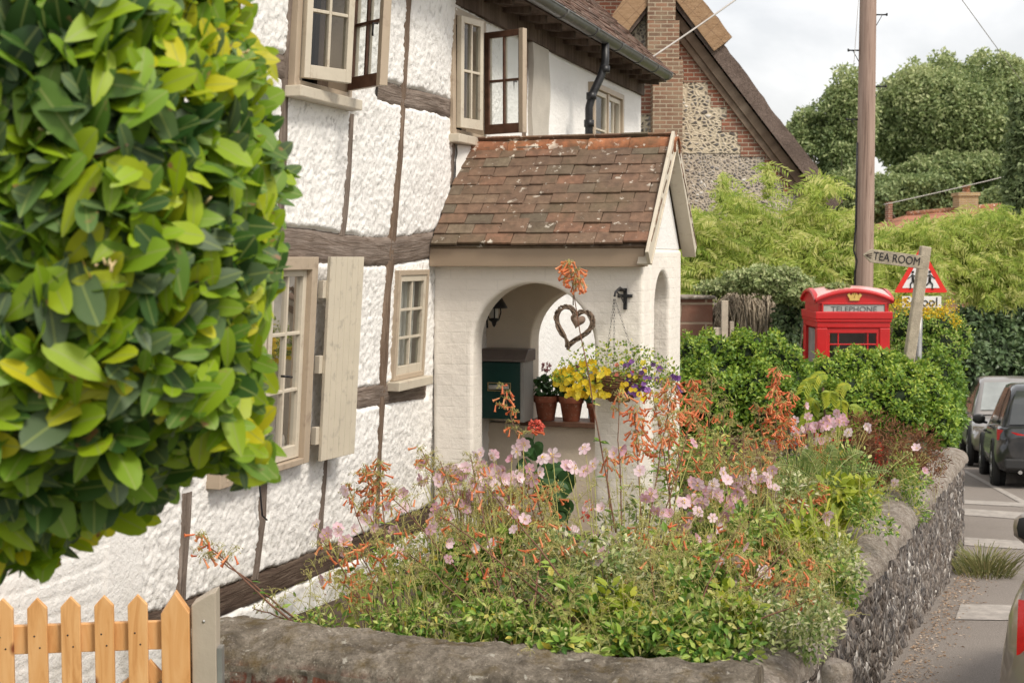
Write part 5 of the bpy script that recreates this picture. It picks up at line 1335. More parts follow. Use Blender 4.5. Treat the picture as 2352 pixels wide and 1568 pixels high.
# wands of bare and leafy stems crossing in front
for lab, b_, hs_ in (('bare reddish stems leaning left over the middle of the wall', (1400, 1520, 5.35), [(1120, 1120, 5.9, .16, 10, .2, .06), (1010, 1180, 5.8, .16, 10, .15, .07), (1190, 1300, 5.6, .1, 8, .1, .05)]),
    ('bare reddish stems leaning right toward the wall corner', (1640, 1520, 5.3), [(1830, 1240, 5.6, .14, 10, .2, .06), (1700, 1200, 5.7, .2, 12, .2, .07), (1880, 1370, 5.3, .1, 8, .3, .05)]),
    ('upright wiry stems with seed heads in the centre foreground', (1500, 1520, 5.4), [(1490, 1240, 5.7, .2, 14, .1, .08), (1580, 1220, 5.8, .2, 14, .15, .08), (1440, 1330, 5.6, .14, 10, .1, .07)]),
    ('wiry stems with dry seed sprays left of centre', (1200, 1500, 5.6), [(1050, 1220, 6.0, .2, 18, .15, .09), (930, 1260, 6.0, .2, 18, .1, .09), (1140, 1230, 5.9, .2, 18, .2, .09), (1260, 1190, 6.0, .2, 16, .2, .08)]),
    ('cloud of dry seed sprays at the back of the bed right of the pier', (1700, 1350, 7.3), [(1590, 1040, 7.9, .3, 26, .05, .13), (1650, 1060, 7.9, .3, 26, .05, .13), (1720, 1040, 8.0, .3, 26, .08, .13), (1770, 1110, 7.8, .3, 26, .1, .12), (1700, 1130, 7.6, .3, 24, .1, .12)])):
    cape_fuchsia(lab, b_, hs_)
# bronze bush, fern, hollyhock, lime grass
mound('feathery bronze brown bush behind the far end of the bed', 2010, 1045, 9.7, (.30, .34, .30), 2600, 'bronze_leaf', .045, .008, 'bronze_bush', 'bush', None, tpl=TPL_SM, clump=14)
mound('second smaller bronze bush nearer the street wall end', 2110, 1060, 10.2, (.24, .3, .28), 1700, 'bronze_leaf', .045, .008, 'bronze_bush', 'bush', None, tpl=TPL_SM, clump=12)
mound('dark olive growth under the bronze bush', 2040, 1150, 9.2, (.26, .3, .16), 900, 'bed_leaf', .04, .012, 'leafy_plant', 'plant')
M['fern'] = m_leaf('fern_green', [(0, (.16, .24, .06)), (1, (.40, .46, .18))], .6, .3)
fb = P(1890, 1130, 8.4); fr_ = root('fern', 'fern with arching fronds beside the bronze bush', 'fern', tuple(float(v) for v in fb), 0); m = MB()
for a in (-.7, .1, .75, 1.3, 1.9, 2.5, 3.1):
    t = fb+np.array([.42*cos(a), .25*sin(a*1.7), .10+.16*sin(a)]); pts = bezier(fb, (fb+t)/2+[0, 0, .12], t, 26); m.tube(pts, .003, n=4, cap=False)
    tg = np.gradient(pts, axis=0); sd_ = np.cross(tg, [0, -1, .3]); sd_ /= np.linalg.norm(sd_, axis=1)[:, None]
    l_ = .10*np.sin(np.linspace(.5, pi, 26))
    for s_ in (-1, 1): m.scatter(TPL_SM, pts, sd_*s_+tg/np.linalg.norm(tg, axis=1)[:, None]*.5, np.tile([0, -.8, .6], (26, 1)), l_*.8, .011, np.random.rand(26))
m.build('frond', M['fern'], fr_)
gb = P(1880, 1290, 6.9); gr_ = root('strap_leaf_clump', 'clump of long lime green strap leaves against the coping', 'plant', tuple(float(v) for v in gb), 0); m = MB()
for i in range(90):
    a = random.uniform(0, 6.28); b0 = gb+np.array([random.uniform(-.1, .1), random.uniform(-.4, .4), -.1]); t = b0+np.array([.16*cos(a), .16*sin(a), random.uniform(.2, .38)]); pts = bezier(b0, b0*.4+t*.6+[0, 0, .12], t, 7)
    wv_ = np.array([.004*sin(a)+.003, .004, 0]); G = np.stack([pts-wv_, pts+wv_], 1); m.grid(G, luv=np.tile([0, .3, random.random()], (7, 2, 1)))
m.build('strap_leaves', M['lime_leaf'], gr_)
hb = P(1290, 1230, 8.4); hr_ = root('geranium_plant', 'round leaved dark geranium with a red pompom head climbing by the porch step', 'flowering plant', tuple(float(v) for v in hb), 0); m = MB(); f = MB()
pth = [P(x, y, 8.6) for x, y in [(1300, 1260), (1305, 1160), (1290, 1110), (1255, 1080), (1235, 1050), (1222, 1020), (1232, 985)]]; m.tube(pth, .005)
TPL_RND = ([(0, 0, 0)]+[(.5-.5*cos(a), .5*sin(a), .06*cos(3*a)) for a in np.linspace(.25, 2*pi-.25, 11)], [(0, i, i+1) for i in range(1, 11)])
for x, y, s_ in [(1220, 1035, 20), (1215, 1050, 24), (1240, 1070, 26), (1215, 1085, 22), (1262, 1085, 26), (1275, 1110, 30), (1290, 1130, 30), (1262, 1120, 26), (1300, 1150, 28), (1240, 1095, 24), (1310, 1180, 26), (1285, 1165, 26)]*2:
    p = P(x+random.gauss(0, 8), y+random.gauss(0, 8), 8.6+random.uniform(-.08, .05)); a = random.random()*6.28
    m.scatter(TPL_RND, [p], np.array([[cos(a), -.2, sin(a)]]), np.array([[random.uniform(-.4, .4), -1, random.uniform(0, .8)]]), s_/F*8.6*1.6, s_/F*8.6*1.6, [random.random()*.6])
m.build('foliage', M['geranium_leaf'], hr_)
for x, y in ((1231, 980), (1352, 1160), (1345, 1185)):
    f = MB(); ball_leaves(f, P(x, y, 8.5), (.045, .045, .035) if y < 1000 else (.02, .02, .03), 150 if y < 1000 else 30, .022, .018, .3, TPL_SM); f.build('flower_head', M['red_petal'], hr_)
# undergrowth too fine to count
m = MB(); N = 9000
u = np.random.rand(N); w = np.random.rand(N); y = -4.1+w*7.8; wp = J[None]+AV[None]*y[:, None]; s_ = (face_x(wp[:, 1])-.5-wp[:, 0])/(NV[0]-.408*NV[1]); O = wp+NV[None]*(s_*(.06+.94*u))[:, None]
dd = (wp[:, 1]+.327*0); near = O[:, 1]
lim = near > 5.25+.327*(.9-O[:, 0])
kp = lim & ~((O-J[None])@AV > -.15) | (lim & ((O-J[None])@NV > 1.7)); O = O[kp]; N = len(O)
left = np.clip((O[:, 0]+.1)/.8, .05, 1); kk = np.random.rand(N) < left; O = O[kk]; N = len(O)
O[:, 2] = -1.9-.03*np.clip(O[:, 1]-6, 0, 9)+np.random.rand(N)**1.5*.22
m.scatter(TPL_MD, O, rdir(N, .5), rdir(N, .9), np.random.uniform(.03, .07, N), np.random.uniform(.015, .035, N), np.random.rand(N))
tag(m.build('undergrowth', M['bed_leaf']), 'mixed low green undergrowth covering the soil of the flower bed', 'undergrowth', kind='stuff')
# grass tuft on the road edge
tb = on_ground(2258, 1318); gt = root('grass_tuft', 'tuft of long dry green grass growing at the foot of the flint wall', 'grass tuft', tuple(float(v) for v in tb), 0); m = MB()
for i in range(420):
    a = random.random()*6.28; r0 = random.random()*.16; b0 = tb+np.array([1.5*r0*cos(a), r0*sin(a)*2, 0]); t = b0+np.array([.16*cos(a), .12*sin(a), random.uniform(.06, .22)]); pts = bezier(b0, b0*.5+t*.5+[0, 0, .07], t, 4)
    wv_ = np.array([.0035, .001, 0]); G = np.stack([pts-wv_, pts+wv_], 1); m.grid(G, luv=np.tile([0, .3, random.random()], (4, 2, 1)))
m.build('grass_blades', m_leaf('dry_grass', [(0, (.10, .12, .03)), (.6, (.22, .22, .07)), (1, (.36, .30, .14))], .7, .3), gt)
# ================================================================ clipped hedges, shrubs, trees behind
def leafmass(m, blobs, N, ln, wd, tpl=TPL_SM, up=.5, shell=.55, droop=0, mi=0, rb=(0, 1)):
    tot = sum(b[3]*b[4] for b in blobs)
    for (px, py, d, rx, rz, *rest) in blobs:
        ry = rest[0] if rest else (rx+rz)*.4
        c = P(px, py, d); k = max(20, int(N*rx*rz/tot)); s_ = d/F
        R_ = np.array([rx*s_, ry*s_, rz*s_]); dd = rdir(k); rr = np.random.uniform(shell, 1, k)
        lum = 1+.28*np.sin(dd[:, 0]*6+px)*np.cos(dd[:, 2]*7+py)+np.abs(np.random.randn(k))*.12*(ln > .1)
        O = c+dd*R_*(rr*lum)[:, None]; U = dd*.5+rdir(k)*.8; U[:, 2] -= droop
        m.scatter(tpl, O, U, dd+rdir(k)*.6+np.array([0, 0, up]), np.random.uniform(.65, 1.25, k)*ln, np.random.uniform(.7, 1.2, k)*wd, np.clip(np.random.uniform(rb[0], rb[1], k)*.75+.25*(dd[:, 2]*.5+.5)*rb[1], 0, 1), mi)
def leafcloud(m, px, py, d, rx, rz, ry, N, ln, wd, freq=.45, thr=.40, tpl=TPL_SM, mi=0, rb=(0, 1), seed=0):
    """leaves through one irregular crown volume, clumped by 3-D noise, thinning to ragged sprays at the rim"""
    c = P(px, py, d); s_ = d/F; v = rdir(N*4)*np.random.rand(N*4, 1)**.42; q = v*np.array([rx*s_, ry*s_, rz*s_]); X = (c+q)*freq
    def n3(k, o): return (vn2(X[:, 0]*k, X[:, 2]*k, seed+o)+vn2(X[:, 1]*k+9, X[:, 2]*k, seed+o+1)+vn2(X[:, 0]*k, X[:, 1]*k+5, seed+o+2))/3
    n = .42*n3(1, 0)+.31*n3(2.6, 3)+.27*n3(6.0, 6); r = np.linalg.norm(v, axis=1)
    kp = n > thr+.20*np.clip((r-.55)/.45, 0, 1)**1.5; q = q[kp][:N]; n = n[kp][:N]; k = len(q)
    dd = rdir(k)
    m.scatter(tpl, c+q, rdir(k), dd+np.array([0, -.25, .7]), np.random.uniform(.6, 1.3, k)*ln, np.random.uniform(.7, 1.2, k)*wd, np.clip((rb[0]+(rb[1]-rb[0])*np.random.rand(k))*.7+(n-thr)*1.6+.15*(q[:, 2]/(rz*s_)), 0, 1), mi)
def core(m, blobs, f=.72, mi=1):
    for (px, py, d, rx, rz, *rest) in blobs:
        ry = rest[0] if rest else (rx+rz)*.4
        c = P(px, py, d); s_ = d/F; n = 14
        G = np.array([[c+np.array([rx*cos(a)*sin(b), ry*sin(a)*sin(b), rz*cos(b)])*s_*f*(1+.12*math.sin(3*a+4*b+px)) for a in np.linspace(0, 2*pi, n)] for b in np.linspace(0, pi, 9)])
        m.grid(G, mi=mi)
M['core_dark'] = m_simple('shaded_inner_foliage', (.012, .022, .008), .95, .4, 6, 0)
M['box_leaf'] = m_leaf('box_leaf', [(0, (.05, .13, .018)), (.4, (.15, .28, .03)), (.75, (.32, .46, .05)), (1, (.58, .64, .10))], .45, .3)
M['acer_leaf'] = m_leaf('yellow_green_leaf', [(0, (.17, .27, .05)), (.3, (.35, .47, .09)), (.7, (.58, .66, .16)), (1, (.80, .78, .34))], .55, .45)
M['ivy_leaf'] = m_leaf('ivy_leaf', [(0, (.05, .10, .04)), (.5, (.13, .20, .08)), (1, (.29, .34, .16))], .4, .15)
M['ivy_pale'] = m_leaf('ivy_pale', [(0, (.14, .20, .06)), (.5, (.32, .40, .15)), (1, (.56, .58, .30))], .5, .25)
M['tree_leaf'] = m_leaf('tree_leaf', [(0, (.12, .18, .07)), (.5, (.28, .36, .14)), (.8, (.43, .49, .22)), (1, (.56, .60, .30))], .55, .3)
M['tree_leaf2'] = m_leaf('pale_tree_leaf', [(0, (.10, .15, .06)), (.5, (.22, .29, .12)), (1, (.40, .46, .22))], .55, .3)
M['bark'] = m_simple('grey_bark', (.14, .125, .095), .9, .3, 6, .02)
def shrub(name, label, cat, base, blobs, N, leaf, ln, wd, tpl=TPL_SM, up=.5, droop=0, shell=.55, cf=.72, group=None, stems=6, rb=(0, 1), stem_r=.02):
    b = P(*base[:2], base[2]); b[2] = float(gz(b[1])) if len(base) < 4 else b[2]
    rt = root(name, label, cat, tuple(float(v) for v in b), 0, group); m = MB(); leafmass(m, blobs, N, ln, wd, tpl, up, shell, droop, 0, rb)
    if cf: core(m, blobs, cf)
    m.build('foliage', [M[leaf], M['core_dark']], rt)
    if not stems: return rt
    t = MB()
    for i in range(stems):
        q = blobs[i % len(blobs)]; c = P(q[0], q[1], q[2]); t.tube(bezier(b+np.array([.1*(i-stems/2)*.5, 0, 0]), (b*.4+c*.6)*[1, 1, 1]+np.random.randn(3)*.08, c, 9), np.linspace(stem_r, stem_r*.3, 9), n=6)
    t.build('stem', M['bark'], rt); return rt
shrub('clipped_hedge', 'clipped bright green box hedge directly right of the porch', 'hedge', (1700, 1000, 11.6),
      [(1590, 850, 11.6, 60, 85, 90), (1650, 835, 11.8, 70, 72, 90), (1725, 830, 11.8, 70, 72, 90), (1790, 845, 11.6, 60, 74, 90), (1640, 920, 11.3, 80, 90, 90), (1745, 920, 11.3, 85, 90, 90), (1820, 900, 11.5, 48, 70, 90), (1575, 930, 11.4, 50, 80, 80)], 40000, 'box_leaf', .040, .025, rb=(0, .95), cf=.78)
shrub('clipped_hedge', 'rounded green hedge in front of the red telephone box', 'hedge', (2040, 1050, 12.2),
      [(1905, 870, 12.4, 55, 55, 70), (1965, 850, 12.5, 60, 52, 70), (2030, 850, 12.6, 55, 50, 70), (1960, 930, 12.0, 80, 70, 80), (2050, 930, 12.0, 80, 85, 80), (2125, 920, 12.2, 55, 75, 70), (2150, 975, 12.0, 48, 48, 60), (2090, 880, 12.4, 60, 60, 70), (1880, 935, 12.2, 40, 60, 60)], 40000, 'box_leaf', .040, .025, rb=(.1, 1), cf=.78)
# lush compound leaves in front of the hedges
sm_ = root('shrub', 'bright green shrub with large divided leaves between the two clipped hedges', 'shrub', tuple(P(1890, 1000, 10.8)), 0); m = MB()
for x, y, s_ in [(1865, 880, 1), (1885, 865, .9), (1905, 905, 1.1), (1870, 925, 1.1), (1930, 925, 1), (1890, 955, 1.2), (1925, 965, 1.1), (1960, 940, .9), (1860, 960, 1), (1905, 985, 1), (1950, 980, .9), (1940, 890, .8)]:
    b0 = P(x, y, 10.9+random.uniform(-.1, .1)); a0 = random.uniform(-.6, .6); tip = b0+np.array([.17*sin(a0)*s_, -.06, -.05]); pts = bezier(b0+[-.1*sin(a0), 0, .02], (b0+tip)/2+[0, 0, .07], tip, 9); tg = np.gradient(pts, axis=0); tg /= np.linalg.norm(tg, axis=1)[:, None]
    sd_ = np.cross(tg, [0, -.5, .8]); m.tube(pts, .003, n=4)
    for g_ in (-1, 1): m.scatter(TPL_MD, pts, sd_*g_+tg*.5+np.array([0, 0, -.25]), np.tile([0, -.6, .8], (9, 1)), .075*s_, .028*s_, np.random.uniform(.2, 1, 9)*(1 if y < 930 else .45))
m.build('foliage', M['lime_leaf'], sm_); m = MB(); m.tube([P(1890, 1050, 10.8), P(1895, 960, 10.9), P(1890, 890, 10.9)], .01); m.build('stem', M['twig'], sm_)
# hedge tail along the road, darker
shrub('roadside_hedge', 'loose green hedge at the far end of the flint wall by the parked cars', 'hedge', (2150, 1040, 14.5),
      [(2150, 880, 15, 55, 80, 80), (2165, 950, 14.6, 45, 55, 80), (2185, 890, 16, 26, 60, 70), (2170, 1000, 14.2, 30, 35, 50), (2190, 950, 15.5, 22, 60, 50)], 9000, 'box_leaf', .05, .03, rb=(.0, .8), cf=.75)
shrub('flowering_bush', 'olive leaved bush topped with small yellow flowers right of the telephone box', 'bush', (2130, 900, 16.4),
      [(2095, 760, 16.9, 60, 60, 60), (2150, 760, 16.9, 60, 55, 60), (2110, 820, 16.7, 60, 60, 60), (2165, 810, 16.7, 50, 60, 60), (2200, 780, 17, 30, 50, 50), (2070, 850, 16.6, 40, 60, 50), (2140, 870, 16.6, 60, 50, 50)], 14000, 'bed_leaf', .05, .022, TPL_SM, rb=(0, .9), cf=.75, group=None)
ob = [o for o in COL.objects if o.get('category') == 'bush' and o.get('label', '').startswith('olive')][0]
m = MB()
for i in range(130):
    x, y = random.choice([(2175, 705), (2150, 712), (2195, 735), (2085, 695), (2060, 700), (2120, 715)]); p = P(x+random.gauss(0, 14), y+random.gauss(0, 8), 16.0); ball_leaves(m, p, (.02, .02, .02), 5, .03, .022, .5, TPL_SM)
m.build('flower_sprays', M['yellow_petal'], ob)
# yellow-green drooping shrubs behind the walls
TPL_LONG = ([(0, 0, 0), (.45, .5, .02), (1, 0, -.28), (.45, -.5, .02)], [(0, 3, 2), (0, 2, 1)])
sumac = [
 ('low drooping yellow green shrub immediately right of the porch gable', 1600, 20.0, [(1590, 560, 20, 50, 80), (1635, 560, 20, 55, 60), (1600, 630, 19.8, 60, 60)]),
 ('yellow green shrub in front of the flint gable, spiky shoots above', 1700, 20.5, [(1690, 570, 20.5, 60, 60), (1740, 560, 20.5, 55, 60), (1720, 620, 20.2, 70, 50), (1690, 490, 20.6, 22, 50), (1765, 420, 20.6, 9, 42), (1660, 440, 20.6, 10, 45), (1725, 500, 20.6, 20, 40)]),
 ('tallest yellow green shrub with fern like hanging leaves left of the telegraph pole', 1850, 21.0, [(1830, 540, 21, 60, 60), (1890, 430, 21, 34, 20), (1870, 470, 21, 26, 40), (1915, 560, 21, 60, 70), (1850, 600, 20.5, 80, 60), (1940, 520, 21, 40, 40), (1955, 600, 21, 50, 70)]),
 ('yellow green shrub behind the tea room finger sign', 2060, 22.0, [(2040, 570, 22, 50, 45), (2095, 560, 22, 55, 40), (2050, 640, 21.5, 60, 60), (2110, 640, 21.5, 60, 50), (2140, 540, 22, 50, 40)]),
 ('big yellow green shrub to the right of the warning sign', 2240, 22.5, [(2210, 560, 22.5, 60, 60), (2270, 530, 22.5, 55, 55), (2320, 560, 22.5, 55, 60), (2230, 630, 22.2, 70, 60), (2310, 640, 22.2, 70, 60), (2370, 540, 22.5, 50, 60)])]
for lab, px, d, bl in sumac:
    rt = shrub('sumac_shrub', lab, 'shrub', (px, 900, d), bl, 300, 'acer_leaf', .11, .03, TPL_SM, .6, .2, .0, .50, 'yellow green shrubs behind the garden walls', 0 if px > 2000 else 4, (.0, 1), .04)
    m = MB()
    for (qx, qy, qd, rx, rz) in bl:
        leafcloud(m, qx, qy, qd, rx*1.1, rz*1.1, (rx+rz)*.45, int(rx*rz*.42), .11, .034, .9, .36, seed=int(qx))
        for i in range(int(rx*rz/34)):      # arching pinnate fronds
            a = random.random()*6.28; r_ = random.random()**.5*1.08; p0 = P(qx+rx*r_*cos(a), qy+rz*r_*sin(a), qd+random.uniform(-.75, .1)); an_ = random.uniform(-1.3, 1.3)
            Lf_ = random.uniform(.22, .42); tip = p0+np.array([Lf_*sin(an_), -.12, Lf_*random.uniform(-.45, .12)]); pts = bezier(p0, (p0+tip)/2+np.array([0, 0, Lf_*random.uniform(.1, .3)]), tip, 8)
            tg = np.gradient(pts, axis=0); tg /= np.linalg.norm(tg, axis=1)[:, None]; sd_ = np.cross(tg, [0, -1, .3])
            for g_ in (-1, 1):
                m.scatter(TPL_SM, pts, sd_*g_+tg*.6+np.array([0, 0, -.45])+np.random.randn(8, 3)*.15, np.tile([0, -.8, .7], (8, 1))+np.random.randn(8, 3)*.35, random.uniform(.08, .13), .026, np.clip(random.uniform(.25, 1)+np.random.uniform(-.15, .15, 8), 0, 1))
    m.build('frond', M['acer_leaf'], rt)
# dark green bushes under and behind
def sh2(lab, base, bl, N, ln, wd, leaf, **kw): return shrub(kw.pop('name', 'evergreen_bush'), lab, kw.pop('cat', 'bush'), base, bl, N, leaf, ln, wd, **kw)
sh2('dark evergreen mass behind the parked cars at the right edge', (2290, 900, 36), [(2240, 770, 36, 60, 80), (2300, 760, 36, 70, 90), (2370, 760, 36, 70, 90), (2270, 840, 35, 90, 70), (2350, 850, 35, 80, 60), (2215, 850, 34, 40, 70)], 15000, .17, .10, 'ivy_leaf', cf=.85, rb=(0, .7))
sh2('dark ivy covered growth between dry vines and the telephone box', (1815, 900, 16.3), [(1815, 770, 16.4, 42, 80, 60), (1830, 710, 16.5, 40, 60, 60), (1840, 820, 16.3, 24, 60, 50)], 9000, .05, .045, 'ivy_leaf', cf=.8, rb=(0, .8), name='ivy', cat='ivy')
sh2('pale green ivy trailing over the wall and onto the telephone box roof', (1790, 900, 16.1), [(1760, 645, 16.4, 55, 34, 50), (1810, 655, 16.3, 55, 40, 50), (1850, 675, 16.0, 40, 28, 50), (1700, 645, 16.6, 50, 26, 50), (1640, 660, 17.2, 40, 16, 40), (1880, 668, 15.2, 30, 10, 30), (1925, 660, 14.7, 26, 5, 20)], 15000, .05, .04, 'ivy_pale', cf=.5, shell=.25, name='ivy', cat='ivy')
# ---- dry vines over a stone arch and brick pier
pb = P(1600, 760, 17.0); pier = root('brick_pier', 'weathered red sandstone pier beside the white porch corner', 'pier', (float(pb[0]), 17.0, float(gz(17))), 0)
M['red_stone'] = m_brick('red_sandstone', (.27, .13, .09), (.19, .09, .065), (.45, .35, .26), .62, .235, .016, (.30, .21, .16))
def zz_(py, d): return (590-py)/F*d
m = MB(); xa, xb = P(1510, 700, 17)[0], P(1634, 700, 17)[0]; g0 = float(gz(17))
G = np.array([[(xa+(xb-xa)*u, 16.9, z) for u in np.linspace(0, 1, 12)] for z in np.linspace(g0, zz_(686, 17), 30)]); m.grid(rough_grid(G, (.05, .02), (3, 9), 4))
m.box((0, 0, 0), (1, 0, 0), (0, 1, 0), (0, 0, 1), (xa, xb), (16.93, 17.4), (g0, zz_(686, 17)-.02)); m.build('pier_stone', M['red_stone'], pier)
m = MB(); m.box((0, 0, 0), (1, 0, 0), (0, 1, 0), (0, 0, 1), (xa-.02, xb+.03), (16.83, 17.45), (zz_(686, 17), zz_(678, 17))); m.build('cap_stone', M['coping'], pier, bevel=.02)
wb_ = P(1715, 760, 17.2); wl = root('arched_stone_wall', 'round topped reddish stone wall smothered in dry grey vine stems', 'wall', (float(wb_[0]), 17.2, float(gz(17.2))), 0)
m = MB(); cx = float(wb_[0]); rw = .42; zt = zz_(672, 17.2); sp_ = zt-.36
out = [(cx-rw, g0)]+[(cx-rw*cos(t), sp_+.36*sin(t)) for t in np.linspace(0, pi, 20)]+[(cx+rw, g0)]
m.add([(x, 17.15, z) for x, z in out]+[(x, 17.5, z) for x, z in out], [tuple(range(22)), tuple(range(43, 21, -1))]+[(i+22, i+23, i+1, i) for i in range(21)], smooth=False); m.build('stonework', M['red_stone'], wl)
dv = root('dry_vine', 'curtain of dead brown vine stems hanging over the round topped wall', 'vine', (float(wb_[0]), 17.1, zt), 0); m = MB()
for i in range(720):
    t = random.uniform(.05, pi); x0 = cx+(rw+.05)*cos(t)*-1*random.uniform(.4, 1.05); z0 = sp_+.38*sin(math.acos(max(-1, min(1, (x0-cx)/(rw+.06)))))*random.uniform(.6, 1.08); y0 = 17.05+random.uniform(-.10, .12)
    L_ = random.uniform(.12, .55)*(1.0 if x0 > cx-.1 else .55); s_ = random.uniform(-.12, .12)
    m.tube([(x0, y0, z0), (x0+s_*.6+random.uniform(-.03, .03), y0-.04, z0-L_*.3), (x0+s_, y0-.03, z0-L_)], random.uniform(.003, .007), n=4, cap=False)
for i in range(240):
    t = random.uniform(.2, pi-.2); m.tube([(cx-(rw+.02)*cos(t+q_)*random.uniform(.85, 1.02), 17.05+random.uniform(-.05, .2), sp_+(.40*sin(t+q_))*random.uniform(.95, 1.1)) for q_ in np.linspace(0, .6, 5)], .005, n=4, cap=False)
m.build('vine_stems', m_simple('dry_vine_stem', (.52, .44, .34), .9, .35, 30, 0), dv)
gp_ = root('garden_gate', 'small bleached wooden gate posts and rails behind the clipped hedge', 'gate', tuple(P(1662, 760, 16.4)), 0)
for x0, x1, y0, y1, dx in ((1658, 1672, 690, 800, 0), (1640, 1657, 752, 830, .03), (1677, 1686, 738, 800, .02), (1630, 1652, 776, 830, .06)):
    m = MB(); a = P(x0, y0, 16.4+dx); b = P(x1, y1, 16.4+dx); m.box((0, 0, 0), (1, 0, 0), (0, 1, 0), (0, 0, 1), (a[0], b[0]), (a[1], a[1]+.06), (b[2], a[2])); m.build('post', m_simple('bleached_wood', (.52, .45, .36), .8, .2, 9, .003), gp_, bevel=.006)
# ================================================================ street furniture
wp_ = P(1987, 700, 18.0); tp0 = P(1997, -200, 18.0)
tpole = root('telegraph_pole', 'tall weathered wooden telegraph pole with climbing steps behind the telephone box', 'telegraph pole', (float(wp_[0])-.03, 18.0, float(gz(18))), 0)
m = MB(); b0 = np.array([wp_[0]-.02, 18.0, gz(18)]); t0_ = np.array([tp0[0], 18.0, 6.5]); m.tube([b0+(t0_-b0)*f for f in np.linspace(0, 1, 14)], np.linspace(.128, .092, 14), n=28); m.build('pole', M['pole'], tpole)
def on_pole(py, side):
    z = zz_(py, 18); f = (z-b0[2])/(t0_[2]-b0[2]); c = b0+(t0_-b0)*f; r = .128+(.092-.128)*f; return c+np.array([side*r, 0, 0])
for py, sd_ in ((42, 1), (122, -1), (203, 1), (278, -1)):
    p = on_pole(py, sd_); m = MB(); m.tube([p-[sd_*.02, 0, 0], p+[sd_*.135, 0, .0]], .010, n=6); m.tube([p+[sd_*.135, 0, -.015], p+[sd_*.135, 0, .02]], .012, n=6); m.tube([p+[sd_*.08, 0, 0], p+[0, 0, -.14]], .005, n=5); m.build('step_bracket', M['black_iron'], tpole)
m = MB(); pts = [on_pole(y, -1)+np.array([-.008, -.03, 0]) for y in (330, 430, 520, 575, 600, 625, 660, 800)]; pts[4] = pts[4]+[-.03+.05, -.02, 0]; pts[3] = pts[3]+[-.02, 0, 0]; m.tube(pts, .012, n=6); m.build('cable', M['black_iron'], tpole)
for lab, a, b, da, db, r in (('pale service wire rising from the cottage eaves to the upper right', (1490, 137), (1760, -52), 15.2, 17.8, .011), ('thin wire dropping beside the telegraph pole', (1961, 150), (1976, -60), 17.9, 18, .004), ('thin wire sloping down across the sky at the right', (2188, -30), (2390, 245), 24, 40, .008), ('faint wire sagging toward the far chimney', (2030, 470), (2352, 395), 40, 44, .015)):
    p0 = P(*a, da); p1 = P(*b, db); w_ = root('overhead_wire', lab, 'wire', tuple(float(v) for v in p0)); m = MB(); m.tube(bezier(p0, (p0+p1)/2+[0, 0, -.03], p1, 14), r, n=5); m.build('wire', m_simple('grey_wire', (.42, .39, .36), .7, .1, 3, 0), w_)
# ---- telephone box
M['phone_red'] = m_simple('gloss_post_red', (.52, .012, .014), .28, .12, 3, .0005, spec=.6)
M['gold'] = m_simple('gold_paint', (.62, .42, .12), .4, .15, 30, .001)
M['opal'] = m_simple('opal_glass', (.42, .42, .40), .35, .1, 12, .001)
D0 = 14.5; pc_ = P(1964, 700, D0); PBW = 177/F*D0
pbx = root('telephone_box', 'red cast iron telephone box with domed roof and gold crown, half hidden by the hedge', 'telephone box', (float(pc_[0]), D0+PBW/2, zz_(655, D0)-2.47), radians(-1)); 
H = 2.5; hw = PBW/2
def pbz(py): return H-(py-655)/F*D0
m = MB(); 
m.box((0, 0, 0), (1, 0, 0), (0, 1, 0), (0, 0, 1), (-hw+.02, hw-.02), (-hw+.02, hw-.02), (0, .12))
for sx in (-1, 1):
    for sy in (-1, 1): m.box((sx*(hw-.075), sy*(hw-.075), 0), (1, 0, 0), (0, 1, 0), (0, 0, 1), (-.055, .055), (-.055, .055), (.1, pbz(760)))
for py0, py1, ex in ((748, 735, .0), (735, 728, .012), (728, 722, .02)):
    m.box((0, 0, 0), (1, 0, 0), (0, 1, 0), (0, 0, 1), (-hw+.02-ex, hw-.02+ex), (-hw+.02-ex, hw-.02+ex), (pbz(py0+12), pbz(py1+0)))
m.build('carcass', M['phone_red'], pbx, bevel=.01, local=True)
m = MB(); m.box((0, 0, 0), (1, 0, 0), (0, 1, 0), (0, 0, 1), (-hw+.035, hw-.035), (-hw+.035, hw-.035), (pbz(735), pbz(694))); 
m.build('fascia', M['phone_red'], pbx, bevel=.008, local=True)
# pediment (segmental) on 4 sides and dome
m = MB(); 
def seg(n=24, w=hw, rise=.10, z0=None):
    return [(-w*cos(t), z0+rise*sin(t)) for t in np.linspace(0, pi, n)]
zb = pbz(697)
# segmental curve: shallow arc across the whole width
xsA = np.linspace(-hw-.005, hw+.005, 26); arc = lambda x: zb+.095*(1-(x/hw)**2)
for rot in range(4):
    c_, s_ = cos(rot*pi/2), sin(rot*pi/2)
    def R3(p): x, y, z = p; return (x*c_-y*s_, x*s_+y*c_, z)
    fr = [R3((x, -hw+.015, arc(x)-.01)) for x in xsA]+[R3((x, -hw+.015, zb-.03)) for x in xsA]
    m.add(fr, [(i+26, i+27, i+1, i) for i in range(25)], smooth=False)
    G = np.array([[R3((x, y, arc(x)+dz)) for x in xsA] for y, dz in ((-hw+.015, -.01), (-hw-.012, -.012), (-hw-.016, .004), (-hw-.010, .022), (-hw+.03, .03))]); m.grid(G, smooth=False)
m.build('pediment', M['phone_red'], pbx, local=True)
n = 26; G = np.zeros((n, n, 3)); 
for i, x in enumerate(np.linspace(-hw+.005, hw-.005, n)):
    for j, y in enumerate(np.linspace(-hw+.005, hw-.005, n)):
        ax = (1-(x/hw)**2); ay = (1-(y/hw)**2); G[i, j] = (x, y, zb+.022+.085*(ax+ay-ax*ay)+.045*(ax*ay))
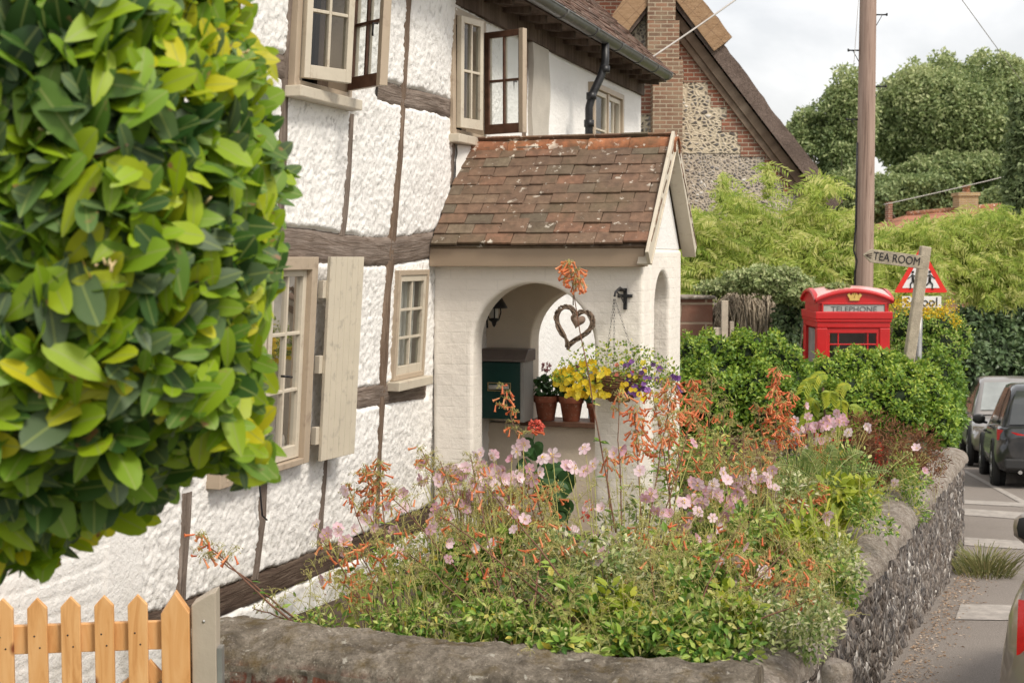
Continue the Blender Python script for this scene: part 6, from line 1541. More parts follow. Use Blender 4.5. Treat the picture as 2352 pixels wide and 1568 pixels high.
m = MB(); m.grid(G, flip=True); m.build('dome_roof', m_simple('sky_sheen_red_roof', (.70, .34, .31), .2, .45, 2.2, .0005, spec=1.0), pbx, local=True)  # pale sky reflection painted into the red of the dome
m = MB(); y = -hw-.0; zc = pbz(711); m.box((0, 0, 0), (1, 0, 0), (0, 1, 0), (0, 0, 1), (-.315, .315), (y+.016, y+.034), (pbz(727), pbz(706))); m.build('sign_glass', M['opal'], pbx, local=True)
m = MB()
for a, b, c, d in ((-.335, .335, pbz(706), pbz(702)), (-.335, .335, pbz(731), pbz(727)), (-.335, -.315, pbz(727), pbz(706)), (.315, .335, pbz(727), pbz(706))): m.box((0, 0, 0), (1, 0, 0), (0, 1, 0), (0, 0, 1), (a, b), (y+.005, y+.034), (c, d))
m.build('sign_frame', M['phone_red'], pbx, bevel=.003, local=True)
def text_mesh(body, size, mat, loc, parent, rotx=pi/2, xs=1.0, rot=0, name='lettering', thick=.002, align='CENTER'):
    cu = bpy.data.curves.new('t', 'FONT'); cu.body = body; cu.size = size; cu.align_x = align; cu.align_y = 'CENTER'; cu.extrude = thick
    ob_ = bpy.data.objects.new('t', cu); COL.objects.link(ob_); bpy.context.view_layer.update()
    dg = bpy.context.evaluated_depsgraph_get(); me = bpy.data.meshes.new_from_object(ob_.evaluated_get(dg)); bpy.data.objects.remove(ob_)
    me.name = name; me.materials.clear(); me.materials.append(M[mat]); o = bpy.data.objects.new(name, me); COL.objects.link(o); o.parent = parent
    o.matrix_local = Matrix.Translation(loc)@Matrix.Rotation(rot, 4, 'Y')@Matrix.Rotation(rotx, 4, 'X')@Matrix.Diagonal((xs, 1, 1, 1)); return o
M['faded_black'] = m_simple('faded_lettering', (.13, .13, .13), .6, .2, 20, 0)
text_mesh('TELEPHONE', .078, 'faded_black', (0, y+.013, pbz(717)), pbx, xs=1.12)
# crown
m = MB(); cz_ = pbz(690); yy = y+.006
pts = [(-.05, 0), (.05, 0), (.05, .016), (.075, .055), (.055, .082), (.038, .05), (.022, .075), (.0, .04), (-.022, .075), (-.038, .05), (-.055, .082), (-.075, .055), (-.05, .016)]
fr = [(x, yy-.01, cz_+z-.03) for x, z in pts]; bk = [(x, yy+.012, cz_+z-.03) for x, z in pts]; n = len(pts)
m.add(fr+bk, [tuple(range(n)), tuple(range(2*n-1, n-1, -1))]+[(i+n, (i+1) % n+n, (i+1) % n, i) for i in range(n)], smooth=False)
m.tube([(0, yy-.004, cz_+.0), (0, yy-.004, cz_+.062)], .009)
for sx_2 in (-1, 1): m.tube([(sx_2*.055, yy-.004, cz_+.05), (sx_2*.03, yy-.004, cz_+.06), (0, yy-.004, cz_+.03)], .006)
m.build('crown_emblem', M['gold'], pbx, local=True)
for k_, (x0, x1) in enumerate(((-.30, .30),)):
    m = MB()
    for a, b, c, d in ((x0, x1, pbz(772), pbz(760)), (x0, x0+.06, .3, pbz(772)), (x1-.06, x1, .3, pbz(772)), (x0, x1, .25, .45)): m.box((0, 0, 0), (1, 0, 0), (0, 1, 0), (0, 0, 1), (a, b), (-hw+.035, -hw+.07), (c, d))
    for z in np.arange(.45, pbz(780), .20): m.box((0, 0, 0), (1, 0, 0), (0, 1, 0), (0, 0, 1), (x0+.06, x1-.06), (-hw+.04, -hw+.062), (z, z+.015))
    for x in (x0+.14, x1-.155): m.box((0, 0, 0), (1, 0, 0), (0, 1, 0), (0, 0, 1), (x, x+.015), (-hw+.042, -hw+.060), (.45, pbz(772)))
    m.build('door', M['phone_red'], pbx, bevel=.004, local=True)
    m = MB(); m.add([(x0+.06, -hw+.05, .45), (x1-.06, -hw+.05, .45), (x1-.06, -hw+.05, pbz(772)), (x0+.06, -hw+.05, pbz(772))], [(0, 1, 2, 3)], smooth=False); m.build('door_glass', M['glass'], pbx, local=True)
m = MB(); m.box((0, 0, 0), (1, 0, 0), (0, 1, 0), (0, 0, 1), (-.33, .33), (hw-.09, hw-.06), (.2, pbz(765))); 
for sx in (-1, 1): m.box((sx*(hw-.07), 0, 0), (1, 0, 0), (0, 1, 0), (0, 0, 1), (-.012, .012), (-hw+.12, hw-.12), (.2, pbz(765)))
m.build('inner_panel', m_simple('grey_interior', (.20, .18, .17), .7, .3, 5, .002), pbx, local=True)
# ---- finger post
fp0 = P(2126, 566, 12.7); fp1 = P(2084, 850, 12.6)
fpz = float(gz(12.7)); dfp = fp1-fp0; base = fp0+dfp*((fpz-fp0[2])/dfp[2])
fpo = root('finger_post', 'leaning weathered wooden finger post reading TEA ROOM', 'signpost', tuple(float(v) for v in base), 0)
M['grey_oak'] = m_simple('silvered_oak', (.36, .31, .235), .85, .25, 12, .006, bscale=90)
dz_ = (fp0-base); Lp = np.linalg.norm(dz_); dz_ /= Lp; dx_ = np.cross([0, 1, 0], dz_); dx_ /= np.linalg.norm(dx_)
m = MB(); m.box(base, dx_, np.array([0, 1., 0]), dz_, (-.046, .046), (-.045, .045), (0, Lp)); m.build('post', M['grey_oak'], fpo, bevel=.012)
arm0 = P(2110, 602, 12.62); arm1 = P(1978, 585, 12.62)
al = arm1-arm0; La = np.linalg.norm(al); al /= La; au = np.cross([0, -1, 0], al); au /= np.linalg.norm(au); au = au if au[2] > 0 else -au
hh = .058; out = [(-.02, -hh), (La-.075, -hh*1.02), (La, .0), (La-.065, hh*1.02), (-.02, hh)]
fr = [arm0+al*x+au*z+np.array([0, -.075, 0]) for x, z in out]; bk = [p+np.array([0, .028, 0]) for p in fr]
m = MB(); m.add(fr+bk, [(0, 1, 2, 3, 4), (9, 8, 7, 6, 5)]+[(i, i+5, (i+1) % 5+5, (i+1) % 5) for i in range(5)], smooth=False); m.build('sign_arm', M['grey_oak'], fpo, bevel=.004)
ct = arm0+al*(La*.42)+np.array([0, -.078, 0])-np.array(fpo.location)
ang = atan2(-(-al[2]), -al[0])
text_mesh('TEA ROOM', .102, 'black_iron', tuple(ct), fpo, xs=.82, rot=-atan2(-al[2], -al[0]), thick=.0015)
m = MB()
for k_ in (-1, 0, 1): 
    a = arm1+np.array([0, -.078, 0])-al*.02; m.tube([a, a-al*.055+au*.022*k_], .003, n=5)
m.build('arrow_carving', M['timber_dark'], fpo)
# ---- warning sign
sg = 16.2; tri = [P(2116, 565, sg), P(2177, 672, sg), P(2053, 672, sg)]
wsn = root('warning_sign', 'red triangular children crossing sign with a School plate behind the finger post', 'road sign', (float(P(2116, 700, sg)[0]), sg, float(gz(sg))), 0)
M['sign_white'] = m_simple('sign_white', (.74, .74, .74), .4, .04, 4, 0); M['sign_red'] = m_simple('sign_red', (.68, .03, .02), .4, .08, 4, 0); M['sign_black'] = m_simple('sign_black', (.02, .02, .02), .5, .1, 4, 0)
c0 = sum(tri)/3
def ntri(f, dy, rr=.03):
    out = []
    for i in range(3):
        p = c0+(tri[i]-c0)*f
        for t in np.linspace(-1, 1, 5):
            q = tri[(i+1) % 3] if t > 0 else tri[i-1]
            dr_ = (c0+(q-c0)*f)-p; dr_ /= np.linalg.norm(dr_); out.append(p+dr_*rr*abs(t)*f+(c0-p)/np.linalg.norm(c0-p)*rr*.35*(1-abs(t)))
    return [v+np.array([0, dy, 0]) for v in out]
def plate(name, pts, th, mat, par):
    m = MB(); n = len(pts); m.add(list(pts)+[p+np.array([0, th, 0]) for p in pts], [tuple(range(n)), tuple(range(2*n-1, n-1, -1))]+[(i+n, (i+1) % n+n, (i+1) % n, i) for i in range(n)], smooth=False); return m.build(name, M[mat], par)
plate('triangle_border', ntri(1.0, 0), .006, 'sign_red', wsn); plate('triangle_face', ntri(.70, -.004, .012), .003, 'sign_white', wsn)
def walker(cx, cy, s_, flip=1):
    w = MB(); Z = lambda x, y: P(cx+flip*x*s_, cy+y*s_, sg-.007)
    def limb(pts, r): w.tube([Z(*p) for p in pts], [q/F*sg*s_ for q in r], n=8)
    limb([(0, -17), (0, -23)], [3.3, 3.3]); limb([(1, -13), (0, -2), (-1, 8)], [2.4, 3.8, 3]); limb([(0, 6), (7, 14), (6, 26), (10, 27)], [2.5, 2.1, 1.5, 1.2]); limb([(0, 6), (-8, 15), (-17, 20), (-19, 24)], [2.5, 2.1, 1.5, 1.2]); limb([(1, -12), (-9, -7), (-13, 3)], [1.6, 1.4, 1.1]); limb([(1, -12), (9, -5), (14, -1)], [1.6, 1.4, 1.1])
    w.build('pictogram', M['sign_black'], wsn)
walker(2097, 641, .82, -1); walker(2136, 641, .86, 1)
pl_ = [P(2072, 680, sg), P(2162, 680, sg), P(2162, 706, sg), P(2072, 706, sg)]; plate('name_plate', pl_[::1], .005, 'sign_white', wsn)
loc = P(2116, 694, sg)+np.array([0, -.006, 0]); text_mesh('School', .15, 'sign_black', tuple(loc-np.array(wsn.location)), wsn, thick=.001, xs=.95)
m = MB(); m.tube([(c0[0], sg+.04, gz(sg)), (c0[0], sg+.04, c0[2]+.2)], .038, n=14); m.build('pole', M['steel'], wsn)
# ---- small white marker post by the verge
mk = P(2219, 900, 40); mko = root('marker_post', 'small white topped marker post on the verge left of the silver car', 'post', (float(mk[0]), 40, float(gz(40))), 0); m = MB()
m.box((mk[0], 40, 0), (1, 0, 0), (0, 1, 0), (0, 0, 1), (-.085, .085), (-.04, .04), (zz_(908, 40), zz_(876, 40))); m.lathe((mk[0], 40, zz_(876, 40)), [(.065, 0), (.065, .3), (.04, .35), (0, .36)], 14); m.build('marker', M['sign_white'], mko)
m = MB(); m.box((mk[0], 40, 0), (1, 0, 0), (0, 1, 0), (0, 0, 1), (-.075, .075), (-.035, .045), (float(gz(40)), zz_(908, 40))); m.build('post_shaft', M['sign_black'], mko)
# ================================================================ thatched brick house
HY = 26.0
def hp(px, py): p = ray(px, py)*HY; return p[0], p[2]
hs = root('thatched_house', 'tall flint and brick gabled house with thatched roof and brick chimney stack behind the cottage', 'house', (2.75, HY, float(gz(HY))), 0)
ax_, az_ = 2.74, 4.78; sx_, sz_ = hp(1860, 432); slope = (az_-sz_)/(sx_-ax_); gb_ = float(gz(HY))
lx_ = ax_-(sx_-ax_)
m = MB(); m.add([(lx_, HY, gb_), (sx_-.05, HY, gb_), (sx_-.05, HY, sz_+.1), (ax_, HY, az_), (lx_, HY, sz_)], [(0, 1, 2, 3, 4)], smooth=False)
for x in (lx_, sx_-.05): m.add([(x, HY, gb_), (x, HY+9, gb_), (x, HY+9, sz_+.08), (x, HY, sz_+.08)], [(0, 1, 2, 3) if x > 0 else (3, 2, 1, 0)], smooth=False)
m.add([(lx_, HY+9, gb_), (sx_-.05, HY+9, gb_), (sx_-.05, HY+9, sz_+.1), (ax_, HY+9, az_), (lx_, HY+9, sz_)], [(4, 3, 2, 1, 0)], smooth=False)
m.build('gable_wall', M['flint_far'], hs)
m = MB(); xa = hp(1560, 240)[0]; 
m.add([(xa, HY-.012, 1.9), (xa+1.35, HY-.012, 1.9), (xa+1.1, HY-.012, 2.5), (xa+.02, HY-.012, 3.95)], [(0, 1, 2, 3)], smooth=False); m.add([(hp(1462, 250)[0]-.8, HY-.012, 1.3), (hp(1490, 250)[0], HY-.012, 1.3), (hp(1490, 250)[0], HY-.012, 2.9), (hp(1462, 250)[0]-.8, HY-.012, 2.9)], [(0, 1, 2, 3)], smooth=False)
m.build('coursed_flint_panel', M['flint_course'], hs)
# brick stack rising through the gable into the chimney
xl0, xr0 = hp(1494, 300)[0], hp(1562, 300)[0]; xl1, xr1 = hp(1483, 20)[0], hp(1546, 20)[0]
m = MB(); 
for (z0, z1, xl, xr, y0) in ((.6, 3.55, xl0, xr0-.0, HY-.38), (3.55, 4.25, (xl0+xl1)/2-.05, (xr0+xr1)/2, HY-.385), (4.25, 7.6, xl1, xr1, HY-.39)):
    m.box((0, 0, 0), (1, 0, 0), (0, 1, 0), (0, 0, 1), (xl, xr), (y0, HY+.6), (z0, z1))
m.build('chimney_stack', M['brick_old'], hs, bevel=.01)
m = MB(); xl = hp(1470, 160)[0]; m.box((0, 0, 0), (1, 0, 0), (0, 1, 0), (0, 0, 1), (xl0-.35, xl0-.001), (HY-.024, HY), (2.6, 3.7)); m.box((0, 0, 0), (1, 0, 0), (0, 1, 0), (0, 0, 1), (hp(1400, 0)[0]-.4, hp(1448, 0)[0]), (HY+1.2, HY+1.9), (4.2, 7.2)); m.build('second_chimney', M['brick'], hs)
# stepped brick verge along the right slope
m = MB(); z = sz_-.1; k_ = 0
while z < az_-.2:
    xr = ax_+(az_-z-.11)/slope; w = .48+.12*(k_ % 2)+(.15 if (k_//3) % 2 else 0)
    m.box((0, 0, 0), (1, 0, 0), (0, 1, 0), (0, 0, 1), (xr-w, xr-.02), (HY-.02, HY), (z, z+.225)); z += .225; k_ += 1
m.build('brick_quoin', M['brick'], hs)
# thatch: outer slope slab, thick verge, boards
def slope_slab(m, x0, z0, x1, z1, th, y0, y1):
    d = np.array([x1-x0, 0, z1-z0]); ln = np.linalg.norm(d); d /= ln; nn = np.array([-d[2], 0, d[0]]); nn = nn if nn[2] > 0 else -nn
    nx = max(2, int(ln/.12)); ny = max(2, int((y1-y0)/.3)); us_ = np.linspace(0, ln, nx)
    b = np.array([x0, 0, z0])
    top = np.array([[b+d*u+nn*th+np.array([0, y, 0]) for u in us_] for y in np.linspace(y0, y1, ny)]); top = rough_grid(top, (.05, .03), (2, 6), 3)
    fl = np.cross(top[1, 0]-top[0, 0], top[0, 1]-top[0, 0])[2] > 0
    m.grid(top, flip=bool(not fl) if False else False)
    bot = np.array([b+d*u+np.array([0, y0, 0]) for u in us_]); m.grid(np.stack([bot, top[0]]))
    bot2 = np.array([b+d*u+np.array([0, y1, 0]) for u in us_]); m.grid(np.stack([bot2, top[-1]]))
    m.grid(np.stack([np.array([b+np.array([0, y, 0]) for y in np.linspace(y0, y1, ny)]), top[:, 0]])); m.grid(np.stack([np.array([b+d*ln+np.array([0, y, 0]) for y in np.linspace(y0, y1, ny)]), top[:, -1]]))
ex = sx_+.35; ez = sz_-.35*slope
m = MB(); slope_slab(m, ax_, az_+.02, ex, ez+.02, .27, HY-.25, HY+9.2); slope_slab(m, ax_, az_+.02, ax_-(ex-ax_), ez+.02, .27, HY-.25, HY+9.2); rf_ = m.build('roof', M['thatch'], hs)
m = MB(); cx1, cz1 = hp(1634, 131); 
f_ = (cx1-ax_)/(ex-ax_)
slope_slab(m, ax_-.02, az_+.16, ax_+(ex-ax_)*f_, az_+(ez-az_)*f_+.10, .40, HY-.34, HY+9.25); slope_slab(m, ax_+.02, az_+.16, ax_-(ex-ax_)*f_, az_+(ez-az_)*f_+.10, .40, HY-.34, HY+9.25); m.build('ridge_cap', M['straw'], rf_)
m = MB(); d = np.array([ex-ax_, 0, ez-az_]); ln = np.linalg.norm(d); d /= ln; nn = np.array([-d[2], 0, d[0]])
for a_, (o0, o1, y0) in enumerate(((-.16, .0, HY-.14), (-.27, -.165, HY-.09))):
    m.box((ax_, y0, az_), d, (0, 1, 0), nn, (.15, ln-.15), (0, .05), (o0, o1))
m.build('bargeboard', M['timber_brown'], hs)
# ---- distant bungalow with orange roof
DY = 45.0; hb_ = root('distant_house', 'distant house with orange tiled hipped roof and buff chimney among the trees', 'house', (float(P(2180, 520, DY)[0]), DY, float(gz(DY))), 0)
def dp(px, py, dy=0): q = ray(px, py)*(DY+dy); return q
m = MB(); a = dp(2050, 530); b = dp(2082, 494, 3); c = dp(2300, 474, 3); d_ = dp(2330, 525); m.add([a, d_, c, b], [(0, 1, 2, 3)], smooth=False); e = dp(2082, 494, 3); q = a+np.array([0, 7, 0]); r2 = d_+np.array([0, 7, 0]); m.add([a, b, q], [(0, 1, 2)], smooth=False); m.add([b, c, r2, q], [(0, 1, 2, 3)], smooth=False)
m.build('roof', m_brick('far_tiles', (.42, .17, .10), (.33, .15, .09), (.20, .10, .07), .3, .2, .02, (.4, .22, .15)), hb_)
m = MB(); m.tube([b+[0, -.05, 0], c+[0, -.05, 0]], .12, n=8); m.build('ridge', M['ridge_tile'], hb_)
m = MB(); m.box((0, 0, 0), (1, 0, 0), (0, 1, 0), (0, 0, 1), (a[0]+.3, d_[0]-.3), (DY+.3, DY+6.5), (float(gz(DY)), a[2])); m.build('wall', M['brick'], hb_)
m = MB(); x0, x1 = dp(2258, 470)[0], dp(2304, 470)[0]; m.box((0, 0, 0), (1, 0, 0), (0, 1, 0), (0, 0, 1), (x0, x1), (DY+2.4, DY+3.1), (dp(0, 500)[2], dp(0, 436)[2])); m.box((0, 0, 0), (1, 0, 0), (0, 1, 0), (0, 0, 1), (x0-.05, x1+.05), (DY+2.35, DY+3.15), (dp(0, 442)[2], dp(0, 434)[2]))
m.build('chimney', m_brick('buff_brick', (.50, .36, .18), (.42, .29, .14), (.5, .42, .3)), hb_)
m = MB(); m.lathe(((x0+x1)/2, DY+2.7, dp(0, 434)[2]), [(.14, 0), (.12, .18), (.15, .2), (.14, .25)], 12); m.build('chimney_pot', M['ridge_tile'], hb_)
m = MB(); x0 = dp(2092, 460)[0]; m.box((0, 0, 0), (1, 0, 0), (0, 1, 0), (0, 0, 1), (x0-.07, x0+.07), (DY+2.4, DY+2.8), (dp(0, 505)[2], dp(0, 457)[2])); m.build('flue', M['brick'], hb_)
# ---- trees
def tree(label, base, blobs, N, ln, wd, leaf, clouds=(), group='trees on the skyline', shell=.15, limbs=None, tr=.35, name='tree', rb=(0, 1), cf=.0, tpl=TPL_SM):
    b = P(*base); b[2] = float(gz(b[1])); rt = root(name, label, 'tree', tuple(float(v) for v in b), 0, group); m = MB(); leafmass(m, blobs, N, ln, wd, tpl, .5, shell, 0, 0, rb)
    for ic, q in enumerate(clouds): leafcloud(m, *q, ln, wd, freq=.42, thr=.43, rb=rb, seed=ic*11+int(base[0]))
    if cf: core(m, [q for q in blobs if q[3] > 40], cf)
    m.build('crown', [M[leaf], M['core_dark']], rt)
    t = MB(); cs = [P(*q[:3]) for q in blobs]; cm = sum(cs)/len(cs); fork = b*.45+np.array([cm[0], cm[1], cm[2]])*.55; fork[:2] = b[:2]*.7+cm[:2]*.3
    t.tube(bezier(b, (b+fork)/2+[.1, 0, 0], fork, 8), np.linspace(tr, tr*.6, 8), n=10)
    for c in cs: t.tube(bezier(fork, (fork+c)/2+np.array([0, 0, .5]), c, 8), np.linspace(tr*.32, tr*.06, 8), n=6)
    t.build('trunk', M['bark'], rt); return rt
random.seed(21); np.random.seed(21)
big = []
def cloudy(px, py, d, rx, rz, n, s_): 
    out = []
    for i in range(n):
        a = random.random()*6.28; r = random.random()**.5; q = random.uniform(.75, 1.25)*s_
        out.append((px+rx*r*cos(a), py+rz*r*sin(a), d+random.uniform(-2.5, 2.5), q, q*.8))
    return out
tree('large round crowned tree rising behind the telegraph pole', (2200, 600, 60), cloudy(2195, 300, 60, 165, 150, 20, 22), 9000, .19, .125, 'tree_leaf', [(2205, 300, 60, 215, 195, 190, 70000), (2110, 290, 59, 120, 140, 120, 30000), (2290, 290, 60, 120, 150, 120, 24000), (2200, 260, 58, 150, 120, 100, 16000), (2200, 430, 57, 210, 100, 120, 34000)])
tree('airy lighter tree with gaps of sky left of the telegraph pole', (1930, 620, 55), cloudy(1925, 330, 55, 70, 120, 12, 16), 2500, .16, .11, 'tree_leaf', [(1920, 320, 55, 110, 150, 90, 11000), (1950, 260, 55, 70, 120, 70, 6000), (1940, 450, 54, 110, 80, 90, 10000), (1850, 320, 55, 60, 70, 60, 3500)], tr=.2)
tree('tree filling the upper right corner behind the big crown', (2420, 600, 66), cloudy(2400, 330, 66, 90, 150, 10, 26), 3000, .22, .15, 'tree_leaf', [(2400, 340, 66, 140, 190, 140, 34000)])
tree('dark lower tree below the big crown', (2120, 640, 52), cloudy(2110, 450, 52, 110, 40, 8, 26), 3000, .17, .12, 'tree_leaf', [(2090, 470, 52, 170, 80, 110, 26000)], rb=(0, .75))
tree('pale grey green conifer cut by the right edge of the view', (2380, 700, 38), [(2345, 250, 38, 22, 40), (2350, 310, 38, 34, 46), (2345, 380, 38, 38, 50), (2350, 450, 38, 42, 56), (2355, 530, 38, 50, 60), (2400, 350, 38, 60, 100), (2400, 500, 38, 70, 100)], 16000, .17, .09, 'tree_leaf2', shell=.5, cf=.7, name='conifer')
tree('dark green trees closing the view right of the small house', (2330, 700, 48), cloudy(2330, 600, 48, 90, 60, 8, 30), 5000, .16, .11, 'tree_leaf', [(2345, 520, 50, 130, 130, 100, 26000)], rb=(0, .7))
# far wood reads as one mass
m = MB(); leafmass(m, [(x, 590+20*math.sin(x), 110, 90, 75, 60) for x in range(1100, 2700, 70)], 22000, .7, .5, TPL_SM, .5, .4); core(m, [(x, 600, 112, 90, 70, 60) for x in range(1100, 2700, 70)], .8)
tag(m.build('far_wood', [M['tree_leaf'], M['core_dark']]), 'distant wood closing the horizon behind the village', 'wood', kind='stuff')
# ================================================================ cars
def m_carpaint(name, col, metal=.4, rough=.3):
    nt = NT(name); c = nt.coord(); k = nt.mix(nt.ramp(nt.noise(c, 5, 4), [(.4, (0, 0, 0)), (.8, (.25, .25, .25))]), col, (.20, .18, .16))
    return nt.done(nt.bsdf(k, rough, None, metal, .5, .8))
M['paint_dark'] = m_carpaint('dark_car_paint', (.025, .027, .030)); M['paint_silver'] = m_carpaint('silver_car_paint', (.36, .33, .30), .5); M['paint_bronze'] = m_carpaint('warm_silver_paint', (.42, .37, .32), .55, .28)
M['rubber'] = m_simple('tyre_rubber', (.018, .018, .018), .85, .2, 20, .004); M['car_glass'] = m_simple('tinted_car_glass', (.05, .055, .055), .06, .1, 2, 0, spec=.9); M['lamp_red'] = m_simple('red_lamp_lens', (.55, .01, .01), .15, .15, 30, .001, spec=.8); M['chrome'] = m_simple('satin_chrome', (.6, .6, .58), .2, .05, 5, 0, metal=.9); M['plastic'] = m_simple('black_plastic', (.03, .03, .03), .6, .1, 10, .001); M['pale_glass'] = m_simple('windscreen_glass', (.30, .32, .31), .08, .2, 2, 0, spec=.9)
def car(name, label, loc, rot, paint, L_=4.4, W_=1.82, H_=1.6, front_lamps=True, belt=.92, kind='suv', glass='car_glass', group=None, pitch=0):
    """local: +y forward, origin at the rear left corner on the ground, car body to +x"""
    rt = root(name, label, 'car', tuple(float(v) for v in loc), rot, group); hwid = W_/2
    st = [(0, .82, .45, .80), (.04, .93, .30, .92), (.18, .985, .24, .97), (.5, 1, .22, .99), (1.4, 1, .20, .98), (2.6, 1, .20, .95), (3.2, .995, .2, .93), (3.7, .985, .22, .86), (4.1, .95, .24, .78), (4.33, .85, .32, .66), (4.4, .7, .42, .58)]
    rows = []
    for y, w, zb_, zt_ in st:
        y = y*L_/4.4; hw_ = hwid*w; zt_ = zt_*belt/.95; sec = []
        prof = [(0, zb_), (.80, zb_), (.93, zb_+.05), (.99, zb_+.18), (1.0, zb_+.32), (.985, (zb_+zt_)/2+.1), (.97, zt_-.10), (.93, zt_-.02), (.80, zt_+.01), (0, zt_+.035)]
        for s_, z in prof: sec.append((hwid-hw_*s_, y, z))
        for s_, z in prof[::-1][1:]: sec.append((hwid+hw_*s_, y, z))
        rows.append(sec)
    m = MB(); G = np.array(rows); m.grid(G, flip=True)
    for k_ in (0, -1): m.add(G[k_], [tuple(range(G.shape[1]))[::(1 if k_ else -1)]], smooth=False)
    body = m.build('body', M[paint], rt, local=True)
    # greenhouse
    z0 = belt-.02; gl = [(.18, z0, .88), (.34, z0+(H_-z0)*.55, .80), (.62, H_-.07, .70), (1.1, H_, .68), (2.1, H_+.0, .68), (2.6, H_-.10, .70), (3.25, z0+.02, .84)]
    if kind == 'hatch': gl = [(.10, z0, .88), (.20, z0+(H_-z0)*.55, .80), (.38, H_-.06, .72), (.9, H_, .70), (1.9, H_, .70), (2.3, H_-.10, .72), (2.85, z0+.02, .84)]
    rows = []
    for y, z, w in gl:
        y = y*L_/4.4; a = hwid*w; rows.append([(hwid-hwid*.90, y, z0-.02), (hwid-(hwid*.90+a)/2-.015, y, (z0+z)/2), (hwid-a, y, z-.03), (hwid-a+.08, y, z), (hwid, y, z+.02), (hwid+a-.08, y, z), (hwid+a, y, z-.03), (hwid+(hwid*.90+a)/2+.015, y, (z0+z)/2), (hwid+hwid*.90, y, z0-.02)])
    G = np.array(rows); m = MB(); m.grid(G, flip=True); m.build('roof', M[paint], rt, local=True)
    # glass panels proud of the shell
    def shell_pt(i, f, v, side):   # i station index float, v 0..1 between belt and roof side
        a = int(min(i, len(gl)-2)); g_ = i-a; A = G[a]*(1-g_)+G[a+1]*g_; idx = (0, 1, 2) if side < 0 else (8, 7, 6)
        q = v*2; k2 = int(min(q, 1)); h = q-k2; p = A[idx[k2]]*(1-h)+A[idx[k2+1]]*h; return p+np.array([side*.008, 0, 0])
    for side in (-1, 1):
        for i0, i1 in ((.9, 3.0), (3.12, 4.1), (4.2, 5.35)):
            gg = np.array([[shell_pt(i, 0, v, side) for v in np.linspace(.12, .93, 4)] for i in np.linspace(i0, i1, 6)])
            m = MB(); m.grid(gg, flip=side > 0); m.build('side_window', M[glass], rt, local=True)
    for ia, ib, nm in ((0.15, 1.75, 'rear_window'), (6-.12, 5.05, 'windscreen')):
        def mid(i, u):
            a = int(min(i, len(gl)-2)); g_ = i-a; y = gl[a][0]*(1-g_)+gl[a+1][0]*g_; z = gl[a][1]*(1-g_)+gl[a+1][1]*g_; w = gl[a][2]*(1-g_)+gl[a+1][2]*g_
            return (hwid+u*hwid*w*.90, y*L_/4.4+(-.012 if nm == 'rear_window' else .012), z+.025-.02*abs(u)+.004)
        gg = np.array([[mid(i, u) for u in np.linspace(-1, 1, 7)] for i in np.linspace(ia, ib, 6)]); m = MB(); m.grid(gg); m.build(nm, M[glass if nm == 'rear_window' else 'pale_glass'], rt, local=True)
    # wheels with arches
    R_ = .335
    for yy_ in (.82*L_/4.4, 3.52*L_/4.4):
        for side in (-1, 1):
            xx = hwid+side*(hwid-.0); axm = [[0, 0, 1.], [0, 1., 0], [side*1., 0, 0]]
            axm = [[0, 1., 0], [0, 0, 1.], [side*1., 0, 0]]
            m = MB(); m.lathe((xx+side*.004, yy_, R_), [(0, -.10), (R_+.065, -.10), (R_+.065, .0), (R_+.045, .006), (R_+.03, -.04)], 26, axis=axm); m.build('wheel_arch', M['plastic'] if kind != 'hatch' else M[paint], rt, local=True)
            m = MB(); m.lathe((xx+side*.01, yy_, R_), [(.20, -.2), (R_, -.2), (R_, -.015), (R_-.02, .006), (.22, .006), (.21, -.03)], 30, axis=axm); w_ = m.build('wheel', M['rubber'], rt, local=True)
            m = MB(); m.lathe((xx+side*.01, yy_, R_), [(.215, -.04), (.21, .0), (.19, -.03), (.06, -.02), (.05, .0), (0, .0)], 24, axis=axm)
            for k_ in range(5):
                a = k_*2*pi/5; p0 = np.array([xx+side*.006, yy_, R_]); m.tube([p0+[0, .04*cos(a), .04*sin(a)], p0+[-side*.01, .2*cos(a), .2*sin(a)]], .022, n=6)
            m.build('rim', M['steel'], w_, local=True)
    # mirrors, handles, lamps, bumpers, plates
    ym = 2.72*L_/4.4 if kind != 'hatch' else 2.45*L_/4.4
    for side in (-1, 1):
        m = MB(); xm = hwid+side*(hwid+(.09 if kind != 'hatch' else .045)); m.lathe((xm, ym, belt+.06), [(0, -.105), (.045, -.10), (.085, -.05), (.092, .0), (.085, .05), (.045, .1), (0, .105)], 14, axis=[[0, .55, 0], [0, 0, .95], [1., 0, 0]]); m.tube([(hwid+side*(hwid-.05), ym+.03, belt), (xm, ym+.02, belt+.02)], .022, n=8); mm_ = m.build('mirror', M[paint], rt, local=True)
        m = MB(); m.lathe((xm, ym-.035, belt+.06), [(0, -.085), (.05, -.075), (.075, 0), (.05, .075), (0, .085)], 14, axis=[[0, .3, 0], [0, 0, .95], [1., 0, 0]]); m.build('mirror_glass', M['plastic'], mm_, local=True)
        for yh in (1.65*L_/4.4, 2.55*L_/4.4):
            m = MB(); xh = hwid+side*(hwid*.975); m.tube([(xh, yh, belt-.13), (xh+side*.03, yh+.03, belt-.13), (xh+side*.03, yh+.15, belt-.125), (xh, yh+.18, belt-.125)], .012, n=6); m.build('door_handle', M['chrome'] if kind != 'suv' else M['plastic'], rt, local=True)
        xl = hwid+side*hwid*.78
        m = MB()
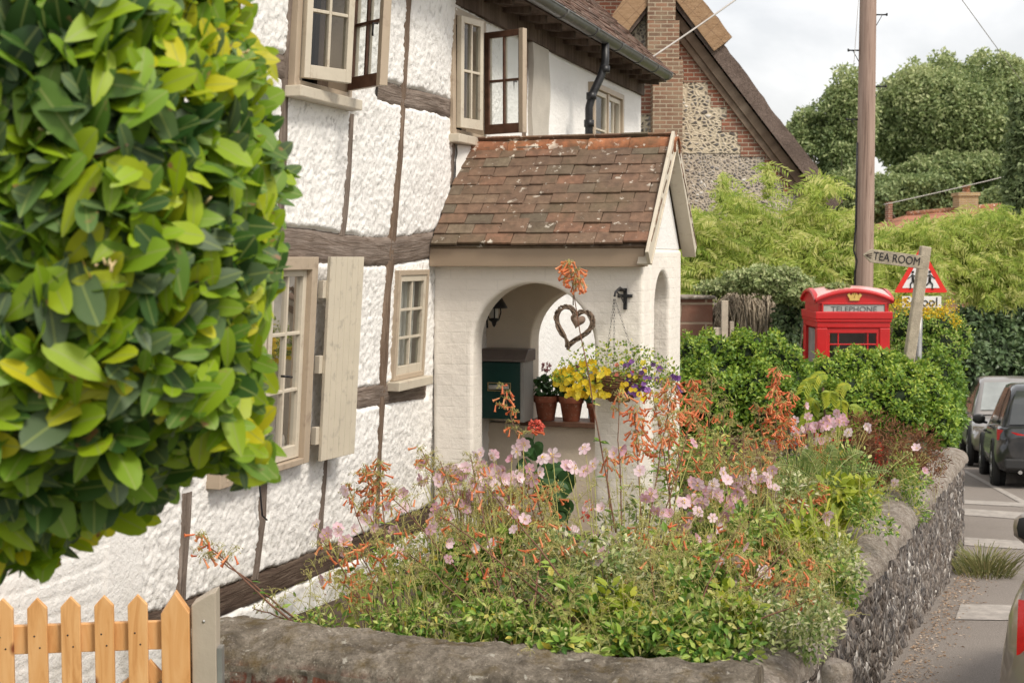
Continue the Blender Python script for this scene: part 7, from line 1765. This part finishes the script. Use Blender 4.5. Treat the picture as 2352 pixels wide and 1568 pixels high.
        if kind == 'hatch':
            gg = np.array([[(hwid+side*hwid*(.66+.245*u), .008+.03*u**2-.012-.012*(1-u)+.02*abs(v-.5), .64+.26*v) for u in np.linspace(0, 1, 6)] for v in np.linspace(0, 1, 6)])
        else:
            gg = np.array([[(hwid+side*hwid*(.45+.53*u), .02+.13*max(0, u-.35)**2*2.6-.012, .73+.17*v*(.45+.55*u)) for u in np.linspace(0, 1, 8)] for v in np.linspace(0, 1, 4)])
        m.grid(gg, flip=side > 0); m.build('tail_light', M['lamp_red'], rt, local=True)
        m = MB(); gg = np.array([[(hwid+side*hwid*(.5+.44*u), (4.36-.32*u**2)*L_/4.4+.02, .60+.12*v) for u in np.linspace(0, 1, 6)] for v in np.linspace(0, 1, 3)]); m.grid(gg); m.build('headlight', M['chrome'], rt, local=True)
    m = MB(); m.box((0, 0, 0), (1, 0, 0), (0, 1, 0), (0, 0, 1), (.12, W_-.12), (-.03, .12), (.30, .46)); m.build('bumper', M['plastic'] if kind == 'suv' else M['chrome'], rt, bevel=.03, seg=3, local=True)
    m = MB(); m.box((0, 0, 0), (1, 0, 0), (0, 1, 0), (0, 0, 1), (hwid-.26, hwid+.26), (-.01, .03), (.62, .73)); m.build('number_plate', M['gold'] if False else M['sign_white'], rt, bevel=.004, local=True)
    m = MB(); m.tube([(.35, -.03, .26), (.35, .2, .26)], .03, n=10); m.build('exhaust', M['chrome'], rt, local=True)
    tl = -math.atan(.085*pitch) if pitch else 0
    rt.rotation_euler = (tl, 0, rot)
    return rt
def gpt(px, d, extra=0): q = ray(px, 900)*d; return (q[0], d, float(gz(d))+extra)
hd = radians(-15)
car('parked_car', 'dark suv style hatchback parked facing away with red tail light', gpt(2291, 21.0), hd, 'paint_dark', 4.35, 1.84, 1.60, pitch=1)
# silver car faces us: its front is towards the camera
L_ = 4.4; p = np.array(gpt(2232, 25.6)); dirv2 = np.array([sin(-hd), cos(hd)]); w_ = np.array([cos(hd), sin(hd)])
q2 = np.array([p[0], p[1]])+dirv2*4.5+w_*1.85
car('parked_car', 'silver car facing the camera parked beyond the dark one, roof just showing above it', (q2[0], q2[1], float(gz(q2[1]))), hd+pi, 'paint_silver', 4.5, 1.85, 1.66, pitch=-1)
p = gpt(2266, 4.9); car('parked_car', 'warm silver small car cut by the right edge in the foreground, mirror showing', (p[0]+.03, p[1], float(gz(4.9))), radians(-25.6), 'paint_bronze', 3.75, 1.70, 1.42, kind='hatch', belt=.90, pitch=1)
for o in list(COL.objects):
    for k_ in ('_o', '_r'):
        if k_ in o.keys(): del o[k_]
